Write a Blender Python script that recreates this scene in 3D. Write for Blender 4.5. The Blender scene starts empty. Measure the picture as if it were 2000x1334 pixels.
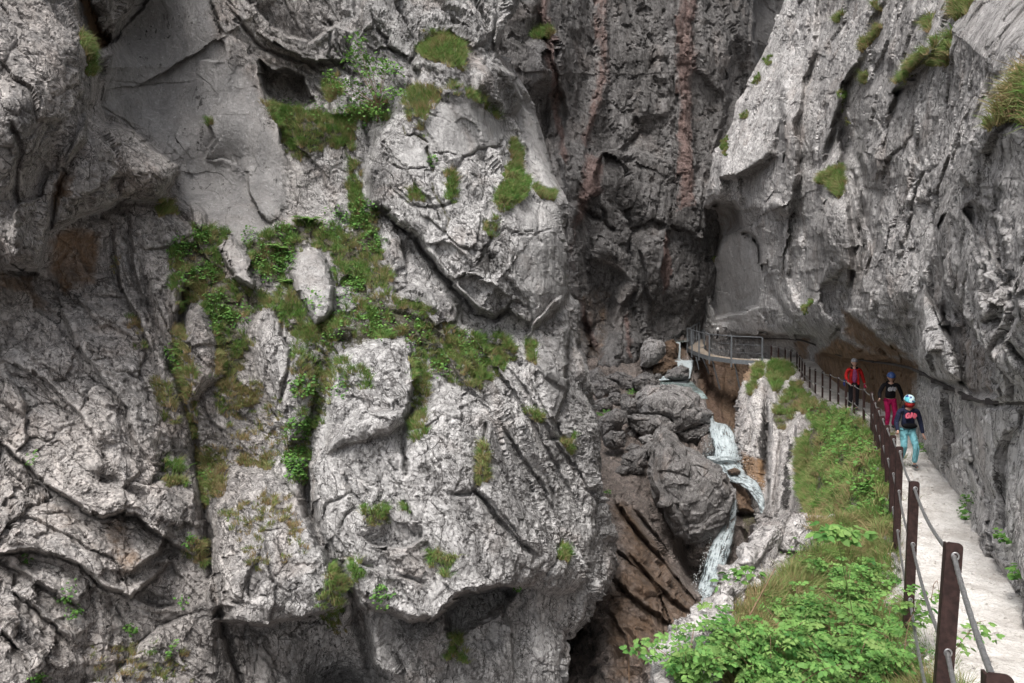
import bpy, bmesh, math, random
import numpy as np
from mathutils import Vector, Matrix
R = math.radians
random.seed(7)
rng = np.random.default_rng(7)
scene = bpy.context.scene
col = scene.collection

# ------------------------------------------------------------ camera, world, sun, exposure
CAMZ, PITCH, F = 2.3, R(1.105), 1400.0
cam_d = bpy.data.cameras.new("camera"); cam = bpy.data.objects.new("camera", cam_d); col.objects.link(cam)
cam_d.sensor_width = 36.0; cam_d.lens = 36.0 * F / 2000.0; cam_d.clip_start = 0.05; cam_d.clip_end = 600
cam.location = (0, 0, CAMZ); cam.rotation_euler = (math.pi / 2 - PITCH, 0, 0)
scene.camera = cam

SUN_EL, SUN_AZ = R(58), R(-155)          # azimuth measured from +Y towards +X
world = bpy.data.worlds.new("World"); scene.world = world; world.use_nodes = True
wn = world.node_tree; wn.nodes.clear()
wo = wn.nodes.new("ShaderNodeOutputWorld"); wb = wn.nodes.new("ShaderNodeBackground")
ws = wn.nodes.new("ShaderNodeTexSky"); ws.sky_type = 'NISHITA'; ws.sun_disc = False
ws.sun_elevation = SUN_EL; ws.sun_rotation = SUN_AZ; ws.air_density = 1.0; ws.dust_density = 4.0; ws.ozone_density = 1.0
wh = wn.nodes.new("ShaderNodeHueSaturation"); wh.inputs['Saturation'].default_value = 0.28
wn.links.new(ws.outputs[0], wh.inputs['Color']); wn.links.new(wh.outputs[0], wb.inputs['Color'])
wb.inputs['Strength'].default_value = 0.10
wn.links.new(wb.outputs[0], wo.inputs['Surface'])
sun_d = bpy.data.lights.new("sun", 'SUN'); sun_d.energy = 1.5; sun_d.angle = R(24); sun_d.color = (1.0, 0.965, 0.93)
sun = bpy.data.objects.new("sun", sun_d); col.objects.link(sun)
sdir = Vector((math.sin(SUN_AZ) * math.cos(SUN_EL), math.cos(SUN_AZ) * math.cos(SUN_EL), math.sin(SUN_EL)))
sun.rotation_euler = sdir.to_track_quat('Z', 'Y').to_euler()
vs = scene.view_settings
vs.view_transform = 'Standard'; vs.look = 'None'; vs.gamma = 1.0; vs.use_curve_mapping = False; vs.exposure = 1.47
scene.cycles.max_bounces = 5; scene.cycles.diffuse_bounces = 3; scene.cycles.glossy_bounces = 2
scene.cycles.transmission_bounces = 4; scene.cycles.transparent_max_bounces = 6

# ------------------------------------------------------------ where a photo point lies in the world
CP, SP = math.cos(PITCH), math.sin(PITCH)
def unproj(px, py, Y):
    px = np.asarray(px, float); py = np.asarray(py, float); Y = np.asarray(Y, float)
    dx = (px - 1000) / F; dz = -(py - 667) / F
    dy = CP + dz * SP; dzz = -SP + dz * CP
    t = Y / dy
    return np.stack([dx * t, Y + 0 * t, CAMZ + dzz * t], -1)
def P(px, py, Y): return Vector([float(v) for v in unproj(px, py, Y)])

# ------------------------------------------------------------ noise
def _h(ix, iy, iz, s):
    h = (ix.astype(np.uint32) * np.uint32(374761393) + iy.astype(np.uint32) * np.uint32(668265263)
         + iz.astype(np.uint32) * np.uint32(2147483647) + np.uint32((s * 974634777 + 12345) & 0xffffffff))
    h = (h ^ (h >> np.uint32(13))) * np.uint32(1274126177)
    h = (h ^ (h >> np.uint32(15))) * np.uint32(2246822519)
    return h ^ (h >> np.uint32(16))
def _r(h): return (h & np.uint32(0xffffff)).astype(np.float32) / np.float32(16777216.0)
def perlin(p, s=0):
    f = np.floor(p); fr = (p - f).astype(np.float32); i = f.astype(np.int64)
    u = fr * fr * fr * (fr * (fr * 6 - 15) + 10)
    out = 0
    for dx in (0, 1):
        wx = u[..., 0] if dx else 1 - u[..., 0]
        for dy in (0, 1):
            wy = wx * (u[..., 1] if dy else 1 - u[..., 1])
            for dz in (0, 1):
                w = wy * (u[..., 2] if dz else 1 - u[..., 2])
                h = _h(i[..., 0] + dx, i[..., 1] + dy, i[..., 2] + dz, s)
                gx = (h & np.uint32(1023)).astype(np.float32) / 511.5 - 1
                gy = ((h >> np.uint32(10)) & np.uint32(1023)).astype(np.float32) / 511.5 - 1
                gz = ((h >> np.uint32(20)) & np.uint32(1023)).astype(np.float32) / 511.5 - 1
                out = out + w * (gx * (fr[..., 0] - dx) + gy * (fr[..., 1] - dy) + gz * (fr[..., 2] - dz))
    return out
def fbm(p, octv=4, gain=0.5, s=0, ridged=False):
    a, o, t = 1.0, 0, 0
    for k in range(octv):
        n = perlin(p * (2.03 ** k) + 17.3 * k, s + k)
        o = o + a * ((0.45 - np.abs(n)) * 2 if ridged else n * 1.4); t += a; a *= gain
    return o / t
def facets(p, s=0, tilt=0.7):
    """angular broken rock: every cell of a jittered lattice gets its own tilted plane"""
    q = p - 0.5; f = np.floor(q); i = f.astype(np.int64)
    F1 = np.full(p.shape[:-1], 9., np.float32); F2 = F1.copy(); H = np.zeros_like(F1)
    for dx in (0, 1):
        for dy in (0, 1):
            for dz in (0, 1):
                a, b, c = i[..., 0] + dx, i[..., 1] + dy, i[..., 2] + dz
                h1 = _h(a, b, c, s); h2 = _h(a, b, c, s + 51)
                r = [_r(h1), _r(h1 >> np.uint32(7)), _r(h2)]
                d = [(p[..., k] - ((a, b, c)[k] + 0.5 + (r[k] - .5) * .75)).astype(np.float32) for k in range(3)]
                dist = np.sqrt(d[0] ** 2 + d[1] ** 2 + d[2] ** 2)
                g = _h(a, b, c, s + 99)
                pl = sum(d[k] * (((g >> np.uint32(9 * k)) & np.uint32(511)).astype(np.float32) / 255.5 - 1) for k in range(3)) * tilt
                pl = pl + (_r(h2 >> np.uint32(5)) - .5) * .35
                m = dist < F1
                F2 = np.where(m, F1, np.minimum(F2, dist)); H = np.where(m, pl, H); F1 = np.where(m, dist, F1)
    return H, F2 - F1
def sstep(a, b, x):
    t = np.clip((x - a) / (b - a), 0, 1); return t * t * (3 - 2 * t)

# ------------------------------------------------------------ feature helpers (in the plane of a rock sheet)
def seg_dist(X, Y, pts, closed=False):
    """distance to polyline, signed side of nearest segment (+ = left of travel seen on screen), param 0..1"""
    best = np.full(X.shape, 1e9); side = np.zeros(X.shape); par = np.zeros(X.shape)
    pts = list(pts)
    if closed: pts = pts + [pts[0]]
    n = len(pts) - 1
    for k in range(n):
        ax, ay = pts[k]; bx, by = pts[k + 1]
        ex, ey = bx - ax, by - ay; L = ex * ex + ey * ey + 1e-9
        t = np.clip(((X - ax) * ex + (Y - ay) * ey) / L, 0, 1)
        d = np.hypot(X - ax - t * ex, Y - ay - t * ey)
        m = d < best - 1e-6
        best = np.where(m, d, best)
        side = np.where(m, np.sign(ex * (Y - ay) - ey * (X - ax)), side)
        par = np.where(m, (k + t) / n, par)
    return best, side, par
def inpoly(X, Y, pts):
    ins = np.zeros(X.shape, bool); n = len(pts)
    for k in range(n):
        x1, y1 = pts[k]; x2, y2 = pts[(k + 1) % n]
        c = ((y1 > Y) != (y2 > Y)) & (X < (x2 - x1) * (Y - y1) / (y2 - y1 + 1e-12) + x1)
        ins ^= c
    return ins
class Relief:
    """a rock sheet: base depth through control points, then blocks, cracks and steps"""
    def __init__(s, PX, PY, ctrl, warp=7, seed=0):
        s.X0, s.Y0 = PX, PY
        q = np.stack([PX / 60, PY / 60, 0 * PX + seed * 3.7], -1)
        s.X = PX + warp * (fbm(q, 5, .6, seed)); s.Y = PY + warp * (fbm(q + 31, 5, .6, seed + 9))
        for sc_, am in ((46, 1.1), (16, .18)):          # broken, angular edges
            qq = np.stack([PX / sc_, PY / sc_, 0 * PX + seed], -1) + .3 * q
            s.X = s.X + warp * am * facets(qq, seed + 5)[0]; s.Y = s.Y + warp * am * facets(qq + 7.7, seed + 6)[0]
        c = np.array(ctrl, float); n = len(c)
        d = np.hypot(c[:, None, 0] - c[None, :, 0], c[:, None, 1] - c[None, :, 1]) / 300
        K = np.zeros((n + 3, n + 3)); K[:n, :n] = -d + np.eye(n) * -0.02
        K[:n, n] = 1; K[:n, n + 1:] = c[:, :2] / 300; K[n:, :n] = K[:n, n:].T
        rhs = np.zeros(n + 3); rhs[:n] = c[:, 2]
        w = np.linalg.solve(K, rhs)
        D = w[n] + w[n + 1] * PX / 300 + w[n + 2] * PY / 300
        for k in range(n): D = D - w[k] * np.sqrt((PX - c[k, 0]) ** 2 + (PY - c[k, 1]) ** 2 + 400) / 300
        s.D = D; s.base = D.copy()
        s.A = {k: np.zeros(PX.shape, np.float32) for k in ('brown', 'dark', 'soil', 'red', 'light', 'smooth', 'veg', 'wet')}
    def _win(s, pts, m):
        a = np.array(pts); x0, y0 = a.min(0) - m; x1, y1 = a.max(0) + m
        return np.where((s.X0 > x0) & (s.X0 < x1) & (s.Y0 > y0) & (s.Y0 < y1))
    def block(s, pts, dh, soft=5, tx=0, ty=0, rnd=0):
        w = s._win(pts, soft * 2 + 12); X, Y = s.X[w], s.Y[w]
        d, _, _ = seg_dist(X, Y, pts, True); d = np.where(inpoly(X, Y, pts), d, -d)
        c = np.mean(pts, 0)
        h = dh + tx * (X - c[0]) / 100 + ty * (Y - c[1]) / 100
        if rnd: h = h * (0.35 + .65 * np.sqrt(np.clip(d / rnd, 0, 1)))
        s.D[w] -= sstep(-soft, soft, d) * h
    def crack(s, pts, w_=4, dep=.2, soil=0, taper=True):
        w = s._win(pts, w_ * 3 + 12); d, _, t = seg_dist(s.X[w], s.Y[w], pts)
        tp = np.clip(np.minimum(t, 1 - t) * 8, 0, 1) if taper else 1
        g = np.exp(-(d / w_) ** 2) * tp
        s.D[w] += dep * g
        if soil: s.A['soil'][w] = np.maximum(s.A['soil'][w], g * soil)
    def step(s, pts, dh, fall=60, soft=2.5, back=.35, bfall=None):
        """rock on the left of the travelled line (seen on screen) stands proud"""
        bfall = bfall or fall * .5
        w = s._win(pts, fall * 2.6); d, sd, t = seg_dist(s.X[w], s.Y[w], pts)
        sg = -sd * d
        tp = np.clip(np.minimum(t, 1 - t) * 5, 0, 1) ** .7
        endx = np.where((t <= 0) | (t >= 1), np.exp(-(d / 12.)), 1)
        up = sstep(-soft, soft, sg)
        h = up * np.exp(-np.maximum(sg, 0) / fall) * dh - (1 - up) * np.exp(-np.maximum(-sg, 0) / bfall) * dh * back
        s.D[w] -= h * tp * endx
    def bump(s, cx, cy, rx, ry, ang, h, p=2):
        ca, sa = math.cos(R(ang)), math.sin(R(ang))
        x = ((s.X - cx) * ca + (s.Y - cy) * sa) / rx; y = (-(s.X - cx) * sa + (s.Y - cy) * ca) / ry
        s.D -= h * np.exp(-(np.sqrt(x * x + y * y) ** p))
    def paint(s, key, pts, val=1., soft=12, add=False):
        w = s._win(pts, soft * 2 + 10); X, Y = s.X[w], s.Y[w]
        d, _, _ = seg_dist(X, Y, pts, True); d = np.where(inpoly(X, Y, pts), d, -d)
        m = sstep(-soft, soft, d) * val
        s.A[key][w] = np.maximum(s.A[key][w], m) if val > 0 else np.clip(s.A[key][w] + m, 0, 1)
    def line(s, key, pts, wid, val=1.):
        w = s._win(pts, wid * 3); d, _, _ = seg_dist(s.X[w], s.Y[w], pts)
        s.A[key][w] = np.maximum(s.A[key][w], np.exp(-(d / wid) ** 2) * val)

def grid_obj(name, W, mat, keep=None, attrs=None, flip=False, smooth=False):
    """W: (nv, nu, 3) grid of points"""
    nv, nu = W.shape[:2]
    idx = np.arange(nv * nu).reshape(nv, nu)
    q = np.stack([idx[:-1, :-1], idx[1:, :-1], idx[1:, 1:], idx[:-1, 1:]], -1)
    if flip: q = q[..., ::-1]
    q = q.reshape(-1, 4)
    V = W.reshape(-1, 3)
    if keep is not None:
        k = keep.reshape(-1); q = q[k[q].all(1)]
        used = np.unique(q); rem = np.full(len(V), -1); rem[used] = np.arange(len(used))
        q = rem[q]; V = V[used]
    else: used = None
    return mesh_obj(name, V, q, mat, smooth=smooth,
                    attrs={a: (c.reshape(-1, c.shape[-1])[used] if used is not None else c.reshape(-1, c.shape[-1])) for a, c in (attrs or {}).items()})
def mesh_data(name, V, q, mat=None, smooth=False, attrs=None):
    me = bpy.data.meshes.new(name); V = np.asarray(V, np.float32); q = np.asarray(q, np.int32)
    n, k = q.shape
    me.vertices.add(len(V)); me.vertices.foreach_set("co", V.ravel())
    me.loops.add(n * k); me.loops.foreach_set("vertex_index", q.ravel())
    me.polygons.add(n); me.polygons.foreach_set("loop_start", np.arange(0, n * k, k, dtype=np.int32))
    me.polygons.foreach_set("use_smooth", np.full(n, smooth))
    for a, c in (attrs or {}).items():
        if c.shape[-1] == 3: c = np.concatenate([c, np.ones((len(c), 1))], 1)
        at = me.attributes.new(a, 'FLOAT_COLOR', 'POINT'); at.data.foreach_set("color", np.asarray(c, np.float32).ravel())
    me.update(calc_edges=True)
    if mat: me.materials.append(mat)
    return me
def mesh_obj(name, V, q, mat=None, smooth=False, attrs=None, parent=None):
    o = bpy.data.objects.new(name, mesh_data(name, V, q, mat, smooth, attrs)); col.objects.link(o)
    if parent: o.parent = parent
    return o
def tag(o, label=None, cat=None, group=None, kind=None):
    if label: o['label'] = label
    if cat: o['category'] = cat
    if group: o['group'] = group
    if kind: o['kind'] = kind
    return o
def empty(name, loc=(0, 0, 0), rz=0):
    o = bpy.data.objects.new(name, None); col.objects.link(o); o.location = loc; o.rotation_euler = (0, 0, rz)
    o.empty_display_size = .1
    return o

def poly_fn(pts):
    a = np.array(pts, float)
    return lambda v: np.interp(v, a[:, 0], a[:, 1])

def rock_sheet(name, mat, x0, x1, y0, y1, stepx, stepy, ctrl, feats, disp, sil=None, side=None, seed=0,
               edge_px=26, edge_r=.8, back=5., top_up=0., keepf=None, umap=None, ytop=None, top_dir=None, vw=.35, warp=7, kind='structure', out=None):
    """x0/x1: constants or functions of photo row; side 'R'/'L': the edge that turns away from the viewer"""
    ny = int((y1 - y0) / stepy) + 1; nx = int(((x1(0) if callable(x1) else x1) - (x0(0) if callable(x0) else x0)) / stepx) + 1
    v = np.linspace(y0, y1, ny)[:, None]; u = np.linspace(0, 1, nx)[None, :] if umap is None else umap[None, :]
    xa = x0(v) if callable(x0) else x0 + 0 * v; xb = x1(v) if callable(x1) else x1 + 0 * v
    PX = xa + (xb - xa) * u; PY = v + 0 * PX
    if ytop: PY = ytop(PX) + (v - y0) / (y1 - y0) * (y1 - ytop(PX))
    r = Relief(PX, PY, ctrl, warp, seed)
    if side:
        e = (xb - PX) if side == 'R' else (PX - xa)
        t = np.clip(1 - e / edge_px, 0, 1); rd = edge_r * (1 - np.sqrt(1 - np.minimum(t, .985) ** 2))
        r.D += rd; r.base += rd
    feats(r)
    W = unproj(PX, PY, r.D); B = unproj(PX, PY, r.base)
    camp = np.array([0, 0, CAMZ])
    A = dict(r.A)
    if side:
        n = 14; ks = (np.arange(1, n + 1) / n) ** 1.4 * back
        def wrap(G, Dd):
            ed = G[:, -1] if side == 'R' else G[:, 0]; De = Dd[:, -1] if side == 'R' else Dd[:, 0]
            inw = np.array([-1., 0, 0]) if side == 'R' else np.array([1., 0, 0])
            c = [camp + (ed - camp) * (1 + k / De)[:, None] + inw * .25 * k for k in ks]
            c = np.stack(c, 1)
            return np.concatenate([G, c], 1) if side == 'R' else np.concatenate([c[:, ::-1], G], 1)
        W, B = wrap(W, r.D), wrap(B, r.base)
        for k in A:
            ed = A[k][:, -1:] if side == 'R' else A[k][:, :1]; ed = np.repeat(ed, n, 1)
            A[k] = np.concatenate([A[k], ed], 1) if side == 'R' else np.concatenate([ed, A[k]], 1)
        PXf = np.concatenate([PX, np.repeat(PX[:, -1:], n, 1)], 1) if side == 'R' else np.concatenate([np.repeat(PX[:, :1], n, 1), PX], 1)
        PYf = np.concatenate([PY, np.repeat(PY[:, -1:], n, 1)], 1) if side == 'R' else np.concatenate([np.repeat(PY[:, :1], n, 1), PY], 1)
    else: PXf, PYf = PX, PY
    # normals of the smooth base
    du = np.gradient(B, axis=1); dv = np.gradient(B, axis=0)
    N = np.cross(dv, du); N /= np.linalg.norm(N, axis=-1, keepdims=True) + 1e-9
    cen = W.shape[1] // 2
    if np.sum(N * (camp - B), -1).mean() < 0: N = -N
    h = disp(W, A, PXf, PYf)
    vd = camp - B; vd /= np.linalg.norm(vd, axis=-1, keepdims=True); N = N + vw * vd; N /= np.linalg.norm(N, axis=-1, keepdims=True)
    rel = np.concatenate([r.D - r.base] + ([np.repeat((r.D - r.base)[:, -1:], 14, 1)] if side == 'R' else []), 1)
    if side == 'L': rel = np.concatenate([np.repeat(rel[:, :1], 14, 1), rel], 1)
    g0, g1 = np.gradient(rel); sl = np.hypot(g0 / stepy, g1 / max(.6, stepx)) / (np.median(r.D) / F)
    for ax in (0, 1):
        for _ in range(3): sl = np.maximum(sl, .85 * np.maximum(np.roll(sl, 1, ax), np.roll(sl, -1, ax)))
    h = h * (.08 + .92 / (1 + (sl / 2.8) ** 2))
    W = W + N * h[..., None]
    if top_up:
        n = 26; row = W[0]; ext = []
        for k in range(n, 0, -1):
            dz = top_up * (k / n) ** 1.6
            e = row.copy()
            if top_dir is not None: e = e + np.array(top_dir) * dz
            else: e[:, 2] += dz
            nz = fbm(e * .22, 3, .5, seed + 5)
            e = e + N[0] * (nz * min(1.5, dz * .5))[:, None] - N[0] * dz * .04
            ext.append(e)
        W = np.concatenate([np.stack(ext), W], 0)
        for k in A: A[k] = np.concatenate([np.repeat(A[k][:1] * 0, n, 0), A[k]], 0)
        PXf = np.concatenate([np.repeat(PXf[:1], n, 0), PXf], 0); PYf = np.concatenate([np.repeat(PYf[:1], n, 0), PYf], 0)
    keep = keepf(PXf, PYf) if keepf else None
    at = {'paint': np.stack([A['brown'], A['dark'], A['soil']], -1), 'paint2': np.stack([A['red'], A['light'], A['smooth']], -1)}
    ob = grid_obj(name, W, mat, keep, at)
    tag(ob, kind=kind)
    # surface record for plants
    G = np.cross(np.gradient(W, axis=0), np.gradient(W, axis=1)); ar = np.linalg.norm(G, axis=-1)
    G /= ar[..., None] + 1e-12
    s = np.sign(np.sum(G * (camp - W), -1)); G *= s[..., None]
    rec = dict(W=W, N=G, ar=ar, A=A, PX=PXf, PY=PYf)
    if out is not None: out.update(rec)
    return ob, rec
# ------------------------------------------------------------ materials
class NT:
    def __init__(s, name):
        s.m = bpy.data.materials.new(name); s.m.use_nodes = True; s.t = s.m.node_tree; s.t.nodes.clear()
        s.out = s.n("ShaderNodeOutputMaterial"); s.b = s.n("ShaderNodeBsdfPrincipled")
        s.l(s.b.outputs[0], s.out.inputs[0])
    def n(s, t, **k):
        x = s.t.nodes.new(t)
        for a, v in k.items(): setattr(x, a, v)
        return x
    def l(s, a, b): s.t.links.new(a, b)
    def co(s, scale=(1, 1, 1), rot=(0, 0, 0), kind='Object'):
        c = s.n("ShaderNodeTexCoord"); m = s.n("ShaderNodeMapping")
        m.inputs['Scale'].default_value = scale; m.inputs['Rotation'].default_value = rot
        s.l(c.outputs[kind], m.inputs['Vector']); return m.outputs[0]
    def noise(s, vec, scale, detail=4, rough=.5, dist=0., ntype='FBM'):
        x = s.n("ShaderNodeTexNoise"); x.noise_type = ntype
        x.inputs['Scale'].default_value = scale; x.inputs['Detail'].default_value = detail
        x.inputs['Roughness'].default_value = rough; x.inputs['Distortion'].default_value = dist
        if vec is not None: s.l(vec, x.inputs['Vector'])
        return x.outputs[0]
    def ramp(s, f, lo, hi, a=0., b=1.):
        x = s.n("ShaderNodeMapRange", interpolation_type='SMOOTHSTEP')
        for k, v in zip(('From Min', 'From Max', 'To Min', 'To Max'), (lo, hi, a, b)): x.inputs[k].default_value = v
        s.l(f, x.inputs['Value']); return x.outputs[0]
    def math(s, op, a, b=None):
        x = s.n("ShaderNodeMath", operation=op)
        for k, v in enumerate((a, b)):
            if v is None: continue
            if isinstance(v, (int, float)): x.inputs[k].default_value = v
            else: s.l(v, x.inputs[k])
        return x.outputs[0]
    def mix(s, f, a, b, mode='MIX'):
        x = s.n("ShaderNodeMix", data_type='RGBA', blend_type=mode)
        for k, v in ((0, f), (6, a), (7, b)):
            if isinstance(v, (int, float)): x.inputs[k].default_value = v
            elif isinstance(v, tuple): x.inputs[k].default_value = v + (1,) if len(v) == 3 else v
            else: s.l(v, x.inputs[k])
        return x.outputs[2]
    def attr(s, name):
        a = s.n("ShaderNodeAttribute", attribute_name=name); p = s.n("ShaderNodeSeparateColor")
        s.l(a.outputs['Color'], p.inputs[0]); return p.outputs
    def bump(s, h, strength, dist, prev=None):
        x = s.n("ShaderNodeBump"); x.inputs['Strength'].default_value = strength; x.inputs['Distance'].default_value = dist
        s.l(h, x.inputs['Height'])
        if prev is not None: s.l(prev, x.inputs['Normal'])
        return x.outputs[0]
    def fin(s, colr, rough=.9, nrm=None, spec=.25, metal=0.):
        if isinstance(colr, tuple): s.b.inputs['Base Color'].default_value = colr + (1,)
        else: s.l(colr, s.b.inputs['Base Color'])
        if isinstance(rough, (int, float)): s.b.inputs['Roughness'].default_value = rough
        else: s.l(rough, s.b.inputs['Roughness'])
        s.b.inputs['Specular IOR Level'].default_value = spec; s.b.inputs['Metallic'].default_value = metal
        if nrm is not None: s.l(nrm, s.b.inputs['Normal'])
        return s.m

def rock_mat(name, lo=(.15, .14, .14), mid=(.30, .285, .28), hi=(.50, .48, .465), light=.5, black=.5, pits=.5,
             streak=None, brownc=(.15, .092, .05), sc=1.0, vert=0., wet=0., warm=None, tintc=(.34, .27, .23), tint=.35):
    m = NT(name); v = m.co((sc, sc, sc)); vs_ = m.co((sc, sc, sc * .3), (0, R(22), 0)) if streak is None else m.co((sc, sc, sc * streak[0]), (0, R(streak[1]), 0))
    pa = m.attr('paint'); pb = m.attr('paint2')
    n1 = m.noise(v, .45, 6, .6, .3); n2 = m.noise(vs_, 1.9, 8, .68, .6); n3 = m.noise(v, 11, 6, .7, .4); n4 = m.noise(vs_, 5, 8, .75, .8)
    n5 = m.noise(v, 34, 4, .7)
    c = m.mix(m.ramp(n2, .36, .62), lo, mid)
    c = m.mix(m.math('MULTIPLY', m.ramp(n1, .4, .65), .35), c, mid)
    lt = m.math('MULTIPLY', m.ramp(m.math('ADD', m.math('ADD', n4, m.math('MULTIPLY', pb[1], .22)), m.math('MULTIPLY', m.math('SUBTRACT', n1, .5), .5)), .47, .66), light)
    c = m.mix(lt, c, hi)
    c = m.mix(m.math('MULTIPLY', m.ramp(m.noise(v, .9, 5, .6, .5), .52, .7), tint), c, tintc, 'MIX')
    if warm:
        tc = m.n("ShaderNodeTexCoord"); sx = m.n("ShaderNodeSeparateXYZ"); m.l(tc.outputs['Object'], sx.inputs[0])
        c = m.mix(m.math('MULTIPLY', m.ramp(m.math('ADD', sx.outputs[0], m.math('MULTIPLY', n1, 3.)), warm[0], warm[1], .85, 0), m.ramp(n2, .3, .55, .45, 1)), c, m.mix(1., c, (1.03, .97, .925), 'MULTIPLY'))
    c = m.mix(m.math('MULTIPLY', m.math('MULTIPLY', pb[2], m.math('SUBTRACT', 1., pb[1])), .75), c, m.mix(m.ramp(n2, .3, .6), tuple(x * .50 for x in mid), tuple(x * .72 for x in mid)))  # smooth faces not marked light: shade of steep, overhanging slabs put into colour
    # pale and dark mineral speckle
    c = m.mix(m.ramp(n3, .52, .72, 0, .45), c, hi)
    c = m.mix(m.ramp(n5, .56, .74, 0, .55 * pits + .1), c, (.05, .046, .044))
    # fine cracks, drawn dark
    w1 = m.noise(vs_, 1.5, 9, .72, .9); w2 = m.noise(v, 4.2, 7, .7, .6)
    ck = m.math('MULTIPLY', m.ramp(m.math('ABSOLUTE', m.math('SUBTRACT', w1, .5)), .003, .018, 1, 0), m.ramp(n3, .35, .55))
    ck2 = m.math('MULTIPLY', m.ramp(m.math('ABSOLUTE', m.math('SUBTRACT', w2, .5)), .004, .03, 1, 0), m.ramp(n4, .38, .56))
    sk = m.ramp(pb[2], 0., 1., 1., .25)
    wv = m.n("ShaderNodeMixRGB", blend_type='LINEAR_LIGHT'); wv.inputs[0].default_value = .30 / sc
    nw = m.n("ShaderNodeTexNoise"); nw.inputs['Scale'].default_value = 1.6; nw.inputs['Detail'].default_value = 5; m.l(v, nw.inputs['Vector']); m.l(vs_, wv.inputs[1]); m.l(nw.outputs['Color'], wv.inputs[2])
    for vsc, wd, gt in ((1.1, .014, .46), (3.1, .022, .5)):
        vo = m.n("ShaderNodeTexVoronoi", feature='DISTANCE_TO_EDGE'); vo.inputs['Scale'].default_value = vsc; m.l(wv.outputs[0], vo.inputs['Vector'])
        line = m.math('MULTIPLY', m.ramp(vo.outputs['Distance'], wd * .25, wd, 1, 0), m.ramp(m.noise(v, vsc * .8 + .3, 3, .6), gt, gt + .08))
        ck = m.math('MAXIMUM', ck, line)
    ck = m.math('MULTIPLY', m.math('MAXIMUM', ck, m.math('MULTIPLY', ck2, .8)), sk)
    c = m.mix(m.math('MULTIPLY', ck, .85), c, (.045, .04, .037))
    c = m.mix(m.math('MULTIPLY', m.ramp(n3, .46, .36, 0, .6 * pits + .15), sk), c, (.07, .064, .06))
    # black lichen, water stains; dark mask also holds cracks and painted cave shade
    bl = m.ramp(m.math('ADD', n4, m.math('MULTIPLY', m.math('SUBTRACT', n3, .5), .5)), .56, .66, 0, black)
    nb = m.noise(v, 2.3, 7, .72, .5)
    bl = m.math('MULTIPLY', bl, m.ramp(n1, .38, .6))
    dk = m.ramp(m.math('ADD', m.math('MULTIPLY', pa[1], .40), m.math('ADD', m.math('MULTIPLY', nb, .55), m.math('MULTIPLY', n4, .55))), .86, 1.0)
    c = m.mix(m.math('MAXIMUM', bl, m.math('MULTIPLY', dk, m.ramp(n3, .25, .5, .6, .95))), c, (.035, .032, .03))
    br = m.ramp(m.math('ADD', m.math('MULTIPLY', pa[0], .62), m.math('MULTIPLY', nb, .7)), .55, .95)
    bcol = m.mix(m.ramp(n4, .35, .65), brownc, tuple(x * 2.1 for x in brownc))
    c = m.mix(m.math('MULTIPLY', br, .9), c, bcol)
    rd = m.ramp(m.math('ADD', m.math('MULTIPLY', pb[0], .62), m.math('MULTIPLY', n4, .8)), .66, .95)
    c = m.mix(m.math('MULTIPLY', rd, .85), c, m.mix(m.ramp(n3, .35, .65), (.10, .06, .05), (.30, .21, .19)))
    so = m.ramp(m.math('ADD', m.math('MULTIPLY', pa[2], .5), m.math('MULTIPLY', m.math('ADD', m.math('MULTIPLY', nb, .55), m.math('MULTIPLY', n3, .45)), 1.3)), .93, 1.12, 0, .9)
    scol = m.mix(m.ramp(n3, .4, .6), (.05, .037, .024), (.065, .07, .028))
    scol = m.mix(m.ramp(n5, .5, .7), scol, (.13, .11, .06))
    c = m.mix(so, c, scol)
    b = m.bump(n5, .7, .015 / sc, m.bump(n3, .9, .05 / sc, m.bump(m.math('SUBTRACT', n4, m.math('MULTIPLY', ck, .25)), .8, .12 / sc)))
    return m.fin(c, .88 - wet * .5, b, .3 + wet * .3)

M = {}
M['left'] = rock_mat('limestone_pale', lo=(.21, .204, .201), mid=(.405, .396, .39), hi=(.68, .665, .655), light=.75, black=.95, streak=(.35, 20), warm=(-4.2, -1.5))
M['right'] = rock_mat('limestone_grey', lo=(.33, .315, .31), mid=(.53, .51, .50), hi=(.76, .74, .73), light=.7, black=.35, pits=.35, streak=(.35, -28))
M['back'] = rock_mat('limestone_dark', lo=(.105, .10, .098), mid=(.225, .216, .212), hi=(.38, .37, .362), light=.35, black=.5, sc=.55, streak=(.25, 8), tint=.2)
M['bank'] = rock_mat('limestone_bank', lo=(.30, .275, .265), mid=(.48, .45, .435), hi=(.70, .67, .65), light=.75, black=.6, streak=(.3, 0), sc=1.5)
M['gorge'] = rock_mat('limestone_wet', lo=(.15, .12, .105), mid=(.27, .225, .20), hi=(.42, .38, .35), light=.45, black=.55, brownc=(.085, .052, .03), wet=.7, streak=(.4, 40))
M['boulder'] = rock_mat('limestone_boulder', lo=(.13, .123, .12), mid=(.25, .238, .232), hi=(.50, .48, .47), light=.6, black=.8, sc=1.6)
M['orange'] = rock_mat('limestone_rusty', lo=(.15, .09, .06), mid=(.24, .15, .10), hi=(.36, .28, .23), light=.3, black=.5, brownc=(.20, .075, .02), wet=.5, streak=(.3, -12))

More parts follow.
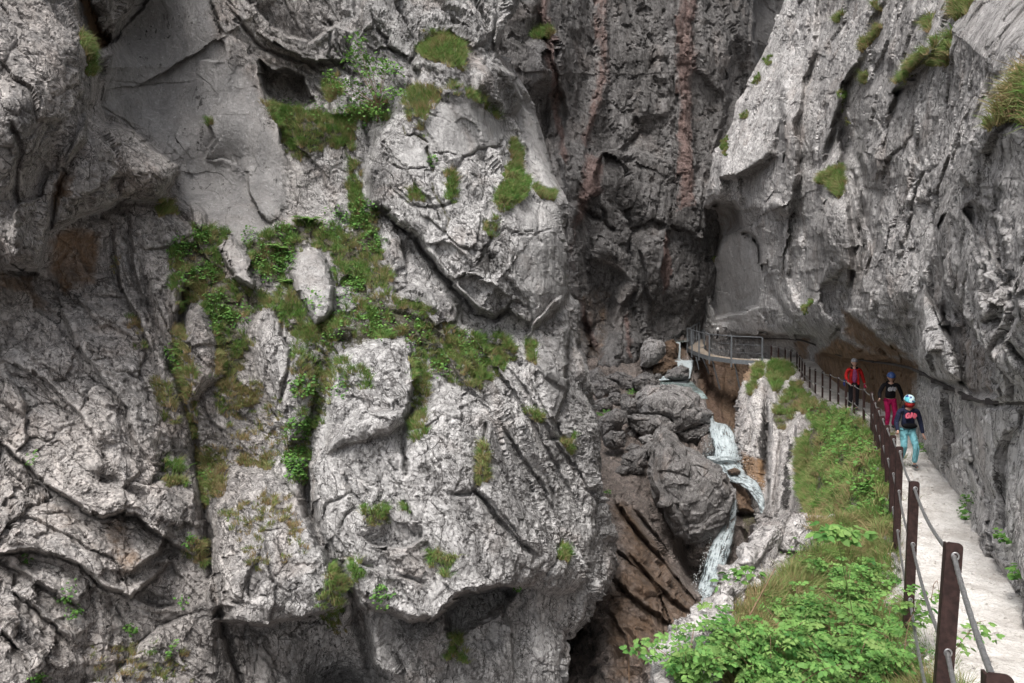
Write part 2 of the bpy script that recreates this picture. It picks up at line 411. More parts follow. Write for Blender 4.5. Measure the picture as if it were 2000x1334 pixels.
def path_mat():
    m = NT('gravel_path'); v = m.co()
    n1 = m.noise(v, 2.2, 6, .6, .3); n2 = m.noise(v, 40, 5, .7); n3 = m.noise(v, 13, 5, .65)
    c = m.mix(m.ramp(n1, .35, .65), (.46, .43, .40), (.66, .635, .605))
    c = m.mix(m.ramp(n3, .5, .68, 0, .6), c, (.68, .66, .63))
    c = m.mix(m.ramp(n2, .52, .7, 0, .75), c, (.21, .185, .16))
    st = m.noise(m.co((1, .35, 1), (0, 0, R(30))), 30, 3, .6, 1.2)
    c = m.mix(m.ramp(st, .62, .72, 0, .5), c, (.28, .21, .15))
    return m.fin(c, .95, m.bump(n2, .8, .02, m.bump(n3, .7, .03)), .2)
M['path'] = path_mat()

def blade_mat(name, a, b, c3, t=.25):
    m = NT(name); at = m.n("ShaderNodeAttribute", attribute_name='tone'); p = m.n("ShaderNodeSeparateColor"); m.l(at.outputs['Color'], p.inputs[0])
    c = m.mix(p.outputs[0], a, b); c = m.mix(p.outputs[1], c, c3)
    mm = m.fin(c, .6, None, .25)
    tr = m.n("ShaderNodeBsdfTranslucent"); m.l(c, tr.inputs['Color'])
    mx = m.n("ShaderNodeMixShader"); mx.inputs[0].default_value = t
    m.l(m.b.outputs[0], mx.inputs[1]); m.l(tr.outputs[0], mx.inputs[2]); m.l(mx.outputs[0], m.out.inputs[0])
    return mm
M['grass'] = blade_mat('grass_blades', (.05, .135, .026), (.135, .28, .055), (.33, .235, .13))
M['leaf'] = blade_mat('herb_leaves', (.05, .13, .03), (.13, .28, .06), (.2, .33, .08))
M['shrubleaf'] = blade_mat('shrub_leaves', (.035, .12, .024), (.17, .34, .085), (.30, .40, .13), .3)
def plain(name, c, rough=.6, metal=0., spec=.4, var=.15, sc=20):
    m = NT(name); v = m.co(); n = m.noise(v, sc, 5, .6)
    cc = m.mix(m.ramp(n, .3, .7), tuple(x * (1 - var) for x in c), tuple(min(1, x * (1 + var)) for x in c))
    return m.fin(cc, rough, m.bump(n, .15, .01), spec, metal)
# ------------------------------------------------------------ displacement of bare rock
def rotm(ax, ay, az):
    return np.array(Matrix.Rotation(az, 3, 'Z') @ Matrix.Rotation(ay, 3, 'Y') @ Matrix.Rotation(ax, 3, 'X'))
def beds(W, d, spacing, amp, seed, jag=.3):
    s = (W @ np.array(d)) / spacing + .9 * fbm(W * .35, 3, .5, seed) + jag * .8 * facets(W / (spacing * 1.6), seed + 1)[0] + .18 * fbm(W * 3., 3, .6, seed + 2)
    f = s - np.floor(s); i = np.floor(s).astype(np.int64); r = _r(_h(i, i * 0 + 3, i * 0, seed))
    return amp * (.25 + r) * ((1 - f) ** 1.3 - .45) * sstep(0, .06, f), np.exp(-np.minimum(f, 1 - f) / .05) * r
def make_disp(lean, stretch=2.0, a0=.22, a1=.26, a2=.10, a3=.035, a4=.02, size=1.0, seed=0, ridge=.0, yaw=0., rs=.9, bed=()):
    """lean: how far the beds lean from vertical, positive to the right at the foot"""
    Rm = rotm(0, -R(lean), R(yaw))
    def disp(W, A, PX, PY):
        p = W @ Rm
        wv = fbm(W * (1.1 / size), 3, .5, seed + 3); wv2 = fbm(W * (1.3 / size) + 9, 3, .5, seed + 4)
        p = p + np.stack([wv, wv2, wv * .5], -1) * .28 * size
        q = p / (size * np.array([1, 1, stretch]))
        sm = 1 - .88 * A['smooth']
        h = a0 * fbm(q * .55, 4, .5, seed) * sm
        f1, e1 = facets(q / 1.15, seed + 11); f2, e2 = facets(q / .42 + 5, seed + 21); f3, e3 = facets(q / .15 + 9, seed + 31)
        reg = sstep(-.15, .25, fbm(W * .45 / size, 2, .5, seed + 77))
        h = h + sm * (a1 * f1 + a2 * f2 * (.5 + .8 * reg) + a3 * f3 * (.4 + .9 * reg))
        h = h - sm * (a2 * .6 * np.exp(-e1 / .035) * reg + a3 * .9 * np.exp(-e2 / .06) * (1 - reg * .5))
        h = h + a4 * fbm(q * 5, 4, .6, seed + 41) * (.35 + .65 * sm) * 1.6
        if ridge:
            pl = .4 + .9 * sstep(-.2, .2, fbm(W * .7 / size + 3, 2, .5, seed + 88))
            h = h + ridge * sm * (fbm(q * rs, 4, .55, seed + 61, ridged=True) + .75 * pl * fbm(q * rs * 3.4 + 4, 4, .62, seed + 71, ridged=True))
            pit = fbm(W * 5.5 / size, 3, .6, seed + 91); h = h - .3 * ridge * (2.5 * sm) * sstep(.12, .32, pit)
        for d, sp, am, wfn in bed:
            wgt = wfn(PX, PY) * (.35 + .9 * sstep(-.2, .2, fbm(W * .5 + sp, 2, .5, seed + 17)))
            b_, ce = beds(W, d, sp, am, seed + int(sp * 100)); h = h + b_ * wgt * sm
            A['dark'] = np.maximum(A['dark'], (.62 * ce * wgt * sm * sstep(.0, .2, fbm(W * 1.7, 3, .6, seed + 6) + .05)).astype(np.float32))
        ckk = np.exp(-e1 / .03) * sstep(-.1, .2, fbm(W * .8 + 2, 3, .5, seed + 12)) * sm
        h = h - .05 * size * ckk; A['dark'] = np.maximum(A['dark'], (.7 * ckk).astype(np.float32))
        return h
    return disp

SOILTUFT = []
# ============================================================ left cliff with the pinnacle
SIL_L = poly_fn([(-150, 1030), (0, 1012), (60, 990), (100, 968), (130, 1000), (180, 1030), (240, 1052), (300, 1070), (350, 1086), (385, 1106), (450, 1104),
                 (560, 1107), (600, 1120), (640, 1130), (700, 1142), (740, 1150), (800, 1164), (840, 1174), (900, 1172), (950, 1171), (1000, 1180),
                 (1060, 1194), (1110, 1196), (1150, 1180), (1190, 1158), (1230, 1118), (1290, 1104), (1334, 1100), (1500, 1090)])
ctrlL = [(-200, -150, 11.5), (-200, 300, 11), (-200, 700, 11), (-200, 1100, 9.5), (-200, 1480, 8.5),
  (0, 0, 12), (150, 90, 12.4), (90, 300, 11.6), (60, 470, 12.2), (30, 150, 11.8), (0, 400, 11.8),
  (250, 60, 16.6), (300, 200, 16), (400, 50, 16.2), (450, 250, 15.4), (470, 420, 15.0), (380, 350, 15.6), (250, 290, 14.0), (320, 340, 14.0), (220, 400, 13.6),
  (600, 50, 16.6), (600, 170, 16.8), (700, 40, 16.6), (820, 60, 17.2), (900, 60, 17.4), (990, 60, 18.2), (1020, 200, 19.0), (1050, 300, 18.8),
  (600, 250, 15.6), (640, 360, 16.0), (700, 330, 16.0), (700, 210, 16.2),
  (870, 120, 16.4), (940, 160, 16.4), (870, 240, 15.8), (780, 330, 15.4), (900, 360, 15.4), (1000, 400, 15.8), (1060, 450, 15.9), (940, 540, 15.2), (820, 480, 15.3), (1060, 560, 15.9), (1085, 640, 16.0),
  (340, 430, 14.2), (400, 520, 14.2), (600, 460, 14.9), (700, 500, 14.7), (600, 560, 14.2), (450, 640, 13.7), (600, 680, 13.3), (720, 600, 13.7), (820, 620, 13.8), (900, 700, 13.6),
  (980, 700, 14.4), (1090, 760, 15.4), (1110, 900, 15.2), (1060, 850, 14.2), (960, 830, 13.0), (750, 720, 12.9), (700, 850, 12.4), (800, 950, 12.2), (880, 1060, 12.0), (1000, 980, 12.8),
  (1050, 1100, 13.0), (1130, 1080, 14.2), (1180, 1080, 15.4), (900, 1160, 12.0), (720, 1100, 12.2), (760, 1250, 12.2), (900, 1290, 12.3), (1040, 1280, 12.8), (1090, 1220, 13.8),
  (450, 760, 13.4), (520, 850, 13.3), (400, 900, 13.4), (500, 1000, 12.6), (560, 1100, 12.2), (470, 1180, 12.0), (540, 1300, 12.6), (660, 1310, 13.6), (620, 940, 13.0),
  (100, 560, 13.2), (200, 520, 13.4), (250, 650, 13.1), (100, 700, 12.3), (200, 850, 12.0), (330, 850, 12.8), (60, 900, 11.8), (100, 1000, 11.4), (250, 1060, 11.7), (350, 1100, 12.3),
  (100, 1180, 10.8), (200, 1260, 11.0), (330, 1280, 11.8), (0, 1310, 9.6), (60, 1450, 9.6), (400, 1450, 11.6), (800, 1470, 12), (1100, 1470, 13.4)]
def featL(r):
    S, C, B, K, N = r.step, r.crack, r.block, r.bump, r.paint
    # --- top left block and the lobe beneath it
    B([(-300, -300), (130, -300), (150, 30), (168, 70), (186, 130), (188, 170), (172, 215), (168, 270), (120, 330), (100, 400), (96, 452), (88, 500), (76, 531), (40, 522), (0, 524), (-300, 540)], 1.1, 5, rnd=60)
    S([(186, 130), (186, 180), (200, 235), (255, 255), (300, 290), (346, 327), (335, 365), (308, 400)], -1.0, 110, 3, .3)
    B([(172, 215), (210, 245), (262, 258), (300, 290), (346, 326), (334, 368), (312, 395), (240, 388), (160, 420), (98, 450), (120, 330)], .75, 5, rnd=50)
    S([(98, 452), (150, 428), (215, 402), (245, 385)], .35, 60, 3, .8)
    K(70, 350, 38, 110, 12, -.5); K(95, 320, 20, 70, 15, -.4); K(40, 200, 70, 60, 0, .3); K(30, 470, 16, 60, 5, .3)
    S([(95, 330), (80, 380), (30, 400), (25, 440)], .25, 40); C([(25, 230), (40, 300), (30, 380), (45, 450)], 6, .2)
    B([(168, -40), (174, 10), (190, 48), (214, 84), (222, 82), (250, 40), (290, -5), (300, -60)], -1.2, 5); B([(175, -60), (176, 5), (196, 50), (216, 84), (236, 62), (256, 30), (292, -10), (330, -60)], 2.2, 4, rnd=26)
    B([(140, -60), (150, 10), (172, 70), (190, 100), (214, 86), (196, 52), (176, 5), (170, -60)], -1.0, 6)
    # --- smooth slab
    N('smooth', [(235, 80), (290, -60), (400, -60), (418, 60), (440, 120), (500, 150), (520, 220), (560, 310), (560, 400), (500, 480), (430, 470), (400, 420), (350, 400), (350, 320), (300, 270), (200, 210), (200, 130)], 1., 18)
    S([(412, -40), (416, 20), (428, 55), (436, 100), (425, 120), (383, 119)], .22, 40, 2); C([(408, -10), (420, 40), (437, 70)], 4, .2, .6)
    S([(452, 66), (478, 90), (500, 118), (506, 142), (518, 185), (540, 240), (548, 275), (562, 305), (580, 340)], -.35, 90, 2.5, .5)
    S([(398, 232), (416, 250), (420, 270), (404, 295), (398, 316)], .22, 34, 1.6); S([(484, 330), (488, 375), (505, 415), (530, 440)], .28, 60, 2, .5)
    S([(398, 316), (430, 308), (462, 322), (484, 350)], -.12, 50, 2); C([(210, 158), (270, 166), (330, 163), (380, 160)], 1.8, .05); C([(190, 205), (240, 235), (320, 325)], 2, .07)
    B([(372, 402), (392, 396), (404, 425), (405, 450), (392, 462), (378, 440)], .35, 3, rnd=12)
    C([(340, 350), (350, 390), (372, 410)], 3, .12)
    # --- upper middle: niche, blocks with dark undersides
    B([(506, 118), (525, 138), (560, 135), (592, 146), (600, 170), (612, 200), (598, 214), (560, 216), (538, 212), (520, 176)], -1.0, 4)
    S([(480, -10), (505, 25), (530, 50), (565, 72), (600, 82), (630, 66), (655, 50), (690, 62)], -.55, 80, 3, .5)
    C([(440, 10), (480, 60), (520, 100), (560, 115), (600, 120), (640, 150)], 3.5, .22); S([(500, 60), (560, 100), (620, 118), (680, 120)], .3, 50)
    C([(694, -60), (697, 30), (712, 90)], 5, .3); B([(700, -60), (970, -60), (968, 60), (920, 96), (880, 66), (820, 90), (800, 118), (768, 92), (740, 62), (712, 60)], .55, 5, rnd=40)
    B([(710, 62), (745, 60), (768, 92), (732, 96), (712, 84)], .15, 3)
    S([(880, 38), (900, 48), (888, 56), (868, 58)], .12, 20, 1.5)
    S([(1004, 20), (972, 46), (968, 78), (962, 110)], .35, 50, 3); K(985, 20, 30, 50, 0, .5); K(1030, 140, 45, 55, 20, .6); S([(1040, 190), (1010, 160), (965, 105)], .5, 60)
    C([(725, 20), (738, 60), (770, 100), (800, 115)], 3, .14); C([(625, 20), (650, 60), (640, 110), (690, 150), (690, 190)], 3, .16)
    C([(610, 120), (650, 130), (680, 118), (700, 160)], 3, .16); B([(640, 180), (662, 172), (680, 182), (682, 224), (650, 222)], .3, 4)
    # --- face behind the pinnacle
    S([(960, 118), (1000, 145), (1020, 200), (1050, 250), (1084, 345), (1106, 388)], -.9, 50, 3, 0)
    N('smooth', [(1000, 150), (1040, 210), (1080, 330), (1104, 390), (1060, 372), (1030, 330), (1010, 250)], .8, 8)
    # --- pinnacle
    B([(918, 116), (944, 112), (962, 140), (976, 180), (990, 212), (986, 236), (968, 224), (936, 190), (918, 178)], .55, 4, rnd=22)
    B([(735, 252), (775, 215), (790, 186), (812, 178), (818, 150), (806, 120), (826, 100), (868, 72), (905, 100), (918, 130), (918, 178), (940, 190), (975, 232), (996, 262), (1010, 300), (1022, 345), (1060, 378), (1106, 388), (1110, 470), (1112, 560),
       (1100, 600), (1045, 640), (990, 602), (960, 622), (905, 582), (870, 540), (828, 488), (790, 446), (740, 408), (722, 400), (716, 340)], .85, 5, rnd=50)
    N('smooth', [(830, 250), (870, 200), (905, 190), (960, 226), (985, 256), (970, 286), (900, 304), (850, 290)], .9, 10); N('smooth', [(760, 300), (800, 270), (838, 300), (838, 330), (790, 332)], .8, 10)
    N('smooth', [(1000, 400), (1100, 395), (1104, 580), (1050, 600), (1000, 540), (1008, 470)], .75, 12)
    C([(988, 262), (974, 286), (940, 293), (905, 305), (893, 328), (872, 338)], 3, .18, .5); C([(893, 306), (845, 298)], 2.4, .1); C([(752, 312), (778, 330), (800, 336), (842, 335), (842, 300)], 2.2, .11, .4)
    C([(784, 228), (792, 270), (806, 262), (830, 280), (842, 320), (850, 350)], 3.5, .16, 1); C([(838, 340), (850, 380), (880, 430), (870, 470)], 5, .14, .8)
    S([(740, 402), (770, 434), (800, 452), (828, 488), (868, 536), (905, 580), (932, 612), (962, 622)], .5, 60, 3, .5)
    C([(736, 400), (770, 432), (805, 455), (828, 488), (868, 540), (905, 582), (935, 612), (965, 622), (998, 600)], 6, .38, .5)
    C([(960, 622), (990, 602), (1002, 590), (1040, 604)], 3, .18); S([(1100, 580), (1075, 598), (1046, 626), (1028, 660)], .3, 40, 2)
    C([(995, 454), (1040, 455), (1078, 446)], 1.8, .08); C([(1056, 400), (1050, 450), (1054, 480)], 3, .1, .6); C([(1086, 452), (1086, 520)], 1.8, .07)
    C([(1003, 490), (998, 540)], 2.2, .08); C([(800, 452), (790, 500), (800, 560), (760, 580)], 3.5, .15, .5); C([(945, 430), (958, 470), (930, 520)], 4, .16, .7)
    S([(830, 475), (880, 470), (930, 520)], .2, 40, 2.5); S([(880, 545), (930, 535), (1000, 580)], .25, 40, 2.5); C([(990, 540), (1030, 590), (1045, 640)], 3, .12)
    S([(1000, 360), (960, 400), (950, 440)], .15, 40); C([(760, 360), (800, 400), (850, 405), (900, 392)], 3, .12, .4)
    B([(740, 430), (765, 420), (785, 470), (790, 520), (768, 540), (748, 500)], .25, 4, rnd=15); B([(770, 545), (828, 560), (890, 585), (893, 622), (850, 640), (820, 596), (778, 590)], .4, 4, rnd=18)
    N('dark', [(925, 452), (960, 470), (1000, 500), (1000, 540), (950, 545), (915, 530)], 1., 14); N('dark', [(815, 395), (860, 400), (870, 440), (830, 440)], .9, 12); N('dark', [(870, 380), (900, 380), (900, 430), (870, 430)], .7, 12)
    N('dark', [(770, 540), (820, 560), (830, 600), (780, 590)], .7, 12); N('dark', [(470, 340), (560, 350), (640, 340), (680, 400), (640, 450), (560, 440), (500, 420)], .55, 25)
    # --- two flat slabs that lean out of the green slope
    B([(562, 534), (583, 492), (622, 486), (642, 512), (650, 560), (652, 595), (642, 622), (618, 636), (604, 612), (578, 566)], .75, 3.5, rnd=10); N('smooth', [(562, 534), (583, 492), (622, 486), (642, 512), (652, 595), (642, 622), (618, 636), (604, 612)], .75, 6)
    B([(428, 484), (452, 462), (478, 486), (492, 530), (498, 556), (492, 568), (462, 548), (446, 528)], .6, 3.5, rnd=10); N('smooth', [(428, 484), (452, 462), (478, 486), (498, 556), (492, 568), (446, 528)], .7, 6)
    B([(340, 545), (362, 528), (366, 552), (352, 600), (338, 620), (332, 590)], .4, 4, rnd=8)
    C([(362, 560), (356, 620), (345, 660)], 6, .4, .3); B([(655, 520), (672, 510), (676, 540), (660, 556)], .25, 4)
    # --- shoulders of the lower promontory
    B([(356, 660), (372, 610), (392, 590), (420, 650), (440, 740), (400, 760), (370, 800), (352, 740)], .35, 6, rnd=20)
    B([(510, 600), (552, 590), (560, 640), (600, 700), (612, 780), (590, 850), (560, 870), (530, 800), (500, 720), (490, 660)], .35, 6, rnd=30); C([(548, 600), (556, 660), (570, 690), (562, 740), (540, 800)], 4, .2)
    B([(640, 790), (652, 740), (662, 700), (690, 682), (700, 672), (760, 658), (800, 665), (808, 720), (806, 780), (790, 830), (760, 850), (640, 880)], .45, 5, rnd=30)
    B([(608, 912), (640, 860), (700, 800), (790, 800), (795, 840), (836, 790), (880, 756), (930, 770), (962, 800), (985, 850), (1010, 905), (1040, 960), (1090, 1020), (1140, 1080), (1155, 1100), (1130, 1150), (1092, 1160),
       (1040, 1146), (985, 1144), (945, 1150), (900, 1165), (868, 1192), (845, 1211), (760, 1196), (700, 1180), (660, 1110), (622, 1040), (604, 980)], .55, 6, rnd=60)
    B([(640, 640), (668, 632), (690, 645), (680, 668), (650, 664)], .3, 5, rnd=12)
    S([(795, 690), (806, 740), (802, 790), (794, 836)], -.3, 40, 2.5); C([(796, 760), (802, 800), (790, 860), (795, 940)], 5, .25)
    C([(940, 800), (948, 850), (936, 900), (930, 960), (960, 1000), (1000, 1050)], 4, .22); S([(942, 800), (950, 840), (935, 900), (930, 950)], .25, 50, 2.5)
    for q in ([(868, 680), (900, 740), (960, 800), (1010, 880), (1060, 960), (1100, 1040)], [(905, 640), (960, 700), (1010, 770), (1060, 850), (1100, 930), (1150, 1020)], [(985, 690), (1030, 760), (1080, 850), (1130, 920), (1160, 990)],
              [(1040, 650), (1036, 740), (1060, 790), (1100, 850), (1130, 890)]):
        S(q, .26, 70, 4, .3); C(q, 3., .07, .35)
    S([(1112, 640), (1106, 700), (1108, 760), (1084, 830), (1092, 850)], -.35, 60, 3); S([(1060, 852), (1110, 868), (1128, 834)], -.25, 40); B([(1048, 645), (1072, 640), (1108, 636), (1104, 700), (1106, 760), (1060, 740), (1044, 700)], .3, 4, rnd=20)
    N('smooth', [(1046, 660), (1100, 650), (1104, 760), (1080, 830), (1060, 780)], .5, 12)
    # big overhang low in the promontory
    S([(1046, 1148), (1010, 1150), (985, 1144), (945, 1150), (900, 1165), (868, 1192), (845, 1211), (800, 1212), (740, 1196), (690, 1180)], -1.0, 75, 3.5, .6, 46)
    B([(868, 1196), (900, 1170), (950, 1154), (1000, 1150), (1010, 1158), (984, 1186), (940, 1205), (900, 1236), (878, 1246)], -.6, 8)
    C([(984, 1190), (960, 1206), (930, 1216), (890, 1248)], 3, .2); S([(985, 1185), (1000, 1240), (1000, 1330)], -.25, 50); C([(1000, 1150), (985, 1200), (992, 1225)], 4, .25)
    C([(690, 960), (640, 990), (620, 1040)], 3, .12); C([(880, 965), (925, 960), (960, 985), (1010, 1045), (1040, 1080)], 4.5, .22); S([(925, 958), (960, 990), (1005, 1048), (1055, 1090)], .3, 50, 3)
    S([(700, 1050), (745, 1070), (805, 1070), (826, 1050), (824, 1018)], -.3, 40, 2.5); S([(690, 1095), (740, 1120), (800, 1130), (850, 1150)], -.3, 45, 3); S([(705, 1070), (690, 1100), (700, 1150), (740, 1190)], .25, 30, 3)
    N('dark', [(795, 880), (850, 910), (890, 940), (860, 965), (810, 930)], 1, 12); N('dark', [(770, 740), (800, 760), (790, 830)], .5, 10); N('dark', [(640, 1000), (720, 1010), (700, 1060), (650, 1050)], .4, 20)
    # gullies
    C([(604, 880), (603, 980), (622, 1042), (660, 1112), (690, 1160), (706, 1220), (720, 1280), (745, 1400)], 11, .65, .25)
    C([(285, 480), (284, 580), (300, 640), (330, 700), (352, 760), (380, 840), (390, 920), (402, 1000), (408, 1080), (430, 1200), (470, 1334), (480, 1450)], 8, .35, .4)
    C([(640, 690), (620, 780), (600, 860), (598, 900)], 16, .3, .7)
    # middle lower rock with dark overhang
    B([(428, 950), (470, 920), (530, 915), (575, 960), (602, 1010), (640, 1060), (676, 1130), (688, 1165), (640, 1200), (600, 1205), (560, 1212), (520, 1223), (470, 1216), (418, 1212), (404, 1186), (415, 1100), (420, 1020)], .6, 6, rnd=50)
    S([(690, 1170), (640, 1196), (600, 1203), (560, 1210), (520, 1224), (470, 1216), (418, 1214)], -.75, 70, 3, .6); N('dark', [(440, 1225), (560, 1230), (650, 1215), (720, 1290), (700, 1340), (540, 1300), (480, 1260)], .55, 26)  # dark patch below the overhang is painted shade
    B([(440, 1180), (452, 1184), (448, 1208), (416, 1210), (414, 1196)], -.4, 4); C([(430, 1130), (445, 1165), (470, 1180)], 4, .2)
    K(680, 1350, 70, 46, 10, -1.6); N('dark', [(610, 1290), (720, 1280), (760, 1340), (740, 1430), (610, 1430)], .6, 22); K(560, 990, 18, 50, -30, -.2)  # cave is hollowed, and its shade painted in with the dark mask
    # --- left lower strata
    for q, h in (([(0, 862), (30, 890), (62, 918), (100, 955), (150, 985), (200, 1008), (232, 1002), (262, 1006), (312, 1042), (350, 1070), (392, 1092)], .8),
                 ([(-40, 1075), (0, 1088), (50, 1076), (100, 1080), (150, 1100), (210, 1150), (258, 1166), (300, 1130), (335, 1100)], .5),
                 ([(-40, 1090), (10, 1100), (60, 1130), (120, 1170), (170, 1190)], .3), ([(20, 1150), (60, 1180), (110, 1225), (150, 1260)], .4), ([(-30, 1220), (20, 1250), (50, 1290), (60, 1340)], .45)):
        S(q, h * .7, 95, 3, .35); C(q, 3.5, .12)
    S([(0, 525), (40, 524), (78, 532)], .5, 50, 3, .8)
    for q in ([(210, 430), (235, 560), (300, 690), (330, 800), (372, 900)], [(250, 420), (262, 520), (290, 640), (330, 720)], [(100, 560), (150, 680), (240, 790), (262, 860), (300, 920)], [(0, 700), (80, 740), (150, 800), (200, 880)]):
        S(q, .2, 70, 4, .3); C(q, 3, .1)
    C([(175, 705), (215, 706), (222, 722)], 2, .1); K(75, 965, 28, 14, 35, -.3); K(210, 935, 26, 10, 20, -.3); S([(238, 950), (250, 962), (290, 990)], -.3, 30)
    S([(250, 1120), (310, 1080), (330, 1040)], .35, 40, 4); S([(270, 1170), (300, 1190), (350, 1180)], -.3, 30)
    # --- stains, soil, moss
    N('brown', [(95, 465), (140, 440), (200, 450), (190, 560), (120, 570), (100, 540)], .8, 20); N('brown', [(-10, 530), (70, 540), (110, 620), (60, 600), (0, 560)], .7, 14); N('brown', [(140, -40), (160, 20), (190, 100), (216, 84), (180, 10), (175, -40)], 1, 6)
    N('brown', [(0, 900), (60, 930), (160, 1000), (300, 1070), (250, 1130), (150, 1080), (60, 1040), (0, 1010)], .4, 25); N('brown', [(190, 1010), (250, 1010), (280, 1100), (240, 1150), (210, 1090)], .6, 18)
    N('brown', [(60, 1150), (200, 1230), (330, 1300), (300, 1400), (100, 1300)], .35, 30); N('brown', [(110, 560), (160, 580), (250, 800), (200, 780), (130, 640)], .3, 20); N('brown', [(100, 330), (140, 340), (110, 440), (100, 400)], .7, 12)
    N('brown', [(200, 120), (330, 130), (330, 280), (210, 220)], .3, 40)
    N('light', [(560, 530), (585, 488), (626, 482), (655, 600), (615, 640)], .35, 6); N('light', [(428, 484), (452, 460), (500, 560), (446, 530)], .3, 6)
    N('light', [(560, 640), (1010, 640), (1160, 1000), (1100, 1300), (700, 1300), (420, 1200), (430, 940), (560, 900)], .5, 50); N('light', [(740, 200), (1000, 220), (1110, 400), (1110, 600), (760, 560)], .5, 30); N('light', [(0, 540), (300, 640), (340, 1334), (0, 1334)], .5, 50)
    for pts, v in VEG_L:
        N('veg', pts, v, 10); N('soil', pts, min(1, v * .95), 16)
    N('soil', [(850, 420), (950, 430), (980, 600), (1050, 700), (1020, 760), (860, 640)], .25, 30)
VEG_L = [
 ([(822, 66), (862, 60), (905, 88), (908, 130), (900, 142), (870, 138), (822, 110)], 1.), ([(800, 168), (860, 170), (900, 175), (945, 192), (974, 222), (972, 236), (940, 205), (895, 190), (860, 190), (840, 225), (800, 240), (790, 205)], .9),
 ([(808, 205), (835, 215), (828, 270), (812, 262)], .9), ([(505, 196), (540, 215), (620, 222), (680, 220), (760, 200), (760, 240), (700, 236), (688, 300), (640, 290), (590, 318), (560, 300), (545, 250)], 1.),
 ([(985, 330), (1010, 305), (1020, 345), (1034, 352), (1018, 390), (985, 420), (966, 412), (975, 380)], 1.), ([(1042, 362), (1088, 380), (1078, 394), (1048, 390)], 1.), ([(1000, 265), (1020, 300), (1012, 330), (996, 300)], .6),
 ([(680, 300), (705, 330), (710, 400), (690, 440), (678, 400)], .7), ([(945, 432), (968, 428), (968, 465), (945, 478)], .8), ([(800, 365), (828, 370), (826, 398), (804, 400)], .5), ([(870, 340), (890, 342), (892, 400), (874, 398)], .6),
 ([(335, 480), (380, 440), (420, 450), (452, 458), (428, 482), (440, 530), (470, 560), (500, 568), (560, 560), (600, 622), (640, 640), (720, 580), (780, 590), (830, 600), (900, 660), (980, 650), (1010, 680), (1010, 700), (960, 740), (940, 770), (880, 740), (820, 700), (790, 660),
   (720, 668), (650, 700), (560, 650), (520, 600), (470, 640), (500, 680), (470, 740), (430, 740), (420, 650), (390, 590), (350, 620), (330, 560)], .92),
 ([(480, 480), (560, 440), (600, 430), (680, 450), (690, 420), (740, 400), (745, 500), (770, 560), (720, 590), (660, 560), (645, 500), (610, 480), (560, 500), (560, 560), (500, 540)], 1.),
 ([(590, 640), (660, 640), (660, 720), (640, 800), (610, 860), (600, 950), (570, 950), (540, 880), (590, 800), (570, 720)], .75), ([(800, 690), (850, 720), (835, 790), (830, 860), (800, 870), (805, 780)], .8),
 ([(860, 640), (1010, 660), (1010, 700), (940, 700), (960, 750), (900, 730)], .9), ([(660, 700), (730, 730), (720, 770), (670, 750)], .5), ([(380, 880), (440, 870), (440, 960), (400, 1000)], .8), ([(330, 640), (360, 640), (380, 740), (390, 860), (375, 860)], .6),
 ([(420, 660), (440, 720), (470, 760), (520, 740), (500, 800), (440, 820), (420, 780)], .65), ([(300, 740), (330, 750), (350, 830), (320, 820)], .7), ([(460, 890), (540, 890), (530, 920), (470, 910)], .7),
 ([(706, 990), (760, 990), (755, 1030), (715, 1025)], .9), ([(830, 1075), (890, 1080), (880, 1130), (845, 1120)], .8), ([(868, 1250), (905, 1245), (915, 1300), (872, 1295)], 1.), ([(932, 870), (955, 870), (952, 950), (932, 950)], .8),
 ([(1025, 800), (1065, 810), (1060, 830), (1030, 815)], .7), ([(1095, 850), (1120, 850), (1115, 890), (1100, 880)], .7), ([(1090, 1060), (1112, 1065), (1110, 1105), (1095, 1095)], .8), ([(780, 985), (805, 985), (812, 1005), (790, 1000)], .9),
 ([(302, 398), (330, 395), (344, 420), (310, 428)], 1.), ([(640, 1110), (660, 1100), (680, 1240), (640, 1240), (620, 1180)], .5), ([(60, 1120), (160, 1130), (180, 1230), (100, 1210)], .35), ([(180, 1260), (360, 1250), (370, 1330), (200, 1334)], .35),
 ([(250, 620), (280, 630), (290, 690), (262, 690)], .4), ([(215, 505), (232, 505), (232, 540), (220, 540)], .8), ([(310, 900), (350, 900), (360, 960), (320, 950)], .6), ([(410, -20), (432, -20), (430, 30), (440, 60), (425, 62)], .9),
 ([(628, 150), (660, 145), (670, 200), (640, 200)], .7), ([(360, 1050), (400, 1060), (400, 1110), (370, 1100)], .6), ([(150, 60), (172, 80), (184, 150), (170, 150)], .5), ([(690, 1100), (710, 1090), (700, 1140), (685, 1140)], .7), ([(1030, 660), (1050, 670), (1045, 720), (1030, 700)], .8),
 ([(400, 240), (418, 238), (418, 250), (402, 250)], .9), ([(500, 760), (560, 780), (560, 860), (520, 880), (450, 880), (440, 820)], .3), ([(430, 1000), (560, 960), (600, 1080), (500, 1120)], .12)]
VEG_L = [(p, v) for p, v in VEG_L]
recL = {}
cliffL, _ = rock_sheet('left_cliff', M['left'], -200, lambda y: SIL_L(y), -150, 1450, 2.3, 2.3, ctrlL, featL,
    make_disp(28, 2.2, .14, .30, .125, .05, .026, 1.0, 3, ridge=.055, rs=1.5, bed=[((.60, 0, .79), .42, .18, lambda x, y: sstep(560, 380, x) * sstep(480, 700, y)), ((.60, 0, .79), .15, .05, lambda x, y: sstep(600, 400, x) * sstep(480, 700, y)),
        ((.86, 0, .50), .85, .17, lambda x, y: sstep(480, 640, x)), ((.80, 0, .58), .26, .035, lambda x, y: sstep(480, 640, x) * sstep(560, 700, y))]), side='R', seed=3, edge_px=30, edge_r=1.0, back=7, top_up=16, out=recL)

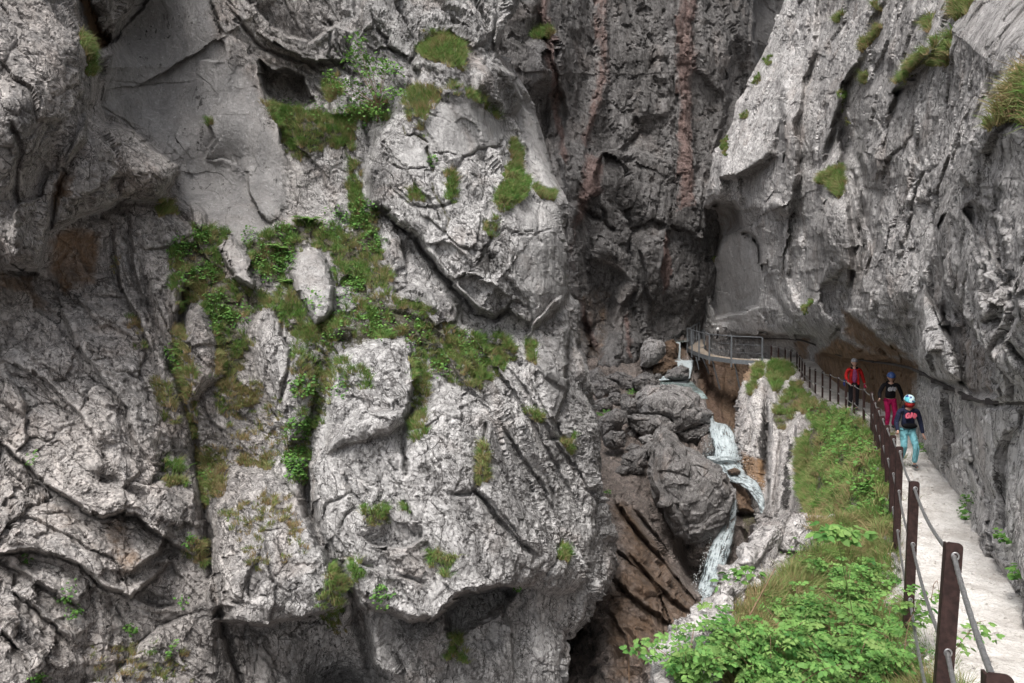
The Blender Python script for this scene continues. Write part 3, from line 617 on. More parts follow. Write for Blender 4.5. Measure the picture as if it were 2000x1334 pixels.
# ============================================================ back wall of the gorge
ctrlB = [(880, -160, 36), (880, 300, 35), (880, 800, 33), (1050, 0, 33), (1100, 200, 35), (1060, 400, 33), (1120, 500, 34), (1130, 650, 36), (1170, 720, 33), (1240, 700, 35), (1200, 0, 37), (1200, 250, 36), (1180, 360, 33.5), (1260, 450, 36),
  (1340, 0, 37), (1330, 300, 37), (1320, 560, 36.6), (1290, 620, 37.5), (1330, 640, 38.5), (1340, 430, 36.6), (1250, 330, 36), (1400, 100, 38), (1400, 300, 38), (1400, 500, 39), (1480, 0, 41), (1490, 200, 42), (1600, 300, 42), (1600, -160, 42), (1600, 800, 41), (1250, 830, 36), (1400, 640, 42)]
def featB(r):
    S, C, B, K, N = r.step, r.crack, r.block, r.bump, r.paint
    S([(1052, -60), (1062, 60), (1090, 150), (1110, 230), (1090, 310), (1110, 390)], .8, 80, 4); K(1065, 130, 40, 55, 20, 1.4); B([(1025, 80), (1055, 70), (1095, 130), (1100, 160), (1060, 180), (1035, 150)], .9, 5, rnd=30)
    S([(1190, -60), (1190, 60), (1185, 170), (1160, 240), (1140, 320)], -.4, 90, 5, .4); S([(1318, -60), (1320, 80), (1318, 220), (1322, 350), (1310, 420)], .35, 60, 4); S([(1352, -60), (1350, 200), (1356, 320), (1345, 380)], -.4, 70, 4)
    S([(1150, 310), (1175, 300), (1160, 340), (1170, 370), (1150, 400), (1130, 390)], -1., 60, 4); S([(1235, 230), (1240, 260), (1215, 290), (1220, 310)], -.8, 60, 4); S([(1475, -60), (1470, 60), (1478, 130), (1470, 200)], -1.2, 80, 4, .2)
    S([(1180, 380), (1230, 450), (1225, 490), (1240, 560), (1200, 640)], -.7, 60, 4, .3); B([(1150, 470), (1180, 455), (1225, 500), (1224, 540), (1190, 520), (1150, 510)], .9, 5, rnd=20)
    B([(1110, 400), (1135, 395), (1140, 480), (1165, 600), (1150, 700), (1120, 700), (1100, 500)], 1.0, 6, rnd=24); B([(1170, 700), (1190, 640), (1215, 560), (1230, 470), (1250, 440), (1290, 450), (1306, 470), (1300, 520), (1280, 600), (1262, 660), (1245, 720), (1215, 735), (1180, 728)], .9, 9, rnd=40)
    S([(1250, 460), (1262, 540), (1276, 620)], .8, 40, 4); C([(1136, 620), (1160, 690), (1160, 730)], 8, .8); S([(1142, 610), (1150, 660), (1165, 700)], .6, 40); C([(1180, 400), (1182, 440), (1205, 460)], 4, .5)
    S([(1300, 400), (1296, 520), (1300, 640)], -.3, 60, 4); S([(1400, 200), (1390, 300), (1350, 480)], .4, 60, 4); S([(1430, 80), (1420, 200), (1380, 340)], -.9, 70, 4); K(1280, 520, 12, 50, 5, -.5); K(1190, 600, 22, 60, 10, -.4)
    S([(1262, 60), (1256, 180), (1240, 260)], .7, 60, 4); S([(1110, 60), (1130, 140), (1125, 220)], -.6, 60, 4); K(1170, 210, 20, 60, 5, .6); C([(1125, 400), (1150, 420), (1180, 430)], 5, .6)
    N('red', [(1160, -60), (1192, -60), (1192, 140), (1175, 220), (1150, 300), (1132, 280), (1150, 200), (1170, 110)], .8, 16); N('red', [(1318, -60), (1360, -60), (1354, 160), (1352, 400), (1318, 420), (1318, 200)], .85, 10)
    N('red', [(1140, 300), (1180, 300), (1180, 380), (1150, 400), (1110, 520), (1150, 620), (1165, 650), (1180, 720), (1130, 640), (1110, 480)], .9, 20); N('red', [(1040, -60), (1065, -60), (1100, 200), (1110, 330), (1090, 300), (1060, 100)], .8, 10)
    N('red', [(1290, 450), (1306, 460), (1310, 560), (1298, 580), (1288, 500)], 1, 7); N('red', [(1220, 620), (1235, 600), (1240, 700), (1225, 700)], .8, 8); N('brown', [(1120, 560), (1200, 560), (1180, 720), (1130, 700)], .5, 20)
    N('smooth', [(1478, -60), (1560, -60), (1540, 60), (1480, 200), (1474, 100)], .9, 6); N('smooth', [(1060, 40), (1100, 180), (1110, 300), (1085, 250)], .6, 10); N('smooth', [(1180, 600), (1220, 560), (1200, 700), (1170, 720)], .5, 14)
    N('veg', [(1038, 58), (1070, 58), (1072, 76), (1045, 76)], 1, 4); N('soil', [(1038, 58), (1070, 58), (1072, 80), (1045, 80)], 1, 6)
recB = {}
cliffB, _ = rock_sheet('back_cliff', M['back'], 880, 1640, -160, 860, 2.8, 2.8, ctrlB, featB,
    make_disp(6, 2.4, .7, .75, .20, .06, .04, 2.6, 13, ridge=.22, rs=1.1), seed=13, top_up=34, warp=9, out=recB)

# ============================================================ right cliff above the path
SIL_R = poly_fn([(-200, 1570), (-20, 1542), (20, 1524), (60, 1510), (110, 1488), (140, 1474), (180, 1452), (200, 1436), (235, 1430), (280, 1410), (300, 1394), (340, 1388), (380, 1379), (400, 1374), (440, 1372), (500, 1376), (560, 1372), (600, 1371), (640, 1366), (900, 1360), (1600, 1360)])
ctrlR = [(2250, -200, 7.5), (2250, 300, 5.2), (2250, 700, 5.0), (2250, 1000, 4.6), (2250, 1450, 4.4), (2000, 1180, 5.8), (1950, 1130, 6.6), (1900, 1060, 7.9), (1890, 990, 9.5), (1855, 940, 11.2), (1812, 890, 13.5), (1798, 850, 15.2), (1752, 825, 18.6), (1712, 800, 21), (1645, 775, 25), (1585, 735, 30), (1500, 700, 34), (1400, 690, 38.5), (1370, 760, 40),
  (2000, 1400, 5.0), (1900, 1400, 7.0), (1800, 1200, 12.5), (1600, 1000, 24), (1400, 1000, 42), (1700, 1450, 14), (1400, 1450, 30),
  (2000, 800, 6.5), (2000, 950, 6.15), (2000, 600, 5.9), (2000, 400, 6.2), (2000, 100, 7.4), (1950, 250, 7.4), (1900, 820, 9.0), (1890, 900, 9.3), (1900, 620, 8.6), (1900, 450, 8.6), (1900, 200, 9.6), (1880, 700, 9.2), (1850, 400, 10.6), (1850, 100, 12), (1830, 780, 12.0), (1830, 650, 11.2), (1800, 700, 13.2), (1800, 560, 12.2), (1780, 400, 14), (1780, 200, 15.5), (1780, 0, 16.5),
  (1795, 760, 15.6), (1740, 740, 19.0), (1680, 730, 21.6), (1620, 710, 25), (1700, 690, 19.6), (1780, 700, 14.8), (1700, 600, 17.8), (1700, 480, 18.2), (1700, 250, 19.5), (1690, 50, 21), (1600, 620, 22.8), (1600, 500, 22.6), (1600, 300, 23.5), (1600, 100, 25), (1540, 640, 27.5), (1540, 500, 26.6), (1540, 300, 27), (1540, 100, 28.5),
  (1480, 620, 32.5), (1480, 520, 29.8), (1470, 400, 29), (1460, 300, 29.5), (1500, 200, 29), (1400, 380, 31.5), (1420, 420, 33.5), (1400, 520, 36.5), (1440, 560, 34.5), (1400, 640, 38), (1450, 660, 36), (1560, 690, 31)]
def featR(r):
    S, C, B, K, N = r.step, r.crack, r.block, r.bump, r.paint
    K(1740, 520, 70, 110, 20, 1.1); K(1625, 430, 46, 90, 10, 1.2); K(1860, 320, 60, 140, 25, .8); K(1955, 500, 50, 110, 0, .3); K(1530, 280, 45, 130, 15, 1.3); K(1780, 200, 60, 120, 25, .8); K(1640, 160, 50, 110, 20, 1.0); K(1700, 640, 70, 40, 15, .8)
    # cave mouth and the smooth scoop under it
    B([(1374, 404), (1390, 408), (1398, 394), (1432, 404), (1446, 412), (1446, 436), (1450, 452), (1462, 455), (1476, 462), (1486, 490), (1492, 520), (1488, 560), (1484, 600), (1400, 620), (1372, 560), (1360, 430)], -1.8, 4)
    B([(1374, 404), (1390, 408), (1398, 394), (1432, 404), (1446, 412), (1446, 440), (1420, 455), (1395, 500), (1380, 480)], -1.6, 8); S([(1446, 410), (1448, 440), (1452, 458), (1470, 460), (1484, 490), (1492, 540), (1488, 600)], -1.1, 60, 4, 0)
    N('brown', [(1378, 400), (1440, 400), (1446, 440), (1410, 480), (1385, 500)], .45, 12); N('smooth', [(1400, 470), (1450, 450), (1484, 500), (1480, 640), (1400, 640)], .7, 12); N('smooth', [(1376, 400), (1446, 400), (1446, 450), (1390, 500)], .7, 8)
    # pillars and creases
    for q, h, f in (([(1600, -60), (1590, 100), (1552, 240), (1560, 330), (1545, 420), (1500, 400)], -.7, 60), ([(1524, 160), (1532, 240), (1530, 300), (1510, 380), (1488, 420)], .9, 60), ([(1640, 235), (1642, 320), (1660, 420), (1664, 520), (1650, 600)], -.9, 50),
                    ([(1660, 330), (1676, 400), (1694, 450), (1696, 500), (1690, 560)], -.9, 45), ([(1604, 360), (1602, 440), (1610, 500), (1600, 560), (1590, 600)], .7, 50), ([(1720, 150), (1690, 200), (1680, 300), (1700, 380)], .6, 70),
                    ([(1700, 90), (1650, 160), (1630, 240), (1600, 330)], -.6, 80), ([(1860, 60), (1800, 130), (1750, 180), (1720, 300)], -.8, 90), ([(1960, 150), (1900, 260), (1870, 330), (1820, 470), (1790, 560)], .7, 110),
                    ([(1750, 120), (1735, 250), (1700, 300), (1720, 420)], .4, 60), ([(1770, 250), (1800, 330), (1780, 430), (1740, 560)], -.4, 70), ([(1548, 480), (1540, 540), (1560, 600)], -.5, 40), ([(1500, 430), (1490, 480), (1496, 540)], .6, 30),
                    ([(1460, 330), (1440, 350), (1404, 350)], -.5, 40), ([(1520, 290), (1475, 330), (1440, 345), (1402, 352)], -.7, 45)):
        S(q, h * 1.1, f * 1.25, 7, .45)
    B([(1448, 350), (1500, 300), (1532, 230), (1526, 300), (1530, 360), (1500, 420), (1470, 440), (1450, 400)], -.7, 9)
    B([(1500, 380), (1540, 400), (1570, 480), (1560, 640), (1520, 600), (1500, 520)], .7, 9, rnd=30); B([(1610, 380), (1650, 400), (1668, 470), (1660, 520), (1610, 560), (1590, 600), (1575, 540), (1590, 440)], .9, 8, rnd=30)
    B([(1600, 560), (1636, 545), (1655, 560), (1662, 600), (1650, 620), (1612, 606), (1602, 590)], -.6, 5); B([(1568, 600), (1600, 580), (1640, 640), (1620, 660), (1580, 640)], .9, 6, rnd=18); K(1684, 470, 9, 60, 5, -.7)
    B([(1700, 380), (1760, 420), (1800, 520), (1790, 600), (1740, 640), (1690, 600), (1676, 520)], .5, 10, rnd=60); B([(1440, 40), (1560, -40), (1600, 60), (1560, 220), (1540, 300), (1500, 200), (1470, 160)], .0, 8)
    # roof of the path notch
    S([(1796, 712), (1700, 706), (1640, 700), (1604, 688), (1590, 660), (1500, 654), (1440, 652)], -2.1, 90, 4, 0.15)
    S([(1796, 712), (1760, 700), (1720, 660), (1680, 640), (1640, 600)], -.5, 60, 5, .4); C([(1500, 560), (1540, 620), (1580, 656)], 6, .4)
    # pale nose of rock beside the path and the brown hollow right of it
    B([(1790, 600), (1806, 556), (1830, 610), (1856, 660), (1876, 710), (1882, 742), (1850, 748), (1812, 738), (1790, 716), (1786, 650)], 1.3, 5, rnd=26)
    S([(1794, 716), (1830, 744), (1880, 756), (1900, 784), (2000, 786), (2200, 790)], .12, 70, 4, .5)
    B([(1846, 590), (1900, 640), (1950, 690), (1956, 770), (1900, 776), (1880, 745), (1860, 680), (1838, 620)], -.5, 9); S([(1840, 380), (1830, 470), (1850, 560), (1900, 640), (1952, 700), (1958, 776)], .4, 90, 4)
    B([(1880, 410), (1900, 400), (1940, 440), (1960, 520), (1960, 560), (1930, 530), (1900, 480)], -.35, 8); S([(1880, 400), (1900, 440), (1960, 530), (1965, 600)], -.35, 60, 4)
    B([(1905, 785), (2300, 785), (2300, 1180), (2000, 1200), (1940, 1080), (1900, 900)], -.12, 8); S([(1890, 790), (1900, 900), (1930, 1000), (1935, 1100)], -.2, 80, 5)
    C([(1995, 380), (1990, 560), (1960, 640)], 6, .2); S([(2000, 500), (1980, 560), (1990, 620), (1960, 680)], .3, 60); C([(1870, 600), (1890, 650), (1930, 680)], 4, .15)
    B([(1796, 720), (1880, 750), (1890, 900), (1900, 1000), (1860, 960), (1806, 880)], .5, 9, rnd=40); C([(1890, 880), (1850, 900), (1830, 920)], 4, .12); K(1985, 1000, 50, 80, 10, .3); K(1930, 1080, 25, 40, 0, .2)
    N('brown', [(1590, 690), (1640, 655), (1700, 680), (1796, 706), (1800, 820), (1700, 800), (1600, 750)], 1., 14); N('brown', [(1640, 600), (1700, 640), (1790, 700), (1720, 700), (1650, 650)], .9, 14); N('brown', [(1846, 590), (1900, 640), (1955, 700), (1955, 780), (1900, 776), (1860, 680)], .5, 20)  # notch brown deepened to paint in the shade under its roof
    N('brown', [(1880, 400), (1950, 450), (1970, 560), (1910, 500)], .4, 20); N('brown', [(1548, 660), (1580, 660), (1586, 700), (1560, 710)], .8, 8); N('brown', [(1562, 470), (1566, 430), (1540, 500), (1540, 520)], .5, 10); N('brown', [(1600, 555), (1650, 555), (1650, 615), (1610, 605)], .3, 10)
    N('dark', [(1760, 260), (1840, 260), (1860, 380), (1790, 380)], .55, 24); N('dark', [(1540, 400), (1570, 410), (1560, 450), (1540, 440)], .9, 10); N('dark', [(1836, 150), (1850, 160), (1846, 230), (1830, 230)], .7, 8); N('dark', [(1680, 450), (1696, 460), (1694, 520), (1682, 510)], .8, 6)
    N('light', [(1786, 560), (1880, 700), (1880, 750), (1790, 730)], 1., 10); N('light', [(1380, 400), (1540, -50), (1620, 0), (1500, 300)], .5, 20); N('smooth', [(1860, 20), (2200, -100), (2200, 400), (1900, 300)], .35, 60)
    N('light', [(1796, 740), (1880, 770), (2200, 790), (2200, 1250), (1900, 1050), (1810, 900)], .8, 14)
    N('light', [(1396, 480), (1450, 456), (1486, 500), (1500, 650), (1380, 650)], .8, 10); N('dark', [(1376, 400), (1440, 398), (1446, 450), (1400, 490), (1380, 480)], .6, 8)  # dark patch paints the shade inside the cave mouth
    for pts, v in VEG_R: N('veg', pts, v, 4); N('soil', pts, v, 8)
VEG_R = [([(1748, 172), (1790, 120), (1860, 60), (1862, 90), (1850, 130), (1800, 130), (1760, 170)], 1.), ([(1856, 20), (1878, -5), (1898, 0), (1894, 25), (1868, 42)], 1.), ([(1925, 270), (1960, 215), (2000, 150), (2100, 120), (2100, 260), (2000, 250), (1960, 240)], 1.),
 ([(1596, 360), (1612, 345), (1640, 325), (1646, 370), (1640, 390), (1616, 360)], 1.), ([(1680, 90), (1716, 50), (1722, 52), (1684, 104)], 1.), ([(1628, 40), (1648, 26), (1640, 44)], .9), ([(1688, 145), (1700, 140), (1694, 165), (1682, 165)], .8),
 ([(1490, 118), (1508, 108), (1500, 130)], .9), ([(1472, 160), (1486, 140), (1484, 160), (1470, 166)], .9), ([(1446, 225), (1462, 215), (1462, 232), (1448, 235)], .8), ([(1408, 278), (1424, 262), (1420, 300), (1412, 305)], .8), ([(1640, 180), (1652, 180), (1645, 225), (1638, 205)], .8),
 ([(1655, 235), (1664, 228), (1660, 250)], .7), ([(1565, 600), (1590, 585), (1575, 620)], .4), ([(1808, 50), (1824, 38), (1818, 70)], .8), ([(1706, 10), (1716, 0), (1714, 26)], .6), ([(1380, 505), (1400, 502), (1392, 518)], .8)]
recR = {}
_ua = (np.arange(1370, 2251) - 1370) / 880.; _w = np.interp(np.arange(1370, 2251), [1370, 1600, 1750, 1850, 2010, 2060, 2250], [1 / 2.6, 1 / 2.4, 1 / 1.5, 1.1, 1.3, .7, .5])
_cw = np.concatenate([[0], np.cumsum(_w[:-1])]); UMR = np.interp(np.linspace(0, _cw[-1], int(_cw[-1])), _cw, _ua)
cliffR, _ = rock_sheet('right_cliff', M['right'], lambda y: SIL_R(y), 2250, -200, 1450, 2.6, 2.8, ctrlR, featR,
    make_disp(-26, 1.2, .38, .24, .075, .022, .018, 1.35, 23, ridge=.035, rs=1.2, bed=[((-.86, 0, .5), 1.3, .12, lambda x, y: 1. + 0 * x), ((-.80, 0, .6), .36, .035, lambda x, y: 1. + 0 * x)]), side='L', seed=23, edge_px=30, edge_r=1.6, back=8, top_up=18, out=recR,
    umap=UMR,
    vw=1.4, keepf=lambda x, y: ~((y > 860) & (x < 1740)) & ~((y > 1000) & (x < 1800)))
def surf(rec, px, py):
    """index of the surface point seen at a photo point"""
    d = (rec['PX'] - px) ** 2 + (rec['PY'] - py) ** 2
    return np.unravel_index(np.argmin(d), d.shape)
# ============================================================ path on its ledge
XF = poly_fn([(-6, -1.9), (1, .8), (2, 1.32), (3.2, 1.97), (5.6, 3.14), (7.9, 4.27), (15.5, 7.8), (17, 8.34), (18.3, 8.74), (19.6, 9.14), (20.8, 9.48), (22, 9.77), (23.2, 10.06), (24.4, 10.3), (25.6, 10.65), (27.5, 11.05), (29, 11.2), (30.5, 10.9), (33, 10.9)])
ZP = poly_fn([(-6, .4), (0, .32), (2, .25), (3.2, .15), (6, -.05), (9, -.12), (24, -.12), (26, .05), (28, .5), (29.5, .8), (33, .86)])
ys = np.concatenate([np.linspace(-6, 3, 60)[:-1], np.linspace(3, 14, 420)[:-1], np.linspace(14, 33, 330)]); ts = np.linspace(0, 1, 110)
Yg, Tg = np.meshgrid(ys, ts, indexing='ij')
wid = 2.9

Xg = XF(Yg) - .16 + Tg * wid + .07 * fbm(np.stack([Yg * 1.3, 0 * Yg, 0 * Yg], -1), 3) * (1 - Tg)
Zg = ZP(Yg); q = np.stack([Xg, Yg, 0 * Xg], -1)
Zg = Zg + .05 * fbm(q * .9, 4, .55, 5) + .022 * fbm(q * 6, 4, .6, 6) + .018 * np.maximum(0, fbm(q * 17, 2, .5, 8)) + .10 * np.maximum(0, (Xg - XF(Yg)) - .9) - .35 * np.clip(.09 - Tg, 0, 1) / .09 * .6
pathW = np.stack([Xg, Yg, Zg], -1)
tag(grid_obj('path', pathW, M['path'], flip=True, smooth=False), kind='structure')
recP = dict(W=pathW)

# ============================================================ bank left of the path
def slopeY(px, py, k=.45, off=0.):
    a, b = (px - 1000) / F, (py - 640) / F
    return (2.5 + k * .45 + off) / (b + k * (a * -1 + .47))
ctrlS = [(1560, 757, 27.3), (1582, 768, 25.4), (1607, 785, 22.9), (1638, 800, 20.5), (1669, 815, 18.2), (1690, 840, 16.4), (1706, 875, 14.6), (1690, 900, 13.8), (1640, 850, 18.4), (1600, 850, 20.3), (1600, 930, 17.6), (1600, 1000, 14.4), (1650, 950, 13.0), (1550, 800, 23.8), (1520, 760, 25.8), (1500, 712, 28.6), (1470, 716, 29), (1530, 715, 28.6),
  (1520, 850, 23.6), (1480, 740, 26.6), (1470, 800, 25.0), (1445, 850, 24.8), (1500, 950, 22.6), (1460, 900, 24.4), (1490, 1050, 21), (1560, 950, 20), (1560, 1030, 17.5), (1520, 1100, 19), (1440, 1100, 22), (1720, 950, 11.2), (1740, 1050, 8.9), (1700, 1000, 10.4), (1640, 1060, 10.8), (1600, 1120, 12), (1760, 1120, 7.7), (1800, 1200, 6.3), (1700, 1200, 8)]
VEG_S = [([(1500, 718), (1516, 708), (1545, 716), (1550, 735), (1530, 745), (1515, 770), (1500, 740)], 1.), ([(1476, 716), (1492, 712), (1490, 730), (1470, 752)], .9), ([(1548, 748), (1560, 745), (1600, 790), (1640, 800), (1690, 832), (1712, 880), (1725, 960), (1745, 1040), (1760, 1110), (1740, 1200), (1600, 1160), (1580, 1010),
          (1575, 930), (1560, 880), (1590, 830), (1560, 800), (1530, 850), (1508, 820), (1520, 790)], 1.), ([(1460, 760), (1475, 745), (1478, 760), (1464, 775)], .6), ([(1558, 880), (1580, 870), (1580, 1000), (1560, 960)], .8)]
def featS(r):
    S, C, B, K, N = r.step, r.crack, r.block, r.bump, r.paint
    S([(1500, 730), (1498, 790), (1503, 850), (1498, 900), (1502, 960), (1492, 1010)], .9, 40, 3, .3); C([(1500, 735), (1500, 800), (1500, 870), (1494, 950)], 7, .6); S([(1556, 820), (1552, 880), (1558, 940), (1546, 1010)], .8, 40, 3); C([(1530, 840), (1520, 900), (1514, 960), (1512, 1010)], 4, .3)
    C([(1468, 740), (1458, 790), (1470, 830), (1466, 880)], 3, .2); B([(1590, 790), (1562, 800), (1524, 820), (1518, 800), (1560, 772), (1584, 764)], .0, 4); B([(1520, 800), (1560, 765), (1562, 772), (1530, 802)], .25, 3); B([(1547, 728), (1572, 720), (1560, 750), (1540, 745)], .5, 4, rnd=10)
    B([(1536, 745), (1560, 742), (1545, 752)], .2, 3); B([(1600, 930), (1610, 900), (1590, 960), (1584, 1000)], .3, 4); S([(1690, 920), (1650, 950), (1610, 1010)], .3, 40, 4); B([(1660, 940), (1690, 925), (1700, 930), (1670, 955)], .2, 4); K(1620, 880, 10, 40, 25, -.5)
    B([(1506, 745), (1520, 745), (1515, 790), (1504, 790)], .3, 4); C([(1575, 810), (1560, 850), (1556, 900)], 4, .2)
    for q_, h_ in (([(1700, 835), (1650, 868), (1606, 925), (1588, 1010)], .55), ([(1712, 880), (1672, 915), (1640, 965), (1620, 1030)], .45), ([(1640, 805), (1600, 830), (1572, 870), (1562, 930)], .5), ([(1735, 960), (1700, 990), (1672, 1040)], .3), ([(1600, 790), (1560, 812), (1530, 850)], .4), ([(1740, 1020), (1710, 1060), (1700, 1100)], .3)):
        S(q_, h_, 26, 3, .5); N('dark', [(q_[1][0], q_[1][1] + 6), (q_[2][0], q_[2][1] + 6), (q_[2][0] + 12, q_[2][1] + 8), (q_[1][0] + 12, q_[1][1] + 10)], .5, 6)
    N('light', [(1440, 700), (1560, 700), (1560, 1000), (1480, 1000)], .6, 20)
    N('brown', [(1450, 880), (1496, 900), (1496, 960), (1452, 920)], 1, 10); N('brown', [(1455, 714), (1480, 712), (1465, 750), (1450, 745)], 1, 6); N('dark', [(1485, 800), (1500, 720), (1505, 900), (1490, 1000), (1475, 930)], 1.2, 13); N('dark', [(1535, 850), (1552, 860), (1548, 1000), (1525, 1000)], 1.2, 11)
    N('red', [(1584, 850), (1620, 850), (1640, 900), (1600, 930)], .3, 12)
    for pts, v in VEG_S: N('veg', pts, v, 4); N('soil', pts, v, 8)
recS = {}
SILS = poly_fn([(690, 1472), (712, 1464), (733, 1452), (769, 1443), (822, 1435), (858, 1436), (894, 1446), (930, 1458), (960, 1472), (1010, 1486), (1200, 1480)])
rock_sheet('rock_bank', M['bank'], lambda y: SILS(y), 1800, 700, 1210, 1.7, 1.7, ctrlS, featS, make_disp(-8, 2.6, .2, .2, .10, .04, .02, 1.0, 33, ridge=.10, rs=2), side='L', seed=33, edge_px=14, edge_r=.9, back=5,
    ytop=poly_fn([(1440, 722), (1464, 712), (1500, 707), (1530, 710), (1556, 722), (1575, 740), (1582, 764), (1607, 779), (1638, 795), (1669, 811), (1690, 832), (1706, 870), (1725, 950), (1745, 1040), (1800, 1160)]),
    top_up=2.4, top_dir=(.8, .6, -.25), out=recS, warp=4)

ctrlN = [(px, py, slopeY(px, py, .5)) for px, py in [(1600, 1015), (1540, 1012), (1490, 1024), (1446, 1072), (1416, 1120), (1385, 1155), (1345, 1210), (1300, 1272), (1275, 1334), (1650, 1100), (1550, 1100), (1450, 1200), (1550, 1220), (1650, 1230), (1400, 1300), (1500, 1334), (1620, 1334), (1280, 1450), (1400, 1450), (1600, 1450)]]
ctrlN += [(1690, 1010, 10), (1740, 1060, 8.8), (1760, 1120, 7.8), (1790, 1200, 6.5), (1815, 1260, 5.6), (1840, 1334, 4.9), (1900, 1450, 3.9), (1720, 1200, 7.0), (1740, 1334, 5.2)]
VEG_N = [([(1490, 1190), (1550, 1120), (1615, 1085), (1632, 1020), (1700, 1000), (1750, 1050), (1770, 1120), (1780, 1200), (1850, 1334), (1900, 1450), (1450, 1450), (1420, 1334), (1450, 1230)], 1.), ([(1440, 1200), (1480, 1150), (1470, 1250), (1420, 1334), (1400, 1300)], .6), ([(1590, 1020), (1620, 1030), (1600, 1060), (1575, 1050)], 1.)]
def featN(r):
    S, C, B, K, N = r.step, r.crack, r.block, r.bump, r.paint
    B([(1603, 1006), (1540, 1004), (1491, 1014), (1477, 1033), (1440, 1067), (1412, 1095), (1470, 1110), (1500, 1075), (1560, 1080), (1590, 1075), (1610, 1040)], .35, 4, rnd=14); B([(1411, 1130), (1370, 1165), (1330, 1225), (1280, 1300), (1260, 1450), (1400, 1450), (1410, 1300), (1450, 1210), (1470, 1150)], .2, 6, rnd=30)
    C([(1500, 1020), (1484, 1050), (1478, 1100)], 4, .12); C([(1540, 1010), (1530, 1050), (1520, 1080)], 3, .1); C([(1380, 1150), (1400, 1190), (1420, 1220)], 4, .1); K(1480, 1255, 30, 16, 0, .15); K(1490, 1110, 30, 10, 0, -.15)
    N('light', [(1603, 1000), (1400, 1080), (1260, 1334), (1400, 1334), (1500, 1100), (1620, 1060)], 1, 20)
    for pts, v in VEG_N: N('veg', pts, v, 8); N('soil', pts, v, 10)
recN = {}
SILN = poly_fn([(1000, 1476), (1035, 1474), (1067, 1444), (1091, 1418), (1133, 1409), (1151, 1383), (1175, 1362), (1207, 1343), (1235, 1327), (1270, 1299), (1305, 1279), (1334, 1270), (1460, 1240)])
rock_sheet('near_bank', M['bank'], lambda y: SILN(y), 1960, 1000, 1460, 2.0, 2.0, ctrlN, featN, make_disp(-20, 1.5, .08, .12, .09, .05, .02, .8, 43, ridge=.07, rs=2), side='L', seed=43, edge_px=26, edge_r=.7, back=4,
    ytop=poly_fn([(1470, 1030), (1491, 1018), (1540, 1007), (1603, 1008), (1640, 1030), (1700, 1000), (1745, 1040), (1800, 1160), (1900, 1340), (1960, 1440)]), top_up=1.5, top_dir=(.2, .9, -.5), out=recN, warp=4,
    keepf=lambda x, y: x < 1905)

# ============================================================ inside of the gorge
ctrlG = [(1060, 700, 30), (1150, 735, 31), (1240, 735, 33), (1262, 672, 37), (1300, 668, 38), (1345, 660, 38.5), (1300, 745, 33), (1340, 735, 34), (1360, 720, 37.5), (1400, 715, 37), (1480, 720, 34.8), (1540, 740, 32), (1370, 780, 35), (1420, 780, 34.6), (1470, 800, 33), (1400, 830, 32), (1440, 900, 28.5), (1480, 960, 26), (1300, 800, 29), (1200, 800, 28),
  (1150, 800, 27), (1180, 880, 25), (1250, 880, 25.5), (1340, 860, 28), (1380, 870, 27.0), (1380, 920, 24.5), (1440, 950, 23.6), (1480, 1000, 22.8), (1450, 1000, 22.4), (1460, 1080, 21), (1340, 980, 23.5), (1330, 1080, 23.2), (1370, 1060, 23), (1365, 1120, 21), (1300, 960, 22), (1260, 960, 21.5), (1200, 960, 20.5), (1220, 1060, 18.8), (1280, 1080, 19.6), (1310, 1120, 19.2),
  (1340, 1170, 18.4), (1160, 1000, 19.5), (1180, 1160, 17.2), (1250, 1180, 17.2), (1300, 1230, 16.8), (1180, 1280, 16.0), (1250, 1320, 15.4), (1100, 1300, 17), (1060, 1100, 20), (1400, 1200, 17.5), (1500, 1300, 17), (1300, 1450, 14.5), (1060, 1450, 16), (1130, 1250, 18.5), (1120, 1180, 18.5)]
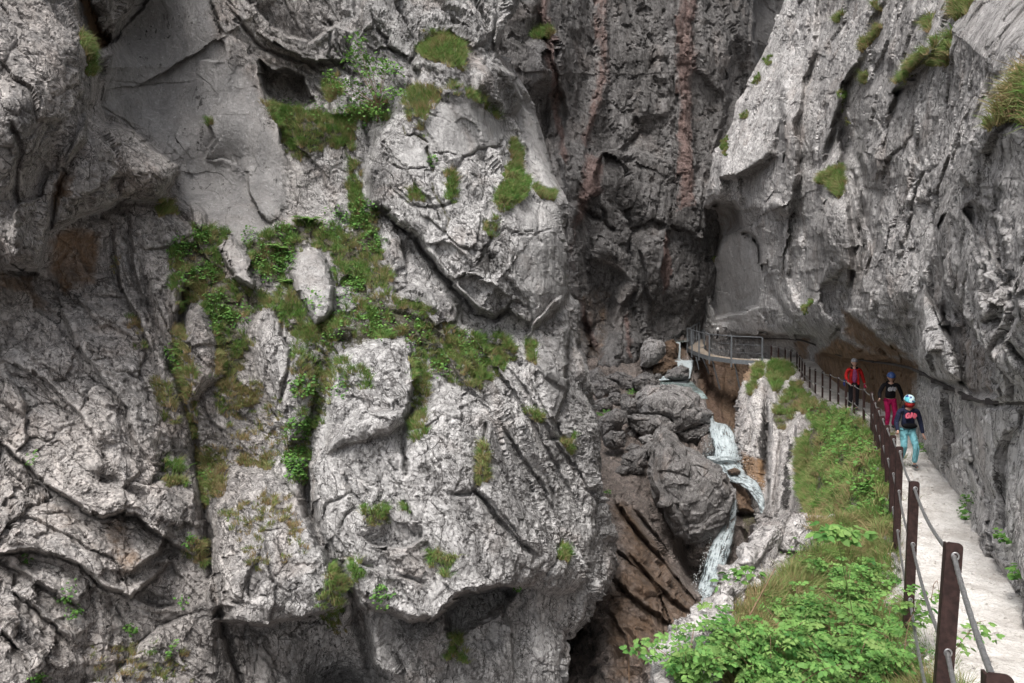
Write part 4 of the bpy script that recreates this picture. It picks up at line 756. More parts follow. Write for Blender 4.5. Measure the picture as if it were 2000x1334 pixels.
def featG(r):
    S, C, B, K, N = r.step, r.crack, r.block, r.bump, r.paint
    for q, h in (([(1190, 960), (1230, 1020), (1290, 1090), (1340, 1150), (1362, 1178)], .6), ([(1170, 1000), (1210, 1080), (1260, 1120), (1320, 1180), (1350, 1200)], .5), ([(1200, 1060), (1250, 1100), (1280, 1150), (1290, 1170), (1262, 1172), (1220, 1150)], .5),
                 ([(1190, 1120), (1230, 1160), (1280, 1200), (1330, 1230)], .4), ([(1180, 1180), (1220, 1240), (1230, 1320)], .35), ([(1230, 980), (1280, 1040), (1320, 1110)], .5)):
        S(q, h, 50, 4, .4); C(q, 3, .08)
    B([(1192, 1052), (1216, 1068), (1240, 1100), (1262, 1122), (1284, 1142), (1290, 1162), (1280, 1174), (1256, 1172), (1232, 1160), (1200, 1130), (1192, 1100)], .7, 4, rnd=16)
    B([(1338, 1000), (1420, 960), (1440, 1000), (1410, 1100), (1370, 1150), (1350, 1140), (1330, 1080)], -2.2, 14); S([(1360, 700), (1352, 740), (1370, 790), (1395, 820)], .6, 30, 3)
    for x in (1395, 1420, 1445, 1462): S([(x, 712), (x - 12, 780), (x - 4, 850), (x - 8, 900)], .5, 30, 4, .5)
    B([(1432, 945), (1490, 990), (1492, 1000), (1432, 1000)], .5, 6); B([(1440, 1000), (1490, 998), (1480, 1060), (1436, 1076)], -.3, 5); N('soil', [(1444, 1002), (1486, 998), (1480, 1040), (1450, 1050)], .9, 5)
    N('brown', [(1352, 700), (1500, 712), (1500, 960), (1440, 920), (1380, 820)], 1, 8); N('red', [(1350, 700), (1440, 712), (1400, 760), (1460, 900), (1420, 880), (1370, 780)], .55, 12)
    N('brown', [(1190, 970), (1230, 980), (1350, 1150), (1370, 1180), (1340, 1250), (1240, 1334), (1190, 1334), (1180, 1180), (1210, 1080)], .78, 26); N('brown', [(1430, 940), (1490, 985), (1492, 1000), (1436, 1000)], 1, 6); N('brown', [(1262, 672), (1340, 665), (1345, 700), (1300, 740), (1262, 720)], .8, 8)
    N('dark', [(1130, 1150), (1170, 1200), (1190, 1334), (1090, 1334), (1100, 1240)], .9, 16); N('dark', [(1300, 1000), (1430, 950), (1420, 1080), (1360, 1140), (1330, 1080)], .9, 10); N('dark', [(1152, 900), (1260, 960), (1290, 1040), (1220, 1000)], .4, 16)  # shade painted into the cliff-foot recess and the hole behind the chockstone
recG = {}
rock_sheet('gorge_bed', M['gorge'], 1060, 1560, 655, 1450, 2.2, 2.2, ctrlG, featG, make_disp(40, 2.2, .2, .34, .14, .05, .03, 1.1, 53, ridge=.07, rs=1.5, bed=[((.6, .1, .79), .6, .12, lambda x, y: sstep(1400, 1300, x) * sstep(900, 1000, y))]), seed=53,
    ytop=poly_fn([(1060, 705), (1240, 722), (1258, 690), (1268, 668), (1300, 664), (1340, 658), (1348, 690), (1352, 700), (1400, 704), (1450, 706), (1500, 712), (1560, 716)]), top_up=5, top_dir=(.1, 1, .0), out=recG, warp=6)

# cliffs carry on past the frame on both sides and behind the viewer, so that light comes only down the gorge
def side_wall(name, pts, zlo, zhi, mat, seed, flip):
    pts = np.array(pts, float); L = np.concatenate([[0], np.cumsum(np.linalg.norm(np.diff(pts, axis=0), axis=1))])
    s = np.linspace(0, L[-1], 150); x = np.interp(s, L, pts[:, 0]); y = np.interp(s, L, pts[:, 1]); z = np.linspace(zhi, zlo, 130)
    W = np.stack([np.broadcast_to(x, (130, 150)), np.broadcast_to(y, (130, 150)), np.broadcast_to(z[:, None], (130, 150))], -1).copy()
    tx, ty = np.gradient(x), np.gradient(y); n = np.stack([-ty, tx, 0 * tx], -1); n /= np.linalg.norm(n, axis=-1, keepdims=True)
    h = 1.1 * fbm(W * .22, 4, .5, seed) + .35 * facets(W / np.array([1.6, 1.6, 3]), seed + 3)[0] + .12 * fbm(W * 1.6, 3, .55, seed + 5, ridged=True)
    W = W + n[None] * h[..., None]
    tag(grid_obj(name, W, mat, flip=flip), kind='structure')
side_wall('left_cliff_beyond', [(-9.6, 11.5), (-10.5, 6), (-10.0, -2), (-8.0, -14), (-4, -24)], -12, 2.5, M['left'], 201, False)
side_wall('right_cliff_beyond', [(5.1, 5.0), (3.9, 3.2), (2.6, -1.0), (1.6, -6), (4, -14), (7, -26)], -1.5, 9, M['right'], 211, True)
gx, gy = np.meshgrid(np.linspace(-60, 60, 120), np.linspace(-60, 80, 140), indexing='xy')
gw = np.stack([gx, gy, -10.5 + .8 * fbm(np.stack([gx * .2, gy * .2, 0 * gx], -1), 4)], -1)
tag(grid_obj('gorge_floor', gw, M['gorge']), kind='structure')
# ============================================================ water
def water_mat():
    m = NT('white_water'); a = m.n("ShaderNodeAttribute", attribute_name='flow'); p = m.n("ShaderNodeSeparateColor"); m.l(a.outputs['Color'], p.inputs[0])
    cx = m.n("ShaderNodeCombineXYZ"); m.l(m.math('MULTIPLY', p.outputs[0], 17.), cx.inputs[0]); m.l(m.math('MULTIPLY', p.outputs[1], 1.6), cx.inputs[1])
    n1 = m.noise(cx.outputs[0], 1., 6, .65, .5); v = m.co(); n2 = m.noise(v, 14, 5, .65)
    f = m.math('ADD', m.math('MULTIPLY', n1, .7), m.math('MULTIPLY', n2, .35))
    foam = m.ramp(m.math('ADD', f, m.math('MULTIPLY', m.math('SUBTRACT', p.outputs[2], .5), .7)), .42, .82)
    c = m.mix(foam, (.10, .135, .145), (.44, .49, .505))
    m.fin(c, .35, m.bump(f, .7, .06), .5)
    tr = m.n("ShaderNodeBsdfTransparent"); mx = m.n("ShaderNodeMixShader")
    m.l(m.ramp(foam, 0., .7, .12, 1.), mx.inputs[0]); m.l(tr.outputs[0], mx.inputs[1]); m.l(m.b.outputs[0], mx.inputs[2]); m.l(mx.outputs[0], m.out.inputs[0])
    return m.m
M['water'] = water_mat()
m = NT('still_water'); n = m.noise(m.co((1, 1, 1)), 5, 4, .6, .5)
M['pool'] = m.fin(m.mix(m.ramp(n, .4, .62), (.10, .13, .12), (.30, .36, .36)), .12, m.bump(n, .4, .05), .5)
def ribbon(name, st, mat, bulge=.18, foam=.7, nu=26, seed=0, rough=.05):
    """st: stations (left px, left py, right px, right py, Y)"""
    st = np.array(st, float); n = len(st); t = np.linspace(0, n - 1, n * 10)
    def ip(c): return np.interp(t, np.arange(n), c)
    def sm(a):
        k = np.array([1, 2, 3, 4, 3, 2, 1.]); k /= k.sum(); return np.convolve(np.pad(a, 3, mode='edge'), k, 'valid')
    c = [sm(ip(st[:, k])) for k in range(5)]
    u = np.linspace(0, 1, nu)[None]
    PX = c[0][:, None] * (1 - u) + c[2][:, None] * u; PY = c[1][:, None] * (1 - u) + c[3][:, None] * u
    wid = np.hypot(c[2] - c[0], c[3] - c[1]) / F * c[4]
    D = c[4][:, None] - np.sqrt(np.clip(1 - (2 * u - 1) ** 2, 0, 1)) * np.minimum(bulge * 2.5, wid * .5)[:, None]
    e = 1 - np.abs(2 * u - 1)
    fl = np.stack([u * wid[:, None] * 1.0 + 0 * PX, t[:, None] * .8 + 0 * PX, foam + .25 * fbm(np.stack([PX / 9, PY / 14, 0 * PX + seed], -1), 3) + 0 * PX - .25 * (e < .12)], -1)
    D = D + rough * fbm(np.stack([u * wid[:, None] * 9 + 0 * PX, t[:, None] * 1.6 + 0 * PX, 0 * PX + seed], -1), 4, .6, seed)
    PX = PX + 3.0 * fbm(np.stack([PX * 0 + t[:, None] * .9, u * 2 + 0 * PX, 0 * PX], -1), 3, .6, seed + 3)
    W = unproj(PX, PY, D)
    o = grid_obj(name, W, mat, attrs={'flow': fl}, smooth=True); tag(o, kind='structure'); return o
ribbon('waterfall', [(1316, 668, 1328, 668, 37.4), (1319, 674, 1330, 674, 37.0), (1321, 690, 1329, 690, 36.7), (1320, 702, 1330, 702, 36.5), (1316, 708, 1340, 706, 36.2)], M['water'], .1, .9, 16, 1)
ribbon('waterfall', [(1296, 690, 1302, 688, 36.4), (1297, 700, 1304, 698, 36.2), (1297, 708, 1307, 706, 36)], M['water'], .08, .5, 10, 2)
ribbon('stream', [(1312, 704, 1354, 703, 35.9), (1318, 714, 1354, 712, 35.2), (1334, 726, 1352, 724, 34.4), (1338, 738, 1348, 738, 33.8), (1310, 744, 1346, 743, 33.3), (1290, 748, 1342, 752, 32.8)], M['water'], .12, .85, 22, 3)
ribbon('stream', [(1266, 736, 1300, 734, 33.2), (1276, 744, 1312, 742, 32.8)], M['water'], .1, .8, 18, 4)
ribbon('stream_pool', [(1264, 734, 1352, 745, 33.6), (1280, 752, 1360, 756, 32), (1300, 764, 1372, 764, 30.8), (1330, 780, 1384, 780, 30)], M['pool'], .02, .5, 30, 5, .01)
ribbon('stream_pool', [(1262, 664, 1345, 662, 39), (1262, 670, 1345, 668, 37.2)], M['pool'], .02, .5, 20, 5, .01)
ribbon('waterfall', [(1376, 800, 1386, 800, 28.9), (1380, 806, 1387, 804, 28.4), (1384, 818, 1393, 814, 27.8), (1388, 830, 1398, 824, 27.0), (1384, 838, 1420, 828, 26.2), (1384, 848, 1434, 840, 25.8), (1390, 862, 1438, 856, 25.4), (1394, 880, 1442, 874, 25.0), (1390, 896, 1446, 890, 24.7), (1382, 902, 1450, 900, 24.5)], M['water'], .3, .72, 36, 6, .12)
ribbon('waterfall', [(1384, 846, 1400, 852, 25.9), (1378, 862, 1402, 866, 25.5), (1372, 880, 1403, 884, 25.1), (1368, 896, 1404, 898, 24.7)], M['water'], .25, .28, 26, 7, .08)
ribbon('stream', [(1376, 890, 1450, 892, 24.2), (1378, 899, 1450, 899, 24.15), (1384, 908, 1450, 906, 24.3), (1396, 920, 1454, 918, 23.8), (1412, 932, 1458, 926, 23.4), (1426, 942, 1466, 930, 23.1), (1444, 946, 1478, 940, 22.8), (1458, 956, 1488, 956, 22.5), (1470, 970, 1492, 968, 22.3), (1480, 986, 1494, 982, 22.1), (1486, 1004, 1498, 1002, 22)], M['water'], .16, .68, 34, 8, .08)
ribbon('waterfall', [(1414, 962, 1434, 960, 21.6), (1416, 978, 1440, 976, 21.2), (1410, 1000, 1440, 998, 20.9), (1400, 1030, 1438, 1026, 20.6), (1388, 1060, 1434, 1054, 20.3), (1378, 1090, 1426, 1086, 20.0), (1370, 1120, 1416, 1116, 19.6), (1362, 1145, 1404, 1140, 19.2), (1352, 1168, 1392, 1162, 18.8), (1344, 1190, 1384, 1190, 18.4)], M['water'], .3, .66, 36, 9, .10)

# ============================================================ boulders
def icogrid(n):
    """cube-sphere: even quads"""
    V, Q = [], []; base = 0; t = np.tan(np.linspace(-math.pi / 4, math.pi / 4, n))
    a, b = np.meshgrid(t, t, indexing='ij'); o = np.ones_like(a); idx = np.arange(n * n).reshape(n, n)
    q = np.stack([idx[:-1, :-1], idx[1:, :-1], idx[1:, 1:], idx[:-1, 1:]], -1).reshape(-1, 4)
    for P_ in ([o, a, b], [-o, b, a], [b, o, a], [a, -o, b], [a, b, o], [b, a, -o]):
        p = np.stack(P_, -1).reshape(-1, 3); V.append(p / np.linalg.norm(p, axis=1, keepdims=True)); Q.append(q + base); base += n * n
    V = np.concatenate(V); Q = np.concatenate(Q)
    key = np.round(V * 1e5).astype(np.int64); _, first, inv = np.unique(key, axis=0, return_index=True, return_inverse=True)
    return V[first], inv.reshape(-1)[Q]
SPH = {n: icogrid(n) for n in (14, 26, 48, 90)}
def boulder(pts, Y, thick, label, n=26, mat='boulder', seed=0, rough=1., name='boulder', group=None, light=0, dark=0, brown=0, soil=0):
    pts = np.array(pts, float); c = pts.mean(0); V, Q = SPH[n]
    ang = np.arctan2(pts[:, 1] - c[1], pts[:, 0] - c[0]); rad = np.hypot(pts[:, 0] - c[0], pts[:, 1] - c[1])
    th = np.linspace(-math.pi, math.pi, 181)[:-1]; rr = np.full(180, 1e9)
    for k in range(len(pts)):               # ray against every outline edge
        p, e = pts[k] - c, pts[(k + 1) % len(pts)] - pts[k]
        den = np.cos(th) * e[1] - np.sin(th) * e[0]
        t = (p[0] * e[1] - p[1] * e[0]) / (den + 1e-9); s = (p[0] * np.sin(th) - p[1] * np.cos(th)) / (den + 1e-9)
        rr = np.where((t > 0) & (s >= 0) & (s <= 1) & (t < rr), t, rr)
    rr = np.where(rr > 1e8, rad.mean(), rr)
    
    u, v, w = V[:, 0], -V[:, 2], -V[:, 1]; rho = np.sqrt(u * u + v * v); a = np.arctan2(v, u)
    r = np.interp(a, np.append(th, math.pi), np.append(rr, rr[0])); k = rho ** .85
    PX = c[0] + k * r * np.cos(a); PY = c[1] + k * r * np.sin(a)
    size = rr.mean() / F * Y
    W = unproj(PX, PY, np.full(len(PX), Y)); ctr = unproj(c[0], c[1], Y)
    dirv = (ctr - np.array([0, 0, CAMZ])); dirv /= np.linalg.norm(dirv)
    W = W + dirv * (-np.sign(w) * np.abs(w) ** .75 * thick)[:, None] * -1 * -1
    nd = W - ctr; nd /= np.linalg.norm(nd, axis=1, keepdims=True) + 1e-9
    q = (W + seed * 7.1) / size; q = q + .2 * np.stack([fbm(q * 1.2, 2, .5, seed), fbm(q * 1.2 + 7, 2, .5, seed), 0 * q[:, 0]], -1)
    f1, e1 = facets(q / 1.05, seed + 1); f2, e2 = facets(q / .3, seed + 2)
    h = .34 * f1 + .16 * f2 - .03 * np.exp(-e1 / .05) + .07 * fbm(q * 2.2, 4, .6, seed + 3, ridged=True) + .045 * fbm(q * 7, 3, .6, seed + 4)
    W = W + nd * (h * size * rough)[:, None]
    o_ = np.ones(len(W)); at = {'paint': np.stack([o_ * brown, o_ * dark, o_ * soil], -1), 'paint2': np.stack([o_ * 0, o_ * light, o_ * 0], -1)}
    lo = ctr.copy(); ob = mesh_obj(name, W - lo, Q, M[mat], attrs=at); ob.location = lo
    tag(ob, label, 'boulder' if name == 'boulder' else 'stone', group)
    # object coordinates differ per stone, which keeps the texture of each one its own
    return ob
def z1(*p): return [(1120 + a / 4, 600 + b / 4) for a, b in p]
boulder(z1((525, 330), (560, 270), (600, 250), (680, 260), (714, 300), (712, 360), (680, 400), (640, 440), (580, 468), (528, 455)), 33.8, 1.1, 'pale rounded boulder left of the small upper waterfall', 48, seed=1, light=.9, rough=.7)
boulder(z1((715, 275), (780, 258), (818, 300), (815, 395), (770, 430), (725, 400)), 36.6, .8, 'wet brown rock that splits the small upper waterfall', 26, 'gorge', 2, brown=1)
boulder(z1((598, 520), (640, 460), (700, 432), (790, 428), (808, 460), (780, 500), (700, 535), (640, 540)), 34.0, .7, 'wet brown angular rock in front of the pale boulder in the upper pool', 26, 'gorge', 3, brown=1)
boulder(z1((712, 548), (750, 495), (830, 460), (895, 478), (898, 540), (850, 570), (760, 568)), 33.2, .7, 'mossy grey rock with foam around it in the upper pool', 26, 'boulder', 4, soil=.45)
boulder(z1((98, 575), (125, 500), (190, 482), (250, 530), (262, 580), (180, 620), (100, 620)), 30.5, .9, 'dull grey boulder touching the foot of the left cliff edge', 26, seed=5)
boulder(z1((108, 610), (230, 552), (335, 598), (365, 655), (300, 690), (130, 700)), 29.8, .8, 'flat grey boulder in front of the boulder at the left cliff edge', 26, seed=6)
boulder(z1((255, 545), (340, 500), (400, 512), (470, 572), (478, 645), (370, 662), (345, 600)), 31, .8, 'angular grey boulder with a flat top and shaded front below the dark cliff', 26, seed=7)
boulder(z1((465, 560), (560, 522), (620, 538), (665, 600), (610, 650), (520, 660)), 30.4, .8, 'grey boulder between the flat-topped one and the largest rounded one', 26, seed=8)
boulder(z1((485, 745), (520, 680), (600, 630), (780, 622), (900, 638), (985, 700), (1015, 780), (1062, 830), (1054, 900), (960, 945), (800, 990), (775, 900), (700, 865), (600, 855), (500, 830)), 28.3, 1.9, 'huge domed grey boulder beside the main waterfall spout', 90, seed=9, light=.4, rough=.7)
boulder(z1((795, 985), (960, 935), (1062, 895), (1082, 940), (1040, 1015), (950, 1056), (860, 1056)), 27.6, .8, 'dark wet boulder wedged under the huge domed boulder', 26, 'boulder', 10, dark=.8)
boulder(z1((405, 850), (600, 845), (720, 865), (795, 920), (785, 1000), (660, 965), (560, 1010), (480, 965)), 26.6, .9, 'broad low grey boulder in front of the huge domed boulder', 48, seed=11)
boulder(z1((195, 880), (330, 795), (400, 825), (412, 890), (320, 965), (230, 1000)), 25.8, .8, 'tilted wedge-shaped boulder beside the left cliff with a fern above it', 26, seed=12)
boulder(z1((145, 740), (250, 712), (305, 760), (285, 815), (180, 840)), 28, .7, 'small grey boulder behind the tilted wedge-shaped one', 26, seed=13)
boulder(z1((365, 740), (440, 715), (495, 728), (495, 825), (430, 860), (378, 800)), 28, .7, 'blocky boulder at the left foot of the huge domed boulder', 26, seed=14)
boulder(z1((235, 1010), (300, 975), (395, 975), (398, 1085), (310, 1115), (248, 1085)), 24.4, .6, 'dark blocky stone under the tilted wedge-shaped boulder', 26, seed=15, dark=.4)
boulder(z1((380, 1170), (450, 1125), (560, 1125), (578, 1235), (520, 1300), (430, 1288), (375, 1225)), 22.6, .6, 'rounded grey boulder left of the great chockstone', 26, seed=16)
boulder(z1((535, 1090), (600, 1055), (668, 1078), (668, 1200), (600, 1240), (560, 1160)), 23, .6, 'upright grey boulder touching the left flank of the great chockstone', 26, seed=17)
boulder(z1((405, 1110), (450, 1068), (515, 1078), (515, 1125), (440, 1135)), 24, .4, 'small round stone above the rounded boulder beside the chockstone', 14, seed=18, name='stone')
boulder(z1((510, 1020), (600, 995), (648, 1030), (610, 1075), (530, 1066)), 24.6, .4, 'pale small stone below the broad low boulder', 14, seed=19, name='stone', light=.6)
boulder(z1((320, 1290), (370, 1238), (435, 1256), (405, 1315), (340, 1330)), 22, .35, 'fist-shaped stone at the bottom of the boulder heap', 14, seed=20, name='stone')
boulder(z1((1205, 1275), (1260, 1255), (1305, 1280), (1290, 1310), (1220, 1310)), 23.2, .35, 'small reddish stone standing in the white stream', 26, 'gorge', 21, name='stone', brown=.8)
boulder(z1((965, 1155), (1010, 1020), (1060, 995), (1130, 1035), (1158, 1120), (1155, 1195), (1050, 1210), (985, 1200)), 26.2, .8, 'wet dark boulder with a thin veil of water running over it', 26, 'gorge', 22, dark=.5)
boulder([(1273, 925), (1276, 885), (1284, 848), (1296, 838), (1312, 852), (1335, 872), (1370, 894), (1400, 914), (1420, 934), (1432, 962), (1426, 992), (1413, 1022), (1396, 1046), (1370, 1056), (1340, 1051), (1315, 1032), (1300, 1006), (1292, 975), (1280, 950)], 20.9, 1.3,
        'great chockstone boulder hanging over the lower waterfall', 90, seed=24, light=.1, dark=.28, rough=.75)
CR = random.Random(5)
SM = []
for k in range(26):
    x, y = CR.uniform(1165, 1300), CR.uniform(735, 1010)
    if k < 8: x, y = CR.uniform(1160, 1230), CR.uniform(930, 1010)
    Yv = float(np.interp(y, [735, 860, 1010], [29.6, 26.2, 21.2])); r = CR.uniform(6, 15)
    pts = [(x + r * CR.uniform(.8, 1.25) * math.cos(t), y + r * CR.uniform(.6, .95) * math.sin(t)) for t in np.linspace(0, 2 * math.pi, 9)[:-1]]
    SM.append((y, x, boulder(pts, Yv, r / F * Yv * .9, 'x', 14, seed=60 + k, name='stone', group='small stones between the boulders')))
ORD = 'highest,second,third,fourth,fifth,sixth,seventh,eighth,ninth,tenth,eleventh,twelfth,thirteenth,fourteenth,fifteenth,sixteenth,seventeenth,eighteenth,nineteenth,twentieth,twenty-first,twenty-second,twenty-third,twenty-fourth,twenty-fifth,lowest'.split(',')
for k, (y, x, o) in enumerate(sorted(SM, key=lambda t: t[0])):
    o['label'] = f'small rough grey stone between the boulders by the stream, {ORD[k]} of them' + (' from the top' if 0 < k < 25 else '')

# loose stones on the path
def pebbles():
    g = np.random.default_rng(3); V0, Q0 = icogrid(4); n = 2600; Vs, Qs = [], []
    i = g.integers(60, pathW.shape[0], n); j = np.clip((g.beta(.8, 1.1, n) * 70).astype(int), 3, 72); c = pathW[i, j]
    for k in range(n):
        s = .006 + .02 * g.random() ** 3; A_ = g.normal(size=(3, 3)); Qm, _ = np.linalg.qr(A_)
        Vs.append((V0 * (1 + .25 * g.normal(size=(len(V0), 1)))) * np.array([1, .8, .55]) @ Qm * s + c[k] + [g.normal() * .05, g.normal() * .03, s * .2]); Qs.append(Q0 + k * len(V0))
    tag(mesh_obj('gravel', np.concatenate(Vs), np.concatenate(Qs), M['path']), 'loose gravel strewn over the pale path', 'gravel', None, 'stuff')
pebbles()

def spray():
    g = np.random.default_rng(9); V0, Q0 = icogrid(3); Vs, Qs = [], []; k = 0
    for (x0, y0, x1, y1, Y0, Y1, sp, n) in ((1384, 838, 1380, 900, 26, 24.6, 7, 130), (1432, 845, 1448, 900, 25.6, 24.2, 5, 110), (1380, 904, 1450, 904, 24.3, 24.1, 8, 260), (1416, 975, 1350, 1165, 21.1, 18.7, 3, 160), (1438, 980, 1392, 1160, 21, 18.7, 3, 120), (1350, 1165, 1392, 1165, 18.7, 18.6, 7, 200),
                                        (1316, 706, 1350, 704, 35.8, 35.6, 4, 110), (1400, 920, 1480, 946, 23.7, 22.8, 6, 170), (1376, 802, 1392, 830, 28.4, 27, 3, 50)):
        t = g.random(n); px = x0 + (x1 - x0) * t + g.normal(0, sp, n); py = y0 + (y1 - y0) * t + g.normal(0, sp * .8, n); Y = Y0 + (Y1 - Y0) * t - g.uniform(.0, .25, n)
        C_ = unproj(px, py, Y)
        for c in C_: Vs.append(V0 * g.uniform(.004, .010) * np.array([1, 1, g.uniform(1, 2.2)]) + c); Qs.append(Q0 + k * len(V0)); k += 1
    tag(mesh_obj('spray', np.concatenate(Vs), np.concatenate(Qs), M['foam'], True), 'white drops and foam flying off the waterfalls', 'spray', None, 'stuff')
M['foam'] = plain('foam', (.62, .65, .66), .4)
spray()
# ============================================================ grass
def blades(base, nrm, L, Wd, tone, straw, droop=.55, spread=.5, seed=0):
    g = np.random.default_rng(seed); n = len(base)
    up = np.array([0, 0, 1.])
    d = .45 * nrm + .95 * up + spread * g.normal(size=(n, 3)); d /= np.linalg.norm(d, axis=1, keepdims=True)
    side = np.cross(d, np.array([0, -1., .2]) + .6 * g.normal(size=(n, 3))); side /= np.linalg.norm(side, axis=1, keepdims=True) + 1e-9
    m = base + d * (L * .55)[:, None]
    d2 = d * .7 + .5 * nrm - up * droop * g.uniform(.3, 1.6, (n, 1)); d2 /= np.linalg.norm(d2, axis=1, keepdims=True)
    t = m + d2 * (L * .5)[:, None]
    w = side * (Wd * .5)[:, None]
    V = np.stack([base - w, base + w, m - w * .8, m + w * .8, t - w * .15, t + w * .15], 1).reshape(-1, 3)
    k = np.arange(n)[:, None] * 6
    Q = np.concatenate([k + np.array([[0, 1, 3, 2]]), k + np.array([[2, 3, 5, 4]])], 0)
    c = np.zeros((n, 6, 3)); c[..., 0] = tone[:, None]; c[..., 1] = straw[:, None]; c[:, :2, 1] = np.clip(straw + .35, 0, 1)[:, None]
    return V, Q, c.reshape(-1, 3)
def patch(recs, poly, dens, L=.16, Wd=.009, per=14, straw=.3, seed=0, cover=.5, tuft=.035, droop=.55, holes=()):
    g = np.random.default_rng(seed)
    Vs, Qs, Cs, off = [], [], [], 0
    for rec in recs:
        PX, PY = rec['PX'], rec['PY']; a = np.array(poly)
        w = np.where((PX > a[:, 0].min()) & (PX < a[:, 0].max()) & (PY > a[:, 1].min()) & (PY < a[:, 1].max()))
        if not len(w[0]): continue
        wob = 13 * fbm(np.stack([PX[w] / 13, PY[w] / 13, 0 * PX[w]], -1), 4, .65, seed)
        ins = inpoly(PX[w] + wob, PY[w] + wob[::-1] * .0 + wob, poly)
        for hp in holes: ins &= ~inpoly(PX[w] + wob * .7, PY[w] + wob * .7, hp)
        cv = fbm(rec['W'][w] * 3.2, 4, .7, seed + 3) * 1.3 + .55 * fbm(rec['W'][w] * 9., 2, .6, seed + 4) + .22
        upf = np.clip(rec['N'][w][:, 2] * .8 + .55, .05, 1)
        pr = rec['ar'][w] * ins * (cv > (.5 - cover) * .9) * upf
        tot = pr.sum()
        if tot <= 0: continue
        nt = int(rec['ar'][w][ins].sum() * dens * min(1, tot / max(1e-9, (rec['ar'][w] * ins).sum()) * 1.4)) + 2
        nt = min(nt, 9000)
        i = g.choice(len(pr), nt, p=pr / tot); c = rec['W'][w][i]; nn = rec['N'][w][i]
        nt2 = nt; ts = np.clip(straw + .9 * fbm(c * 1.7, 3, .5, seed + 8) + g.normal(0, .22, nt), 0, 1); tt = g.uniform(0, 1, nt) ** 1.3 * .8; lean = g.normal(size=(nt, 3)) * .35
        ls = L * g.uniform(.6, 1.35, nt)
        ii = np.repeat(np.arange(nt), per)
        off3 = g.normal(0, 1, (len(ii), 3)) * np.array([1, 1, .35]); b = c[ii] + off3 * tuft * .6; nn = nn[ii] + off3 * .55 + lean[ii]; nn /= np.linalg.norm(nn, axis=1, keepdims=True)
        V, Q, C_ = blades(b, nn, ls[ii] * g.uniform(.6, 1.1, len(ii)), Wd * g.uniform(.7, 1.3, len(ii)), np.clip(tt[ii] + g.uniform(0, .4, len(ii)), 0, 1),
                          np.clip(ts[ii] + g.normal(0, .18, len(ii)), 0, 1), droop, .28, seed + 1)
        Vs.append(V); Qs.append(Q + off); Cs.append(C_); off += len(V)
    if not Vs: return None
    return np.concatenate(Vs), np.concatenate(Qs), np.concatenate(Cs)
def grass(recs, polys, label, kind='stuff', name='grass', cat='grass', **k):
    Vs, Qs, Cs, off = [], [], [], 0
    for j, p_ in enumerate(polys):
        kk = dict(k); kk['seed'] = k.get('seed', 0) + j * 7
        r_ = patch(recs, p_, **kk)
        if r_ is None: continue
        Vs.append(r_[0]); Qs.append(r_[1] + off); Cs.append(r_[2]); off += len(r_[0])
    if not Vs: print('no grass', label); return
    V = np.concatenate(Vs); o0 = V[np.argmin(V[:, 2])].copy() if kind != 'stuff' else np.zeros(3)
    o = mesh_obj(name, V - o0, np.concatenate(Qs), M['grass'], attrs={'tone': np.concatenate(Cs)}); o.location = o0
    tag(o, label, cat, None, kind if kind == 'stuff' else None)
big = [p for p, v in VEG_L]
# carpets nobody could count
grass([recL], [big[3]], 'grass and straw carpet on the ledge under the dark niche high on the left cliff', seed=11, dens=240, L=.19, per=22, straw=.25, cover=.5)
grass([recL], [big[11], big[12]], 'wide green carpet around the two leaning rock slabs on the left cliff', seed=31, dens=200, L=.16, per=20, straw=.18, cover=.26)
grass([recL], [big[13], big[14], big[15], big[16]], 'thin green strips growing down the gullies of the lower left cliff', seed=51, dens=220, L=.15, straw=.2, cover=.4)
grass([recL], [big[17], big[18], big[19], big[20], big[21]], 'brownish grass in the long gully left of the middle rocks', seed=71, dens=280, L=.17, straw=.5, cover=.5)
grass([recL], [big[33], big[34], big[35], big[44], big[45]], 'sparse grass among the tilted beds at the lower left', seed=91, dens=120, L=.12, straw=.45, cover=.3)
grass([recL], [big[1], big[2], big[6]], 'grass along the shoulder of the pinnacle', seed=101, dens=240, L=.17, straw=.35, cover=.42)
# tufts that stand alone
for i, lab in ((0, 'round cushion of green and straw grass on the very tip of the pinnacle'), (4, 'bushy grass tuft on the right shoulder of the pinnacle'), (5, 'small green tuft at the top right corner of the pinnacle'), (7, 'dry hanging tuft in the cleft left of the pinnacle'),
               (8, 'brown grass tuft in the middle of the pinnacle above the black stain'), (9, 'small brown tuft on the upper left of the pinnacle face'), (10, 'small tuft under the forked crack of the pinnacle'), (22, 'grass cushion on the pale face above the great overhang, farthest left'),
               (23, 'brown grass tuft just above the great overhang'), (24, 'single green tuft on the rock rib below the great overhang'), (25, 'long hanging grass strip in the vertical cleft right of the centre'), (26, 'small tuft on the slanting ribs at the right of the promontory'),
               (27, 'tiny tuft on the outer edge of the promontory'), (28, 'small tuft low on the outer flank of the promontory'), (29, 'small green tuft right beside the grass cushion on the pale face'), (30, 'bright green tuft under the pointed lobe at the upper left'),
               (31, 'dark hanging grass in the deep cleft below the middle rock'), (36, 'small green tuft on the brown streaked wall at the left'), (38, 'dry grass line in the thin fissure at the top of the smooth slab'), (39, 'dry brown tuft left of the young tree'),
               (40, 'grass tuft in the lower end of the long gully'), (41, 'moss line on the right edge of the top left block'), (42, 'small tuft beside the deep cleft under the grass cushion'), (43, 'small tuft on the bright edge right of the green carpet'), (46 - 3, '')):
    if lab: grass([recL], [big[i]], lab, kind='thing', name='grass_tuft', cat='grass tuft', seed=200 + i * 13, dens=300, L=.18, per=22, straw=.3, cover=.42, droop=.9)
